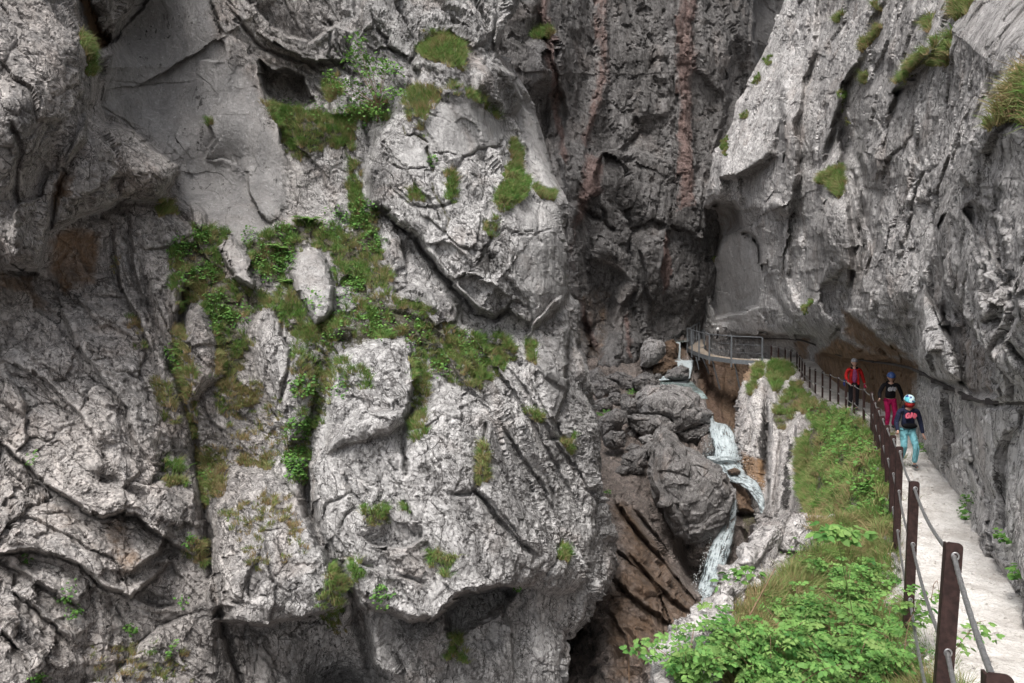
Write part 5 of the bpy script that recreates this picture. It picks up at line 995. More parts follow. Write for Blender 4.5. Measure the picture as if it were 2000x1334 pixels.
grass([recB], [[(1036, 56), (1072, 56), (1074, 78), (1042, 78)]], 'yellow green tuft on the dark bulge beside the left cliff top', kind='thing', name='grass_tuft', cat='grass tuft', seed=501, dens=160, L=.35, Wd=.02, straw=.2, cover=1.)
RL = ['long grass stripe in the slanting groove high on the right cliff', 'round dark green cushion at the top edge of the right cliff', 'large shaggy grass clump hanging at the right edge of the photo', 'grass clump in the middle of the right cliff above the path', 'narrow grass stripe left of the big groove on the right cliff',
      'tiny dry tuft at the top of the right cliff', 'small hanging tuft below the narrow grass stripe', 'moss patch on the bright left ridge of the right cliff, topmost', 'moss patch on the bright left ridge of the right cliff, second from the top', 'moss patch on the bright left ridge of the right cliff, third from the top',
      'moss patch on the left nose of the right cliff, lowest', 'thin hanging moss left of the middle grass clump', 'tiny moss spot right of the thin hanging moss', 'small moss spot under the brown pocket of the right cliff', 'small dry tuft beside the round dark cushion', 'small dry tuft at the top edge left of the round cushion', 'small moss cap at the left foot of the cave']
for i, ((p_, v_), lab) in enumerate(zip(VEG_R, RL)):
    small = i in (7, 8, 9, 10, 11, 12, 13, 16)
    grass([recR], [p_], lab, kind='thing', name='moss_patch' if small else 'grass_tuft', cat='moss' if small else 'grass tuft', seed=600 + i * 11, dens=240 if small else 420, L=.12 if small else .24, Wd=.014 if small else .011, per=14, straw=.4 if not small else .25, cover=.8, droop=.9)
HOLES = [[(1518, 806), (1560, 768), (1568, 776), (1535, 812)], [(1660, 945), (1695, 920), (1712, 935), (1670, 968)], [(1590, 990), (1600, 930), (1616, 925), (1606, 1000)], [(1655, 845), (1680, 838), (1690, 850), (1665, 858)], [(1690, 985), (1720, 965), (1730, 990), (1700, 1010)], [(1570, 890), (1590, 830), (1600, 850), (1585, 900)], [(1640, 925), (1655, 880), (1664, 890), (1650, 940)], [(1700, 880), (1725, 875), (1730, 915), (1705, 905)]]
# bank beside the path
grass([recS], [VEG_S[0][0], VEG_S[1][0], VEG_S[3][0], VEG_S[4][0]], 'grass on the rock pillars beside the footbridge', seed=801, dens=320, L=.24, Wd=.012, straw=.3, cover=.8)
grass([recS], [VEG_S[2][0]], 'lush green and straw coloured grass on the bank below the railing', seed=821, dens=170, L=.26, Wd=.011, per=30, straw=.3, cover=.12, droop=1.1, tuft=.06, holes=HOLES)
grass([recN], [VEG_N[0][0]], 'dense grass on the near bank under the shrubs', seed=841, dens=420, L=.19, Wd=.0055, per=32, straw=.42, cover=.45, tuft=.05)
grass([recN], [VEG_N[1][0], VEG_N[2][0]], 'dry grass at the edge of the pale near rock', seed=861, dens=420, L=.15, Wd=.0055, per=16, straw=.6, cover=.6, tuft=.04)

# ============================================================ broad leaves
LEAF6 = np.array([[0, 0], [.32, .30], [.30, .68], [0, 1.0], [-.30, .68], [-.32, .30]])
def leaves6(pos, dirv, nrm, size, tone, straw, wd=1.15):
    n = len(pos); d = dirv / (np.linalg.norm(dirv, axis=1, keepdims=True) + 1e-9)
    s = np.cross(d, nrm); s /= np.linalg.norm(s, axis=1, keepdims=True) + 1e-9; u = np.cross(s, d)
    V = pos[:, None] + size[:, None, None] * (s[:, None] * LEAF6[None, :, :1] * wd + d[:, None] * LEAF6[None, :, 1:] - u[:, None] * (.22 * LEAF6[None, :, 1:] ** 2) + u[:, None] * .18 * np.abs(LEAF6[None, :, :1]))
    Q = np.arange(n)[:, None] * 6 + np.arange(6)[None]
    c = np.zeros((n, 6, 3)); c[..., 0] = tone[:, None]; c[..., 1] = straw[:, None]
    return V.reshape(-1, 3), Q, c.reshape(-1, 3)
def leaf_obj(name, parts, mat, parent=None, loc=None):
    off = 0; Vs, Qs, Cs = [], [], []
    for V, Q, c in parts: Vs.append(V); Qs.append(Q + off); Cs.append(c); off += len(V)
    V = np.concatenate(Vs); o = mesh_obj(name, V - (np.zeros(3) if loc is None else np.array(loc)), np.concatenate(Qs), mat, attrs={'tone': np.concatenate(Cs)}, parent=parent)
    if loc is not None and parent is None: o.location = loc
    return o
def herb_patch(rec, spots, label, size=.05, seed=0):
    g = np.random.default_rng(seed); parts = []
    for (px, py, r, n) in spots:
        PX, PY = rec['PX'], rec['PY']; w = np.where((PX - px) ** 2 + (PY - py) ** 2 < r * r)
        if not len(w[0]): continue
        i = g.integers(0, len(w[0]), n); p_ = rec['W'][w][i]; nn = rec['N'][w][i]
        h = g.uniform(.02, .14, (n, 1)) * (1.6 if rec is recS else 1); pos = p_ + nn * h * .8 + np.array([0, 0, 1]) * h * .6
        d = g.normal(size=(n, 3)) + nn * .5; d[:, 2] *= .4; up = nn * .5 + np.array([0, -.2, 1]) + g.normal(0, .3, (n, 3))
        parts.append(leaves6(pos, d, up, size * g.uniform(.5, 1.4, n), g.uniform(0, 1, n), np.clip(g.normal(.1, .2, n), 0, 1)))
    o = leaf_obj('leafy_plants', parts, M['leaf']); tag(o, label, 'plants', None, 'stuff')
herb_patch(recL, [(350, 490, 22, 190), (390, 470, 20, 160), (400, 540, 24, 180), (360, 540, 16, 90), (420, 600, 22, 110), (520, 520, 34, 300), (560, 510, 24, 220), (700, 430, 26, 260), (720, 415, 22, 220), (730, 480, 26, 160), (650, 440, 30, 160), (690, 560, 22, 140), (560, 460, 20, 120), (620, 600, 18, 60), (490, 470, 18, 90),
    (650, 650, 30, 160), (740, 640, 34, 150), (810, 650, 30, 110), (920, 680, 30, 150), (590, 760, 20, 180), (585, 840, 22, 200), (580, 900, 20, 260), (578, 930, 14, 120), (345, 690, 16, 150), (350, 720, 12, 90), (430, 640, 26, 100), (470, 620, 26, 90), (660, 760, 20, 60), (860, 720, 20, 60), (400, 930, 14, 60), (690, 600, 40, 130)],
    'broad leaved herbs scattered through the green carpet of the left cliff', .055, 5)
herb_patch(recL, [(560, 225, 26, 150), (620, 225, 26, 150), (680, 225, 26, 170), (740, 225, 22, 140), (845, 320, 8, 60), (700, 240, 20, 100)], 'leafy herbs on the high ledge under the dark niche', .055, 6)
herb_patch(recL, [(130, 1165, 14, 50), (260, 1235, 9, 60), (140, 1200, 14, 40), (75, 1328, 14, 70), (330, 1270, 12, 40), (370, 1060, 10, 40), (65, 905, 6, 26), (45, 1100, 6, 22), (750, 1170, 20, 70), (360, 1180, 8, 26), (1012, 1150, 5, 20), (740, 1160, 12, 40)], 'little leafy plants in the cracks of the lower left cliff', .045, 7)
herb_patch(recS, [(1640, 850, 26, 260), (1664, 885, 30, 420), (1620, 905, 20, 160), (1695, 905, 20, 300), (1640, 950, 18, 120), (1702, 970, 18, 200), (1600, 820, 12, 60), (1705, 1025, 24, 200), (1670, 830, 12, 120)], 'broad leaved herbs on the bank below the railing', .07, 8)
herb_patch(recN, [(1660, 1040, 24, 120), (1700, 1080, 30, 150), (1560, 1110, 30, 90)], 'small herbs in the near bank grass', .035, 9)
herb_patch(recR, [(1892, 1010, 10, 60), (1808, 880, 9, 60), (1800, 872, 8, 40), (1895, 985, 8, 40), (1960, 1060, 8, 40), (1990, 1130, 8, 30)], 'small green plants at the foot of the right cliff', .05, 10)

def tube(pts, r0, r1=None, sides=7, twist=0., lobes=0, name=None, mat=None, parent=None, caps=True):
    pts = np.array([list(p) for p in pts], float); n = len(pts); r1 = r0 if r1 is None else r1
    t = np.gradient(pts, axis=0); t /= np.linalg.norm(t, axis=1, keepdims=True) + 1e-9
    a = np.array([0, 0, 1.]) if abs(t[0][2]) < .8 else np.array([1., 0, 0])
    V = []; L = np.concatenate([[0], np.cumsum(np.linalg.norm(np.diff(pts, axis=0), axis=1))])
    for i in range(n):
        s = np.cross(t[i], a); s /= np.linalg.norm(s) + 1e-9; u = np.cross(s, t[i]); a = u
        th = np.linspace(0, 2 * math.pi, sides, endpoint=False)
        r = (r0 + (r1 - r0) * i / max(1, n - 1)) * (1 + (.16 * np.cos(lobes * th + twist * L[i]) if lobes else 0))
        V.append(pts[i] + np.outer(np.cos(th) * r, s) + np.outer(np.sin(th) * r, u))
    V = np.concatenate(V); idx = np.arange(n * sides).reshape(n, sides); nx = np.roll(idx, -1, 1)
    Q = np.stack([idx[:-1], nx[:-1], nx[1:], idx[1:]], -1).reshape(-1, 4)
    return (V, Q) if name is None else mesh_obj(name, V, Q, mat, smooth=True, parent=parent)
def join(lst):
    off = 0; Vs, Qs = [], []
    for V, Q in lst: Vs.append(V); Qs.append(Q + off); off += len(V)
    return np.concatenate(Vs), np.concatenate(Qs)
def curve3(p0, p1, p2, n=10):
    t = np.linspace(0, 1, n)[:, None]; p0, p1, p2 = [np.array(list(p), float) for p in (p0, p1, p2)]
    return (1 - t) ** 2 * p0 + 2 * t * (1 - t) * p1 + t * t * p2
M['stem'] = plain('brown_stem', (.16, .10, .06), .7)
M['greenstem'] = plain('green_stem', (.12, .17, .05), .6)

# ------------------------------------------------------------ ferns on the ledge
def fern(px, py, size, label, seed):
    g = np.random.default_rng(seed); i = surf(recL, px, py); b = recL['W'][i]; parts = []; TB = []
    for k in range(13):
        a = g.uniform(0, 2 * math.pi); L = size * g.uniform(.7, 1.1); out = np.array([math.cos(a), math.sin(a) * .8 - .4, .0])
        c = curve3(b, b + out * L * .4 + np.array([0, 0, L * .8]), b + out * L + np.array([0, -.05, L * .35]), 14)
        d = np.gradient(c, axis=0); d /= np.linalg.norm(d, axis=1, keepdims=True); s = np.cross(d, [0, 0, 1.]); s /= np.linalg.norm(s, axis=1, keepdims=True) + 1e-9
        w = np.sin(np.linspace(.25, math.pi, 14)) * size * .28
        TB.append(tube(c, .006, .003, 4))
        for sg in (-1, 1): parts.append(leaves6(c, s * sg + d * .35, np.tile([0, -.3, 1.], (14, 1)), w * .9 + .005, g.uniform(.3, 1, 14), np.full(14, .35)))
    e = empty('fern', b); tag(e, label, 'fern'); leaf_obj('fronds', parts, M['leaf'], parent=e, loc=b); V, Q = join(TB); mesh_obj('stalks', V - b, Q, M['greenstem'], parent=e)
fern(603, 445, .34, 'bright green fern at the foot of the dark wall above the leaning slab', 1)
fern(545, 495, .3, 'feathery fern in the green hollow between the two leaning slabs', 2)
fern(565, 560, .22, 'small fern growing against the left edge of the larger leaning slab', 3)

# ------------------------------------------------------------ young tree on the high ledge
def young_tree():
    g = np.random.default_rng(4); base = recL['W'][surf(recL, 738, 238)]; e = empty('young_tree', base); tag(e, 'thin young tree with pale green leaf clusters on the high ledge of the left cliff', 'tree')
    Yb = float(base[1]) - .35; fork = unproj(739, 205, Yb)
    V = [tube(curve3(base, (base + fork) / 2 + .02, fork), .022, .014)]
    cl = [(270, 210), (250, 290), (340, 310), (300, 370), (340, 410), (420, 380), (440, 400), (490, 390), (230, 450), (170, 480), (290, 510), (380, 500), (400, 560), (300, 600), (450, 570), (505, 505), (120, 420), (270, 560), (350, 590), (440, 345), (330, 340), (480, 520), (290, 250), (240, 330), (400, 620), (250, 610)]
    parts = []
    for j, (a, b) in enumerate(cl):
        t_ = unproj(600 + a / 2.857, b / 2.857, Yb - g.uniform(-.35, .35)); mid = (fork + t_) / 2 + np.array([0, 0, -.08]) + g.normal(0, .05, 3)
        c = curve3(fork, mid, t_, 10); V.append(tube(c, .009, .003, 5))
        n = 34; pos = t_ + g.normal(0, 1, (n, 3)) * np.array([.11, .11, .06]); d = g.normal(size=(n, 3)); d[:, 2] = d[:, 2] * .3 - .15
        parts.append(leaves6(pos, d, np.array([0, -.35, 1]) + g.normal(0, .3, (n, 3)), .075 * g.uniform(.6, 1.3, n), g.uniform(.2, 1, n), g.uniform(0, .6, n)))
    VV, QQ = join(V); mesh_obj('trunk', VV - base, QQ, M['stem'], True, parent=e)
    leaf_obj('crown', parts, M['leaf'], parent=e, loc=base)
young_tree()

# ------------------------------------------------------------ shrubs with compound leaves on the near bank
def compound(tip0, d, up, L, pairs, ls, g):
    d = d / np.linalg.norm(d); s = np.cross(d, up); s /= np.linalg.norm(s) + 1e-9; u = np.cross(s, d)
    ps, ds, sz = [], [], []
    for k in range(pairs):
        t = .25 + .6 * k / max(1, pairs - 1); p_ = tip0 + d * L * t - u * .25 * L * t * t
        w = ls * (1.0 - .45 * abs(t - .55))
        for sg in (-1, 1): ps.append(p_); ds.append(s * sg + d * (.35 + .4 * t)); sz.append(w)
    ps.append(tip0 + d * L * .86 - u * .2 * L); ds.append(d - u * .2); sz.append(ls * 1.15)
    n = len(ps); tone = g.uniform(.1, .9) + g.normal(0, .12, n)
    ups = np.tile(u, (n, 1)) + g.normal(0, .42, (n, 3)); tone = tone + g.normal(0, .18, n)
    return leaves6(np.array(ps), np.array(ds) + g.normal(0, .12, (n, 3)), ups, np.array(sz) * g.uniform(.85, 1.15, n), np.clip(tone, 0, 1), np.full(n, max(0, g.normal(.12, .2))), .82)
def shrub(px, py, h, spread, nst, label, seed, leafL=.125, ls=.038, pairs=4, base=None, lean=(0, 0)):
    g = np.random.default_rng(seed); b = recN['W'][surf(recN, px, py)] if base is None else np.array(base, float)
    e = empty('shrub', b); tag(e, label, 'shrub'); parts, V = [], []
    for k in range(nst):
        a = g.uniform(0, 2 * math.pi); r = spread * math.sqrt(g.uniform(.02, 1)); hh = h * g.uniform(.55, 1.1)
        tip = b + np.array([math.cos(a) * r + lean[0], math.sin(a) * r + lean[1], hh]); mid = b + np.array([math.cos(a) * r * .3, math.sin(a) * r * .3, hh * .7])
        c = curve3(b + g.normal(0, .03, 3) * [1, 1, 0], mid, tip, 14); V.append(tube(c, .0045, .0018, 5))
        for i in range(3, 14, 1 if k % 2 else 2):
            for _ in range(2):
                aa = g.uniform(0, 2 * math.pi); d = np.array([math.cos(aa), math.sin(aa) - .25, g.uniform(-.1, .45)])
                parts.append(compound(c[i], d, np.array([0, -.3, 1]) + g.normal(0, .2, 3), leafL * g.uniform(.7, 1.2), pairs + int(g.integers(-1, 2)), ls * g.uniform(.55, 1.35), g))
    VV, QQ = join(V); mesh_obj('stems', VV - b, QQ, M['stem'], True, parent=e)
    leaf_obj('foliage', parts, M['shrubleaf'], parent=e, loc=b)
for k, (px, py, h, sp, n, lab) in enumerate([
    (1335, 1350, .34, .28, 8, 'bright green shrub at the bottom of the pale rock, leftmost of the near shrubs'), (1405, 1315, .32, .26, 8, 'shrub on the edge of the pale near rock, second from the left'),
    (1480, 1345, .42, .34, 12, 'low shrub at the bottom edge left of the long bare twig'), (1560, 1320, .48, .34, 11, 'leafy shrub at the bottom centre of the near bank'), (1545, 1240, .34, .28, 9, 'thin shrub in the middle of the near bank grass'),
    (1640, 1345, .42, .36, 12, 'thick shrub at the bottom edge below the tall stem'), (1650, 1230, .42, .30, 12, 'shrub around the foot of the tall stem'), (1705, 1180, .38, .28, 10, 'shrub close to the railing behind the thicker ones'),
    (1720, 1290, .40, .30, 11, 'dense shrub leaning against the railing posts'), (1760, 1370, .42, .30, 11, 'dense shrub below the nearest railing post, rightmost of the near shrubs'), (1600, 1165, .32, .26, 8, 'small shrub behind the tall stem'), (1500, 1420, .5, .4, 12, 'shrub cut off by the bottom edge, left of centre'), (1660, 1430, .5, .4, 12, 'shrub cut off by the bottom edge, right of centre')]):
    shrub(px, py, h, sp, n, lab, 40 + k)
# sprigs with a look of their own
def sprig(pts, leafat, label, seed, r=.006, leafL=.14, ls=.055, pairs=2, mat='stem', name='sprig', cat='plant', n=7):
    g = np.random.default_rng(seed); c = np.array([unproj(*p) for p in pts]); t = np.linspace(0, len(c) - 1, 22)
    c = np.stack([np.interp(t, np.arange(len(c)), c[:, k]) for k in range(3)], 1); b = c[0]
    if not leafat:
        o = mesh_obj(name, *[x - b if i == 0 else x for i, x in enumerate(tube(c, r, r * .5))], M[mat], True); o.location = b; return tag(o, label, cat)
    e = empty(name, b); tag(e, label, cat); V, Q = tube(c, r, r * .5); mesh_obj('stem', V - b, Q, M[mat], True, parent=e); parts = []
    for q in leafat:
        p_ = unproj(*q)
        for k in range(n):
            a = 2 * math.pi * k / n + g.uniform(-.3, .3); d = np.array([math.cos(a), math.sin(a) * .8 - .2, .1 + g.uniform(-.2, .3)])
            parts.append(compound(p_ - d * .02, d, np.array([0, -.35, 1.]), leafL, pairs, ls, g))
    leaf_obj('leaves', parts, M['shrubleaf'], parent=e, loc=b)
Yn = 5.2
sprig([(1676, 1275, Yn), (1662, 1180, Yn), (1642, 1085, Yn - .1), (1636, 1050, Yn - .1)], [(1640, 1045, Yn - .1), (1618, 1035, Yn - .1), (1665, 1040, Yn - .1)], 'tall stem topped with large fingered leaves above the shrubs', 1, .005, .12, .075, 2, 'greenstem')
sprig([(1405, 1170, 6), (1420, 1150, 6), (1440, 1125, 6)], [(1440, 1118, 6), (1425, 1135, 6), (1462, 1110, 6)], 'leafy sprig on the edge of the pale near rock', 2, .005, .12, .07, 1)
sprig([(1228, 1400, 5.6), (1229, 1340, 5.6), (1228, 1284, 5.6)], [(1240, 1270, 5.6), (1262, 1252, 5.6), (1284, 1256, 5.6)], 'cut stick with a few leaves in front of the brown rock', 3, .007, .10, .055, 2, n=5)
sprig([(1850, 1290, 3.9), (1880, 1250, 3.9), (1910, 1215, 3.9), (1925, 1212, 3.9)], [(1890, 1240, 3.9), (1915, 1220, 3.9), (1928, 1240, 3.9), (1880, 1262, 3.9)], 'sprig of small leaves reaching onto the path behind the nearest post', 4, .0025, .08, .038, 2, n=4)
sprig([(1770, 1220, 5.0), (1795, 1180, 5.0), (1815, 1165, 5)], [(1800, 1175, 5.0), (1780, 1150, 5.0), (1815, 1200, 5.0), (1770, 1180, 5), (1830, 1165, 5)], 'sprig wrapped around the second railing post', 5, .003, .10, .045, 2, n=6)
for k, (pts, lab, r) in enumerate([([(1428, 1400, 5), (1432, 1290, 5), (1460, 1210, 5.2), (1514, 1110, 5.6)], 'long bare brown twig leaning over the near bank, thickest of the twigs', .008), ([(1440, 1250, 5.4), (1420, 1210, 5.4), (1402, 1180, 5.4)], 'short dead twig beside the pale near rock', .004),
    ([(1535, 1240, 5.4), (1512, 1205, 5.4), (1492, 1180, 5.4)], 'dark thin twig in the middle of the near bank', .004), ([(1640, 1345, 4.6), (1580, 1300, 4.7), (1505, 1275, 4.8)], 'brown twig slanting down through the bottom shrubs', .004),
    ([(1400, 1268, 5.2), (1470, 1272, 5.2), (1560, 1280, 5.2)], 'level dead twig low over the grass', .0035), ([(1735, 1245, 5.2), (1690, 1220, 5.2), (1640, 1216, 5.2)], 'dark twig between the shrubs near the railing', .0035),
    ([(1818, 1175, 4.4), (1824, 1140, 4.4), (1831, 1133, 4.4), (1835, 1170, 4.4), (1842, 1178, 4.4)], 'bent wiry twig hooked beside the second railing post', .0022), ([(1640, 1180, 5.2), (1600, 1150, 5.3), (1574, 1140, 5.3)], 'thin brown twig behind the tall stem', .003)]):
    sprig(pts, [], lab, 20 + k, r, name='bare_twig', cat='twig')
for k, (px, py, s, lab) in enumerate([(1173, 962, .2, 'small fern on the brown slope left of the chockstone'), (1183, 812, .24, 'bright fern among the boulders above the tilted wedge-shaped one'), (1240, 770, .24, 'small green plant between the boulders near the huge domed boulder')]):
    g = np.random.default_rng(k); i = surf(recG, px, py); b = recG['W'][i] + np.array([0, -1.1 if k else -.2, .25]); b = unproj(px, py, b[1]); parts = []
    for j in range(16):
        a = g.uniform(0, 2 * math.pi); d = np.array([math.cos(a), math.sin(a) * .6 - .3, .35]); parts.append(compound(b + d * .02, d, np.array([0, -.3, 1.]), s * 1.3, 4, s * .35, g))
    o = leaf_obj('fern' if k < 2 else 'green_plant', parts, M['shrubleaf'], loc=b); tag(o, lab, 'fern' if k < 2 else 'plant')
# ============================================================ railing of posts and steel ropes
M['rust'] = plain('brown_painted_steel', (.036, .019, .017), .5, .3, .4, .45, 30)
M['steel'] = plain('galvanised_steel', (.15, .16, .17), .5, .4, .5, .2, 12)
M['rope'] = plain('steel_rope', (.36, .36, .36), .42, .8, .5, .25, 60)
M['deck'] = plain('deck_boards', (.30, .25, .20), .8, 0, .3, .25, 6)
M['darkpipe'] = plain('dark_pipe', (.045, .04, .04), .6, 0, .3, .2, 8)
M['white'] = plain('white_glass', (.8, .8, .78), .3)
def box(c, s, rz=0., bev=0.):
    bm = bmesh.new(); bmesh.ops.create_cube(bm, size=1.); bmesh.ops.scale(bm, vec=s, verts=bm.verts)
    if bev: bmesh.ops.bevel(bm, geom=list(bm.edges), offset=bev, segments=2, affect='EDGES')
    bmesh.ops.rotate(bm, cent=(0, 0, 0), matrix=Matrix.Rotation(rz, 3, 'Z'), verts=bm.verts); bmesh.ops.translate(bm, vec=c, verts=bm.verts); return bm
def bm_obj(name, bms, mat, parent=None, smooth=False):
    me = bpy.data.meshes.new(name); out = bmesh.new()
    for b in (bms if isinstance(bms, list) else [bms]):
        t = bpy.data.meshes.new('t'); b.to_mesh(t); out.from_mesh(t); b.free(); bpy.data.meshes.remove(t)
    out.to_mesh(me); out.free()
    if smooth: me.polygons.foreach_set('use_smooth', [True] * len(me.polygons))
    me.materials.append(mat); o = bpy.data.objects.new(name, me); col.objects.link(o)
    if parent: o.parent = parent
    return o
def post_mesh(w, h, th, fl):
    """flat steel plate with one rounded top corner and a folded flange, top at z = 0"""
    pr = [(-w / 2, -h), (w / 2, -h)] + [(w / 2 - .022 + .022 * math.cos(a), -.022 + .022 * math.sin(a)) for a in np.linspace(0, math.pi / 2, 6)] + [(-w / 2 + .008, 0), (-w / 2, -.008)]
    bm = bmesh.new(); f = [bm.verts.new((x, -th / 2, z)) for x, z in pr]; b = [bm.verts.new((x, th / 2, z)) for x, z in pr]; n = len(pr)
    bm.faces.new(f); bm.faces.new(b[::-1])
    for i in range(n): bm.faces.new([f[(i + 1) % n], f[i], b[i], b[(i + 1) % n]])
    fb = box((-w / 2 + th / 2 - .001, fl / 2 + th / 2, -h / 2 - .004), (th, fl, h - .01)); fb2 = box((w / 2 - th / 2 + .001, fl / 2 + th / 2, -h / 2 - .02), (th, fl, h - .06))
    return [bm, fb, fb2]
def ring_mesh(r, t):
    bm = bmesh.new(); n, k = 14, 6; V = []
    for i in range(n):
        a = 2 * math.pi * i / n
        V.append([bm.verts.new(((r + t * math.cos(b)) * math.cos(a), t * .6 * math.sin(b), (r * 1.15 + t * math.cos(b)) * math.sin(a))) for b in np.linspace(0, 2 * math.pi, k, endpoint=False)])
    for i in range(n):
        for j in range(k): bm.faces.new([V[i][j], V[(i + 1) % n][j], V[(i + 1) % n][(j + 1) % k], V[i][(j + 1) % k]])
    return bm
def railing(label, posts, drops, w, r_rope, near):
    """posts: (x, y, z_top, length, lean)"""
    e = empty('rope_railing', (posts[0][0], posts[0][1], posts[0][2] - 1)); tag(e, label, 'railing')
    o0 = Vector(e.location); pm = None
    for i, (x, y, z, L, lean) in enumerate(posts):
        p = bm_obj('post', post_mesh(w, L, .009, .035), M['rust'], e); p.location = Vector((x, y, z)) - o0
        dx = (posts[min(i + 1, len(posts) - 1)][0] - posts[max(i - 1, 0)][0]); dy = (posts[min(i + 1, len(posts) - 1)][1] - posts[max(i - 1, 0)][1])
        p.rotation_euler = (0, lean, -math.atan2(dx, dy) * .6)
        for d in drops:
            g_ = bm_obj('hole_ring', ring_mesh(r_rope * 1.5, r_rope * .45), M['rope'], p, True); g_.location = (.004, -.006, -d)
    for k, d in enumerate(drops):
        c = []
        ext = posts
        for i in range(len(ext) - 1):
            a = np.array([ext[i][0] - math.sin(ext[i][4]) * d, ext[i][1], ext[i][2] - d]); b = np.array([ext[i + 1][0] - math.sin(ext[i + 1][4]) * d, ext[i + 1][1], ext[i + 1][2] - d])
            Ls = np.linalg.norm(b - a); m_ = max(8, int(Ls / (.012 if near and i < 2 else .05)))
            t = np.linspace(0, 1, m_, endpoint=i == len(ext) - 2)[:, None]
            c.append(a + (b - a) * t - np.array([0, 0, 1]) * (.045 * Ls + .012 * k) * 4 * t * (1 - t) * .5)
        c = np.concatenate(c); V, Q = tube(c, r_rope, r_rope, 18 if near else 8, 2 * math.pi / .11 * 1.0, 6 if near else 0)
        o = mesh_obj('rope', V - np.array(o0), Q, M['rope'], True, parent=e)
pn = []
for px, py, Y, L, ln in [(1953, 1316, 1.98, .9, .0), (1865, 1060, 3.2, 1.25, .055), (1787, 940, 5.6, 1.45, .03), (1758, 872, 7.9, 1.9, .02), (1745, 850, 9.2, 1.7, 0), (1733, 830, 10.4, 1.7, -.02), (1724, 812, 11.6, 1.7, -.03), (1716, 797, 12.8, 1.6, -.04), (1709, 782, 14.0, 1.5, -.04), (1703, 765, 15.4, 1.5, -.05)]:
    p_ = unproj(px, py, Y); pn.append((p_[0], p_[1], p_[2], L, ln))
railing('near railing of dark brown flat posts with three steel ropes along the path edge', pn, [.06, .50, .94], .068, .0095, True)
pf = []
for px, py, Y, L in [(1703.5, 768, 15.6, .9), (1688, 757, 17, 1.), (1669, 750, 18.3, .98), (1653, 742, 19.6, 1.), (1638, 735, 20.8, 1.), (1622, 729, 22, 1.05), (1607, 725, 23.2, 1.05), (1593, 720, 24.4, 1.0), (1582, 716, 25.6, 1.0), (1572, 708, 26.5, 1.15), (1567, 700, 27.2, 1.2), (1562, 694, 27.8, 1.2), (1557, 687, 28.4, 1.1), (1545, 683, 28.9, 1.1), (1534, 679, 29.4, 1.1), (1521, 676, 30, 1.1), (1507, 673, 30.5, 1.1)]:
    p_ = unproj(px, py, Y); pf.append((p_[0], p_[1], p_[2], L, 0.))
railing('far railing of thin dark posts with steel ropes that runs on to the footbridge', pf, [.05, .50], .05, .011, False)

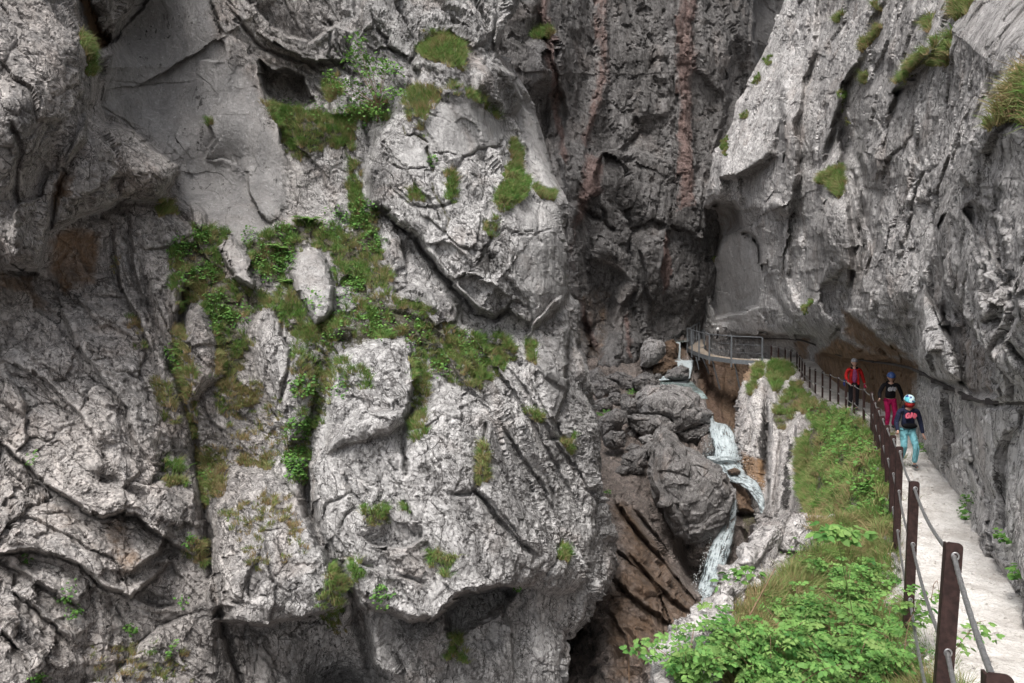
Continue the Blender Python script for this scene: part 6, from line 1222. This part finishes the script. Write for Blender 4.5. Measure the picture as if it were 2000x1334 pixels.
# ============================================================ footbridge
def bridge():
    e = empty('footbridge', P(1489, 708, 30.8)); tag(e, 'grey steel footbridge with post railing curving round the rock above the upper pool', 'bridge'); o0 = np.array(e.location)
    edge = [(1489, 708, 30.8), (1429, 704, 31.8), (1386, 698, 33.2), (1366, 692, 34.6), (1352, 686, 36), (1343, 681, 37.4)]
    W = [unproj(*p) for p in edge]; inn = [w + np.array([.15 + .2 * i, 1.25, 0.02]) for i, w in enumerate(W)]
    def strip(a, b, dz0, dz1):
        V = np.array([p + [0, 0, dz] for p, q in zip(a, b) for dz in (dz0, dz1)] + [q + [0, 0, dz] for p, q in zip(a, b) for dz in (dz0, dz1)]); n = len(a); Q = []
        for i in range(n - 1):
            A, B = 2 * i, 2 * n + 2 * i
            Q += [[A, A + 2, B + 2, B], [A + 1, B + 1, B + 3, A + 3], [A, A + 1, A + 3, A + 2], [B, B + 2, B + 3, B + 1]]
        return V, np.array(Q)
    V, Q = strip(W, inn, .0, .05); mesh_obj('deck', V - o0, Q, M['deck'], parent=e)
    out = [w + np.array([-.03, -.05, 0]) for w in W]; V, Q = strip(out, [w + np.array([0, .02, 0]) for w in out], -.13, .06); mesh_obj('edge_beam', V - o0, Q, M['steel'], parent=e)
    def posts(line, h, w=.07):
        tops = []
        for p in line:
            b = bm_obj('post', box((0, 0, h / 2 - .15), (w, w * .7, h + .3), 0, .008), M['steel'], e); b.location = Vector(list(p - o0)); tops.append(p + np.array([0, 0, h]))
        return tops
    tp = posts(out, 1.08)
    for dz, r in ((0, .022), (-.35, .009), (-.7, .009)):
        V, Q = tube([t + np.array([0, 0, dz]) for t in tp], r, r, 7); mesh_obj('handrail' if dz == 0 else 'rail_wire', V - o0, Q, M['steel'], True, parent=e)
    # thin balusters
    for i in range(len(out) - 1):
        V = []
        for t in np.linspace(0, 1, 8)[1:-1]:
            p = out[i] * (1 - t) + out[i + 1] * t; V.append(tube([p, p + [0, 0, 1.05]], .004, .004, 4))
        V, Q = join(V); mesh_obj('baluster_panel', V - o0, Q, M['steel'], parent=e)
    # stair flight beyond, going up to the right
    st = [unproj(1343, 681, 37.4), unproj(1356, 672, 38.6), unproj(1368, 664, 39.6), unproj(1382, 655, 40.6)]
    st = [W[-1] + np.array([.0, 0, 0])] + st[1:]
    V, Q = strip(st, [s + np.array([.9, .5, 0]) for s in st], 0, .06); mesh_obj('stair_flight', V - o0, Q, M['deck'], parent=e)
    tp2 = posts([st[0] * (1 - t) + st[-1] * t for t in np.linspace(0, 1, 8)], 1.0, .05)
    V, Q = tube(tp2, .025, .025, 6); mesh_obj('handrail', V - o0, Q, M['steel'], True, parent=e)
    ir = [p + np.array([0, 0, 0]) for p in inn[3:]]; tp3 = posts(ir, 1.0, .05); V, Q = tube(tp3, .02, .02, 6); mesh_obj('handrail', V - o0, Q, M['steel'], True, parent=e)
    # rust brown screen at the bend
    a, b = inn[2], inn[4]; V = np.array([a + [-.3, -.35, .08], b + [0, -.35, .08], b + [0, -.35, .75], a + [-.3, -.35, 1.0]]); V = np.concatenate([V, V + [0, .03, 0]])
    Q = np.array([[0, 1, 2, 3], [5, 4, 7, 6], [0, 4, 5, 1], [3, 2, 6, 7], [0, 3, 7, 4], [1, 5, 6, 2]]); mesh_obj('screen_panel', V - o0, Q, plain('rusty_mesh', (.17, .115, .09), .8), parent=e)
    for (a, b) in (((1360, 697, 35), (1365, 722, 35)), ((1372, 698, 34.2), (1385, 730, 34.2)), ((1391, 703, 33.1), (1406, 760, 33.2)), ((1435, 708, 31.8), (1446, 766, 32))):
        V, Q = tube([unproj(*a), unproj(*b)], .035, .035, 6); mesh_obj('strut', V - o0, Q, M['steel'], True, parent=e)
bridge()

# ============================================================ pipe fixed along the right cliff
def wall_pt(px, py, off=.08):
    p = recR['W'][surf(recR, px, py)]; d = p - np.array([0, 0, CAMZ]); L = np.linalg.norm(d); q = unproj(px, py, p[1] * (1 - off / L) - .03); return q
pp = [(1384, 655), (1410, 656), (1440, 661), (1470, 661), (1500, 662), (1540, 661), (1580, 661), (1592, 672), (1604, 686), (1640, 695), (1680, 703), (1710, 708), (1750, 712), (1790, 714), (1805, 730), (1830, 752), (1862, 760), (1886, 767), (1893, 780), (1902, 787), (1940, 786), (1990, 785), (2080, 786)]
def cable():
    pts = np.array([wall_pt(*p, off=.16) for p in pp]); sm = pts.copy()
    for _ in range(2): sm[1:-1] = (sm[:-2] + 2 * sm[1:-1] + sm[2:]) / 4
    # never sink into the rock
    e = empty('wall_pipe', sm[0]); tag(e, 'thin dark pipe clamped along the right cliff above the path', 'pipe'); o0 = sm[0]
    t = np.linspace(0, len(sm) - 1, 220); c = np.stack([np.interp(t, np.arange(len(sm)), sm[:, k]) for k in range(3)], 1)
    V, Q = tube(c, .045, .022, 8); mesh_obj('pipe', V - o0, Q, M['darkpipe'], True, parent=e)
    for k in (1, 4, 8, 11, 14, 15, 16, 18, 20):
        b = bm_obj('clamp', box((0, .05, 0), (.05, .16, .07), 0, .008), M['darkpipe'], e); b.location = Vector(list(sm[k] - o0))
cable()
def lamp():
    p = P(1402, 643, 36.0); e = empty('wall_lamp', p); tag(e, 'small white lamp on a dark bracket on the rock above the footbridge', 'lamp')
    bm = bmesh.new(); bmesh.ops.create_uvsphere(bm, u_segments=14, v_segments=10, radius=.085); bm_obj('lamp_globe', bm, M['white'], e, True)
    V, Q = tube([(0, 0, -.06), (0, .02, -.4), (.02, .3, -.46)], .05, .04, 8); mesh_obj('bracket', V, Q, M['darkpipe'], True, parent=e)
lamp()
# ============================================================ people
def skin(name, joints, edges, mat, parent=None, sub=1, root=0):
    """joints: name -> (x, y, z, radius or (rx, ry)); a smooth body grown round the edges"""
    keys = list(joints); me = bpy.data.meshes.new(name + '_rig'); me.from_pydata([joints[k][:3] for k in keys], [(keys.index(a), keys.index(b)) for a, b in edges], [])
    o = bpy.data.objects.new(name + '_rig', me); col.objects.link(o)
    md = o.modifiers.new('s', 'SKIN'); md.branch_smoothing = .6; md.use_smooth_shade = True
    sv = me.skin_vertices[0].data if me.skin_vertices else None
    if sv is None:
        bm = bmesh.new(); bm.from_mesh(me); bm.verts.layers.skin.verify(); bm.to_mesh(me); bm.free(); sv = me.skin_vertices[0].data
    for i, k in enumerate(keys):
        r = joints[k][3]; sv[i].radius = r if isinstance(r, tuple) else (r, r); sv[i].use_root = (i == root)
    if sub: ss = o.modifiers.new('u', 'SUBSURF'); ss.levels = sub; ss.render_levels = sub
    dg = bpy.context.evaluated_depsgraph_get(); dg.update(); ev = o.evaluated_get(dg)
    out = bpy.data.meshes.new_from_object(ev); out.name = name
    bpy.data.objects.remove(o); bpy.data.meshes.remove(me)
    out.materials.clear(); out.materials.append(mat)
    r = bpy.data.objects.new(name, out); col.objects.link(r)
    out.polygons.foreach_set('use_smooth', [True] * len(out.polygons))
    if parent: r.parent = parent
    return r
def head_bm(c, r, yaw=0., pitch=0.):
    """skull, jaw, brow, nose, lips, ears; faces -Y"""
    bm = bmesh.new(); bmesh.ops.create_uvsphere(bm, u_segments=28, v_segments=22, radius=1.)
    for v in bm.verts:
        x, y, z = v.co
        z2 = z * 1.28; x2 = x * .90 * (1 - .22 * max(0, -z) ** 1.2); y2 = y * 1.05
        if y < 0: y2 += .10 * max(0, -z) * -1 * (1 if z > -.8 else .5)
        y2 -= .26 * math.exp(-((x / .13) ** 2 + ((z + .12) / .17) ** 2)) * (y < 0)          # nose
        y2 += .10 * (math.exp(-(((x - .33) / .16) ** 2 + ((z - .08) / .11) ** 2)) + math.exp(-(((x + .33) / .16) ** 2 + ((z - .08) / .11) ** 2))) * (y < 0)   # eyes
        y2 -= .06 * math.exp(-((x / .3) ** 2 + ((z + .46) / .07) ** 2)) * (y < 0)           # lips
        if abs(x) > .8 and abs(z) < .25 and abs(y) < .3: x2 *= 1.14
        v.co = (x2 * r, y2 * r, z2 * r)
    bmesh.ops.rotate(bm, cent=(0, 0, 0), matrix=Matrix.Rotation(pitch, 3, 'X'), verts=bm.verts); bmesh.ops.rotate(bm, cent=(0, 0, 0), matrix=Matrix.Rotation(yaw, 3, 'Z'), verts=bm.verts)
    bmesh.ops.translate(bm, vec=c, verts=bm.verts); return bm
def add_bm(o, bm):
    b2 = bmesh.new(); b2.from_mesh(o.data); t = bpy.data.meshes.new('t'); bm.to_mesh(t); b2.from_mesh(t); bm.free(); b2.to_mesh(o.data); b2.free(); bpy.data.meshes.remove(t)
    o.data.polygons.foreach_set('use_smooth', [True] * len(o.data.polygons))
def fingers(j, e, hand, wrist, side, curl, s):
    """five unequal fingers rooted in the palm"""
    h = Vector(j[hand][:3]); d = (h - Vector(j[wrist][:3])).normalized(); acr = Vector((0, 1, 0)).cross(d); 
    if acr.length < .1: acr = Vector((1, 0, 0))
    acr.normalize(); acr2 = d.cross(acr).normalized(); pal = acr * -side
    for k, (o_, L) in enumerate(((-.030, .062), (-.010, .072), (.010, .067), (.028, .052))):
        a = h + acr2 * o_ * s; b = a + (d * .5 + pal * curl * .5).normalized() * L * .5 * s; c = b + (d * (1 - curl) + pal * curl).normalized() * L * .5 * s
        n = f'{hand}{k}'; j[n + 'a'] = (*(a + d * .01 * s), .0095 * s); j[n + 'b'] = (*b, .009 * s); j[n + 'c'] = (*c, .0075 * s); e += [(hand, n + 'a'), (n + 'a', n + 'b'), (n + 'b', n + 'c')]
    a = h - d * .03 * s - acr2 * .03 * s; b = a + (d * .6 - acr2 * .6 + pal * .4).normalized() * .05 * s; n = hand + 't'
    j[n + 'a'] = (*a, .011 * s); j[n + 'b'] = (*b, .009 * s); e += [(hand, n + 'a'), (n + 'a', n + 'b')]
def cloth_mat(name, c, var=.15, rough=.85):
    m = NT(name); n = m.noise(m.co(), 9, 5, .6); n2 = m.noise(m.co((1, 1, .55)), 9, 4, .55, 1.2)
    return m.fin(m.mix(m.ramp(n, .35, .65), tuple(x * (1 - var) for x in c), tuple(min(1, x * (1 + var)) for x in c)), rough, m.bump(n2, .9, .09), .2)
SKINM = plain('skin', (.50, .30, .23), .55, 0, .4, .06, 30)
HAIR = plain('dark_hair', (.035, .022, .015), .6, 0, .4, .3, 60)
SHOE = plain('dark_shoe', (.03, .028, .03), .6)
def person(name_label, pos, H, face, hips, knees, ankles, elbows, wrists, hands, pants, jacket, helmet, curls=(.4, .4), head_pitch=.25, lean=0., kid=True, gloves=None, extra=None):
    s = H / 1.7; e = empty('person', pos, face); tag(e, name_label, 'person')
    k = 1.12 if kid else 1.0; hr = .098 * s * k
    J = {'pel': (0, 0, .53 * H, .085 * s), 'bel': (0, lean * .3, .61 * H, .080 * s), 'che': (0, lean * .7, .70 * H, .095 * s), 'shc': (0, lean, .785 * H, .07 * s), 'nek': (0, lean - .01, .83 * H, .045 * s), 'hed': (0, lean - .02, .885 * H, .055 * s)}
    E = [('pel', 'bel'), ('bel', 'che'), ('che', 'shc'), ('shc', 'nek'), ('nek', 'hed')]
    for i, sg in ((0, -1), (1, 1)):
        q = 'LR'[i]
        J['hip' + q] = (sg * .052 * H, 0, .50 * H, .072 * s); J['kne' + q] = (*knees[i], .048 * s); J['ank' + q] = (*ankles[i], .033 * s); J['toe' + q] = (ankles[i][0] + sg * .012, ankles[i][1] - .13 * s, ankles[i][2] - .05 * s, .028 * s)
        J['sho' + q] = (sg * .108 * H, lean, .79 * H, .048 * s); J['elb' + q] = (*elbows[i], .036 * s); J['wri' + q] = (*wrists[i], .024 * s); J['han' + q] = (*hands[i], (.028 * s, .018 * s))
        E += [('pel', 'hip' + q), ('hip' + q, 'kne' + q), ('kne' + q, 'ank' + q), ('ank' + q, 'toe' + q), ('shc', 'sho' + q), ('sho' + q, 'elb' + q), ('elb' + q, 'wri' + q), ('wri' + q, 'han' + q)]
        fingers(J, E, 'han' + q, 'wri' + q, sg, curls[i], s)
    b = skin('body', J, E, SKINM, e, 1)
    hc = (0, lean - .035 * s, .925 * H - (.01 if kid else 0)); add_bm(b, head_bm(hc, hr, 0, head_pitch))
    def sub(keys, grow, extra_=None):
        D = {}
        for n, g in keys: r = J[n][3]; r = r[0] if isinstance(r, tuple) else r; D[n] = (*J[n][:3], r + g * s)
        return D
    tr = sub([('pel', .022), ('hipL', .022), ('hipR', .022), ('kneL', .024), ('kneR', .024), ('ankL', .028), ('ankR', .028)], 0)
    for q in 'LR': tr['ank' + q] = (J['ank' + q][0], J['ank' + q][1], J['ank' + q][2] + .03 * s, .06 * s)
    skin('trousers', tr, [('pel', 'hipL'), ('pel', 'hipR'), ('hipL', 'kneL'), ('hipR', 'kneR'), ('kneL', 'ankL'), ('kneR', 'ankR')], pants, e, 2)
    jk = {}
    for n in ('pel', 'bel', 'che', 'shc'): r = J[n][3]; jk[n] = (*J[n][:3], ({'pel': .150, 'bel': .158, 'che': .168, 'shc': .115}[n] * s, {'pel': .115, 'bel': .112, 'che': .112, 'shc': .08}[n] * s))
    jk['pel'] = (0, 0, (.54 if kid else .50) * H, (.145 * s, .115 * s)); jk['nek'] = (0, lean - .005, .825 * H, .06 * s)
    for q in 'LR': jk['sho' + q] = (*J['sho' + q][:3], .066 * s); jk['elb' + q] = (*J['elb' + q][:3], .056 * s); jk['wri' + q] = (*J['wri' + q][:3], .042 * s)
    j = skin('jacket' if not kid else 'hoodie', jk, [('pel', 'bel'), ('bel', 'che'), ('che', 'shc'), ('shc', 'nek'), ('shc', 'shoL'), ('shoL', 'elbL'), ('elbL', 'wriL'), ('shc', 'shoR'), ('shoR', 'elbR'), ('elbR', 'wriR')], jacket, e, 2)
    for q in 'LR':
        a = Vector(J['ank' + q][:3]); t = Vector(J['toe' + q][:3])
        skin('shoe', {'a': (*a, .046 * s), 'h': (a[0], a[1] + .03 * s, a[2] - .04 * s, .040 * s), 't': (t[0], t[1], t[2], (.044 * s, .03 * s))}, [('a', 'h'), ('a', 't')], SHOE, e, 2)
    # helmet: shell, brim, strap
    bm = bmesh.new(); bmesh.ops.create_uvsphere(bm, u_segments=28, v_segments=18, radius=1.)
    bmesh.ops.delete(bm, geom=[v for v in bm.verts if v.co.z < -.12], context='VERTS')
    for v in bm.verts:
        x, y, z = v.co; rim = max(0, .18 - z) / .3; f = 1 + .10 * rim
        v.co = (x * hr * 1.06 * f, y * hr * (1.2 if y > 0 else 1.16 + .16 * rim) * f, z * hr * 1.12 + hr * .28)
    ex = bmesh.ops.solidify(bm, geom=list(bm.faces), thickness=.012)
    bmesh.ops.rotate(bm, cent=(0, 0, 0), matrix=Matrix.Rotation(head_pitch, 3, 'X'), verts=bm.verts); bmesh.ops.translate(bm, vec=hc, verts=bm.verts)
    ho = bm_obj('helmet', bm, helmet, e, True)
    # hair at the sides and back
    bm = bmesh.new(); bmesh.ops.create_uvsphere(bm, u_segments=20, v_segments=14, radius=1.)
    for v in bm.verts:
        x, y, z = v.co; v.co = (x * hr * 1.05, (y * 1.0 if y > -.2 else -.2 + (y + .2) * .25) * hr * 1.12 + hr * .2, z * hr * (1.15 if z > 0 else 1.55))
    bmesh.ops.translate(bm, vec=hc, verts=bm.verts); bm_obj('hair', bm, HAIR, e, True)
    if extra: extra(e, J, s, hc, hr)
    return e
def text_on(e, txt, size, c, mat, mat2=None, name='lettering', bend=.11, tilt=0.):
    def mk(off, ext, y, m_, nm):
        cu = bpy.data.curves.new('t', 'FONT'); cu.body = txt; cu.size = size; cu.align_x = 'CENTER'; cu.align_y = 'CENTER'; cu.extrude = ext; cu.offset = off; cu.space_character = 1.12; cu.resolution_u = 4
        o = bpy.data.objects.new('t', cu); col.objects.link(o); dg = bpy.context.evaluated_depsgraph_get(); dg.update()
        me = bpy.data.meshes.new_from_object(o.evaluated_get(dg)); bpy.data.objects.remove(o); bpy.data.curves.remove(cu)
        for v in me.vertices:
            x, z, yy = v.co
            th = x / bend; v.co = (c[0] + bend * math.sin(th), c[1] - yy + y + bend * (1 - math.cos(th)), c[2] + z * 1.25 - .25 * abs(x) ** 2 / size)
        me.materials.clear(); me.materials.append(m_); r = bpy.data.objects.new(nm, me); col.objects.link(r); r.parent = e; r.rotation_euler = (0, 0, 0)
        return r
    mk(.014 * size / .1 * .6, .012, 0, mat, name)
    if mat2: mk(-.001, .012, -.004, mat2, name + '_inner')
HM = NT('patterned_helmet'); vo = HM.n("ShaderNodeTexVoronoi"); vo.inputs['Scale'].default_value = 22; HM.l(HM.co(), vo.inputs['Vector'])
pc = HM.n("ShaderNodeSeparateColor"); HM.l(vo.outputs['Color'], pc.inputs[0])
hc_ = HM.mix(HM.ramp(pc.outputs[0], .45, .5), (.12, .50, .58), (.62, .80, .82)); hc_ = HM.mix(HM.ramp(pc.outputs[1], .66, .7), hc_, (.03, .06, .20)); HMT = HM.fin(hc_, .25, None, .5)
# front child
def ex1(e, J, s, hc, hr):
    bm = bmesh.new(); bmesh.ops.create_uvsphere(bm, u_segments=20, v_segments=12, radius=1.)
    for v in bm.verts: v.co = (v.co.x * .16 * s, v.co.y * .07 * s - .125 * s, v.co.z * .065 * s + .585 * 1.27)
    bm_obj('belt_bag', bm, plain('black_fabric', (.006, .006, .007), .9, 0, .1), e, True)
    bm = bmesh.new(); bmesh.ops.create_uvsphere(bm, u_segments=18, v_segments=10, radius=1.)
    for v in bm.verts: v.co = (v.co.x * hr * .93, v.co.y * hr * 1.1 - .012, v.co.z * hr * .75)
    bmesh.ops.translate(bm, vec=(hc[0], hc[1] - .006, hc[2] - hr * .62), verts=bm.verts); bm_obj('face_scarf', bm, cloth_mat('red_scarf', (.30, .02, .02)), e, True)
    skin('hood', {'a': (-.10 * s, .03, .815 * 1.27, .04 * s), 'b': (0, .085, .835 * 1.27, .06 * s), 'c': (.10 * s, .03, .815 * 1.27, .04 * s)}, [('a', 'b'), ('b', 'c')], NAVY, e, 2, 1)
    text_on(e, 'GAP', .088, (0, -.165 * s - .03, .73 * 1.27), plain('pink_print', (.62, .10, .16), .7), plain('pink_print_inner', (.72, .20, .26), .7), bend=.22)
NAVY = cloth_mat('navy_cotton', (.016, .02, .045))
gz = -.12
c1 = (float(unproj(1772, 900, 12.3)[0]), 12.3, gz)
person('child in navy hoodie with pink lettering, pale blue trousers and turquoise patterned helmet', c1, 1.27, R(-8), None,
       [(-.075, -.06, .36), (.085, -.16, .37)], [(-.08, .10, .10), (.075, -.10, .085)], [(-.20, -.03, .79), (.215, .02, .79)], [(-.22, -.17, .66), (.235, -.03, .60)], [(-.235, -.22, .63), (.24, -.06, .545)],
       cloth_mat('pale_blue_cotton', (.17, .40, .45)), NAVY, HMT, (.85, .4), .42, -.03, True, None, ex1)
def ex2(e, J, s, hc, hr):
    skin('hood', {'a': (-.10 * s, .03, .815 * 1.38, .04 * s), 'b': (0, .085, .835 * 1.38, .06 * s), 'c': (.10 * s, .03, .815 * 1.38, .04 * s)}, [('a', 'b'), ('b', 'c')], BLACK, e, 2, 1)
    text_on(e, 'GAP', .088, (0, -.165 * s - .03, .72 * 1.38), plain('white_print', (.62, .62, .64), .7), plain('grey_print_inner', (.16, .15, .18), .7), bend=.22)
BLACK = cloth_mat('black_cotton', (.012, .011, .014))
c2 = (float(unproj(1738, 840, 16.8)[0]), 16.8, gz)
person('child in black hoodie with white lettering, bright pink trousers and blue helmet', c2, 1.38, R(-12), None,
       [(-.07, -.10, .40), (.085, -.12, .40)], [(-.075, -.02, .09), (.09, .08, .11)], [(-.24, -.04, .90), (.235, -.02, .88)], [(-.27, -.16, .76), (.26, -.08, .70)], [(-.28, -.21, .73), (.27, -.11, .64)],
       cloth_mat('pink_cotton', (.38, .012, .085)), BLACK, plain('blue_helmet', (.05, .10, .28), .3, 0, .5, .6, 26), (.85, .5), .40, -.03, True, None, ex2)
# adult
RED = cloth_mat('red_shell', (.40, .015, .015))
def ex3(e, J, s, hc, hr):
    H = 1.53
    pts = [(-.075, .80), (.07, .80), (.085, .62), (.07, .52), (-.075, .52), (-.085, .62)]
    bm = bmesh.new(); bmesh.ops.create_uvsphere(bm, u_segments=24, v_segments=20, radius=1.)
    for v in bm.verts: v.co = (v.co.x * .085 * s, v.co.y * .055 * s - .092 * s, v.co.z * .23 * s + .665 * H)
    bm_obj('shirt', bm, cloth_mat('purple_shirt', (.25, .06, .16)), e, True)
    for sg in (-1, 1): skin('jacket_front', {'a': (sg * .075 * s, -.085 * s, .80 * H, .03 * s), 'b': (sg * .105 * s, -.10 * s, .66 * H, .042 * s), 'c': (sg * .125 * s, -.08 * s, .49 * H, .045 * s)}, [('a', 'b'), ('b', 'c')], RED, e, 2)
    for sg in (-1, 1): skin('shoulder_yoke', {'a': (sg * .035 * s, -.05 * s, .825 * H, .045 * s), 'b': (sg * .12 * s, -.02 * s, .805 * H, .062 * s)}, [('a', 'b')], BLACK, e, 2)
    skin('shoulder_bag', {'a': (-.24 * s, .02, .60 * H, .05 * s), 'b': (-.25 * s, .02, .52 * H, .075 * s), 'c': (-.245 * s, .02, .45 * H, .06 * s)}, [('a', 'b'), ('b', 'c')], cloth_mat('blue_bag', (.02, .035, .16)), e, 2)
    for q in ('R',): h = J['han' + q]; skin('glove', {'a': (*J['wri' + q][:3], .045 * s), 'b': (h[0], h[1], h[2], .05 * s), 'c': (h[0], h[1], h[2] - .07, .035 * s)}, [('a', 'b'), ('b', 'c')], cloth_mat('crimson_glove', (.45, .02, .08)), e, 2)
c3 = (float(unproj(1667, 803, 20.8)[0]), 20.8, gz)
person('adult in open red jacket, purple shirt and black trousers, farthest of the three walkers', c3, 1.53, R(-10), None,
       [(-.095, -.08, .42), (.085, -.02, .42)], [(-.14, -.10, .09), (.09, .02, .08)], [(-.225, -.02, 1.0), (.24, 0, .99)], [(-.19, -.16, .82), (.27, -.10, .80)], [(-.15, -.22, .79), (.275, -.14, .73)],
       BLACK, RED, plain('grey_helmet', (.20, .20, .22), .4, 0, .5, .5, 30), (.6, .6), .12, 0., False, None, ex3)
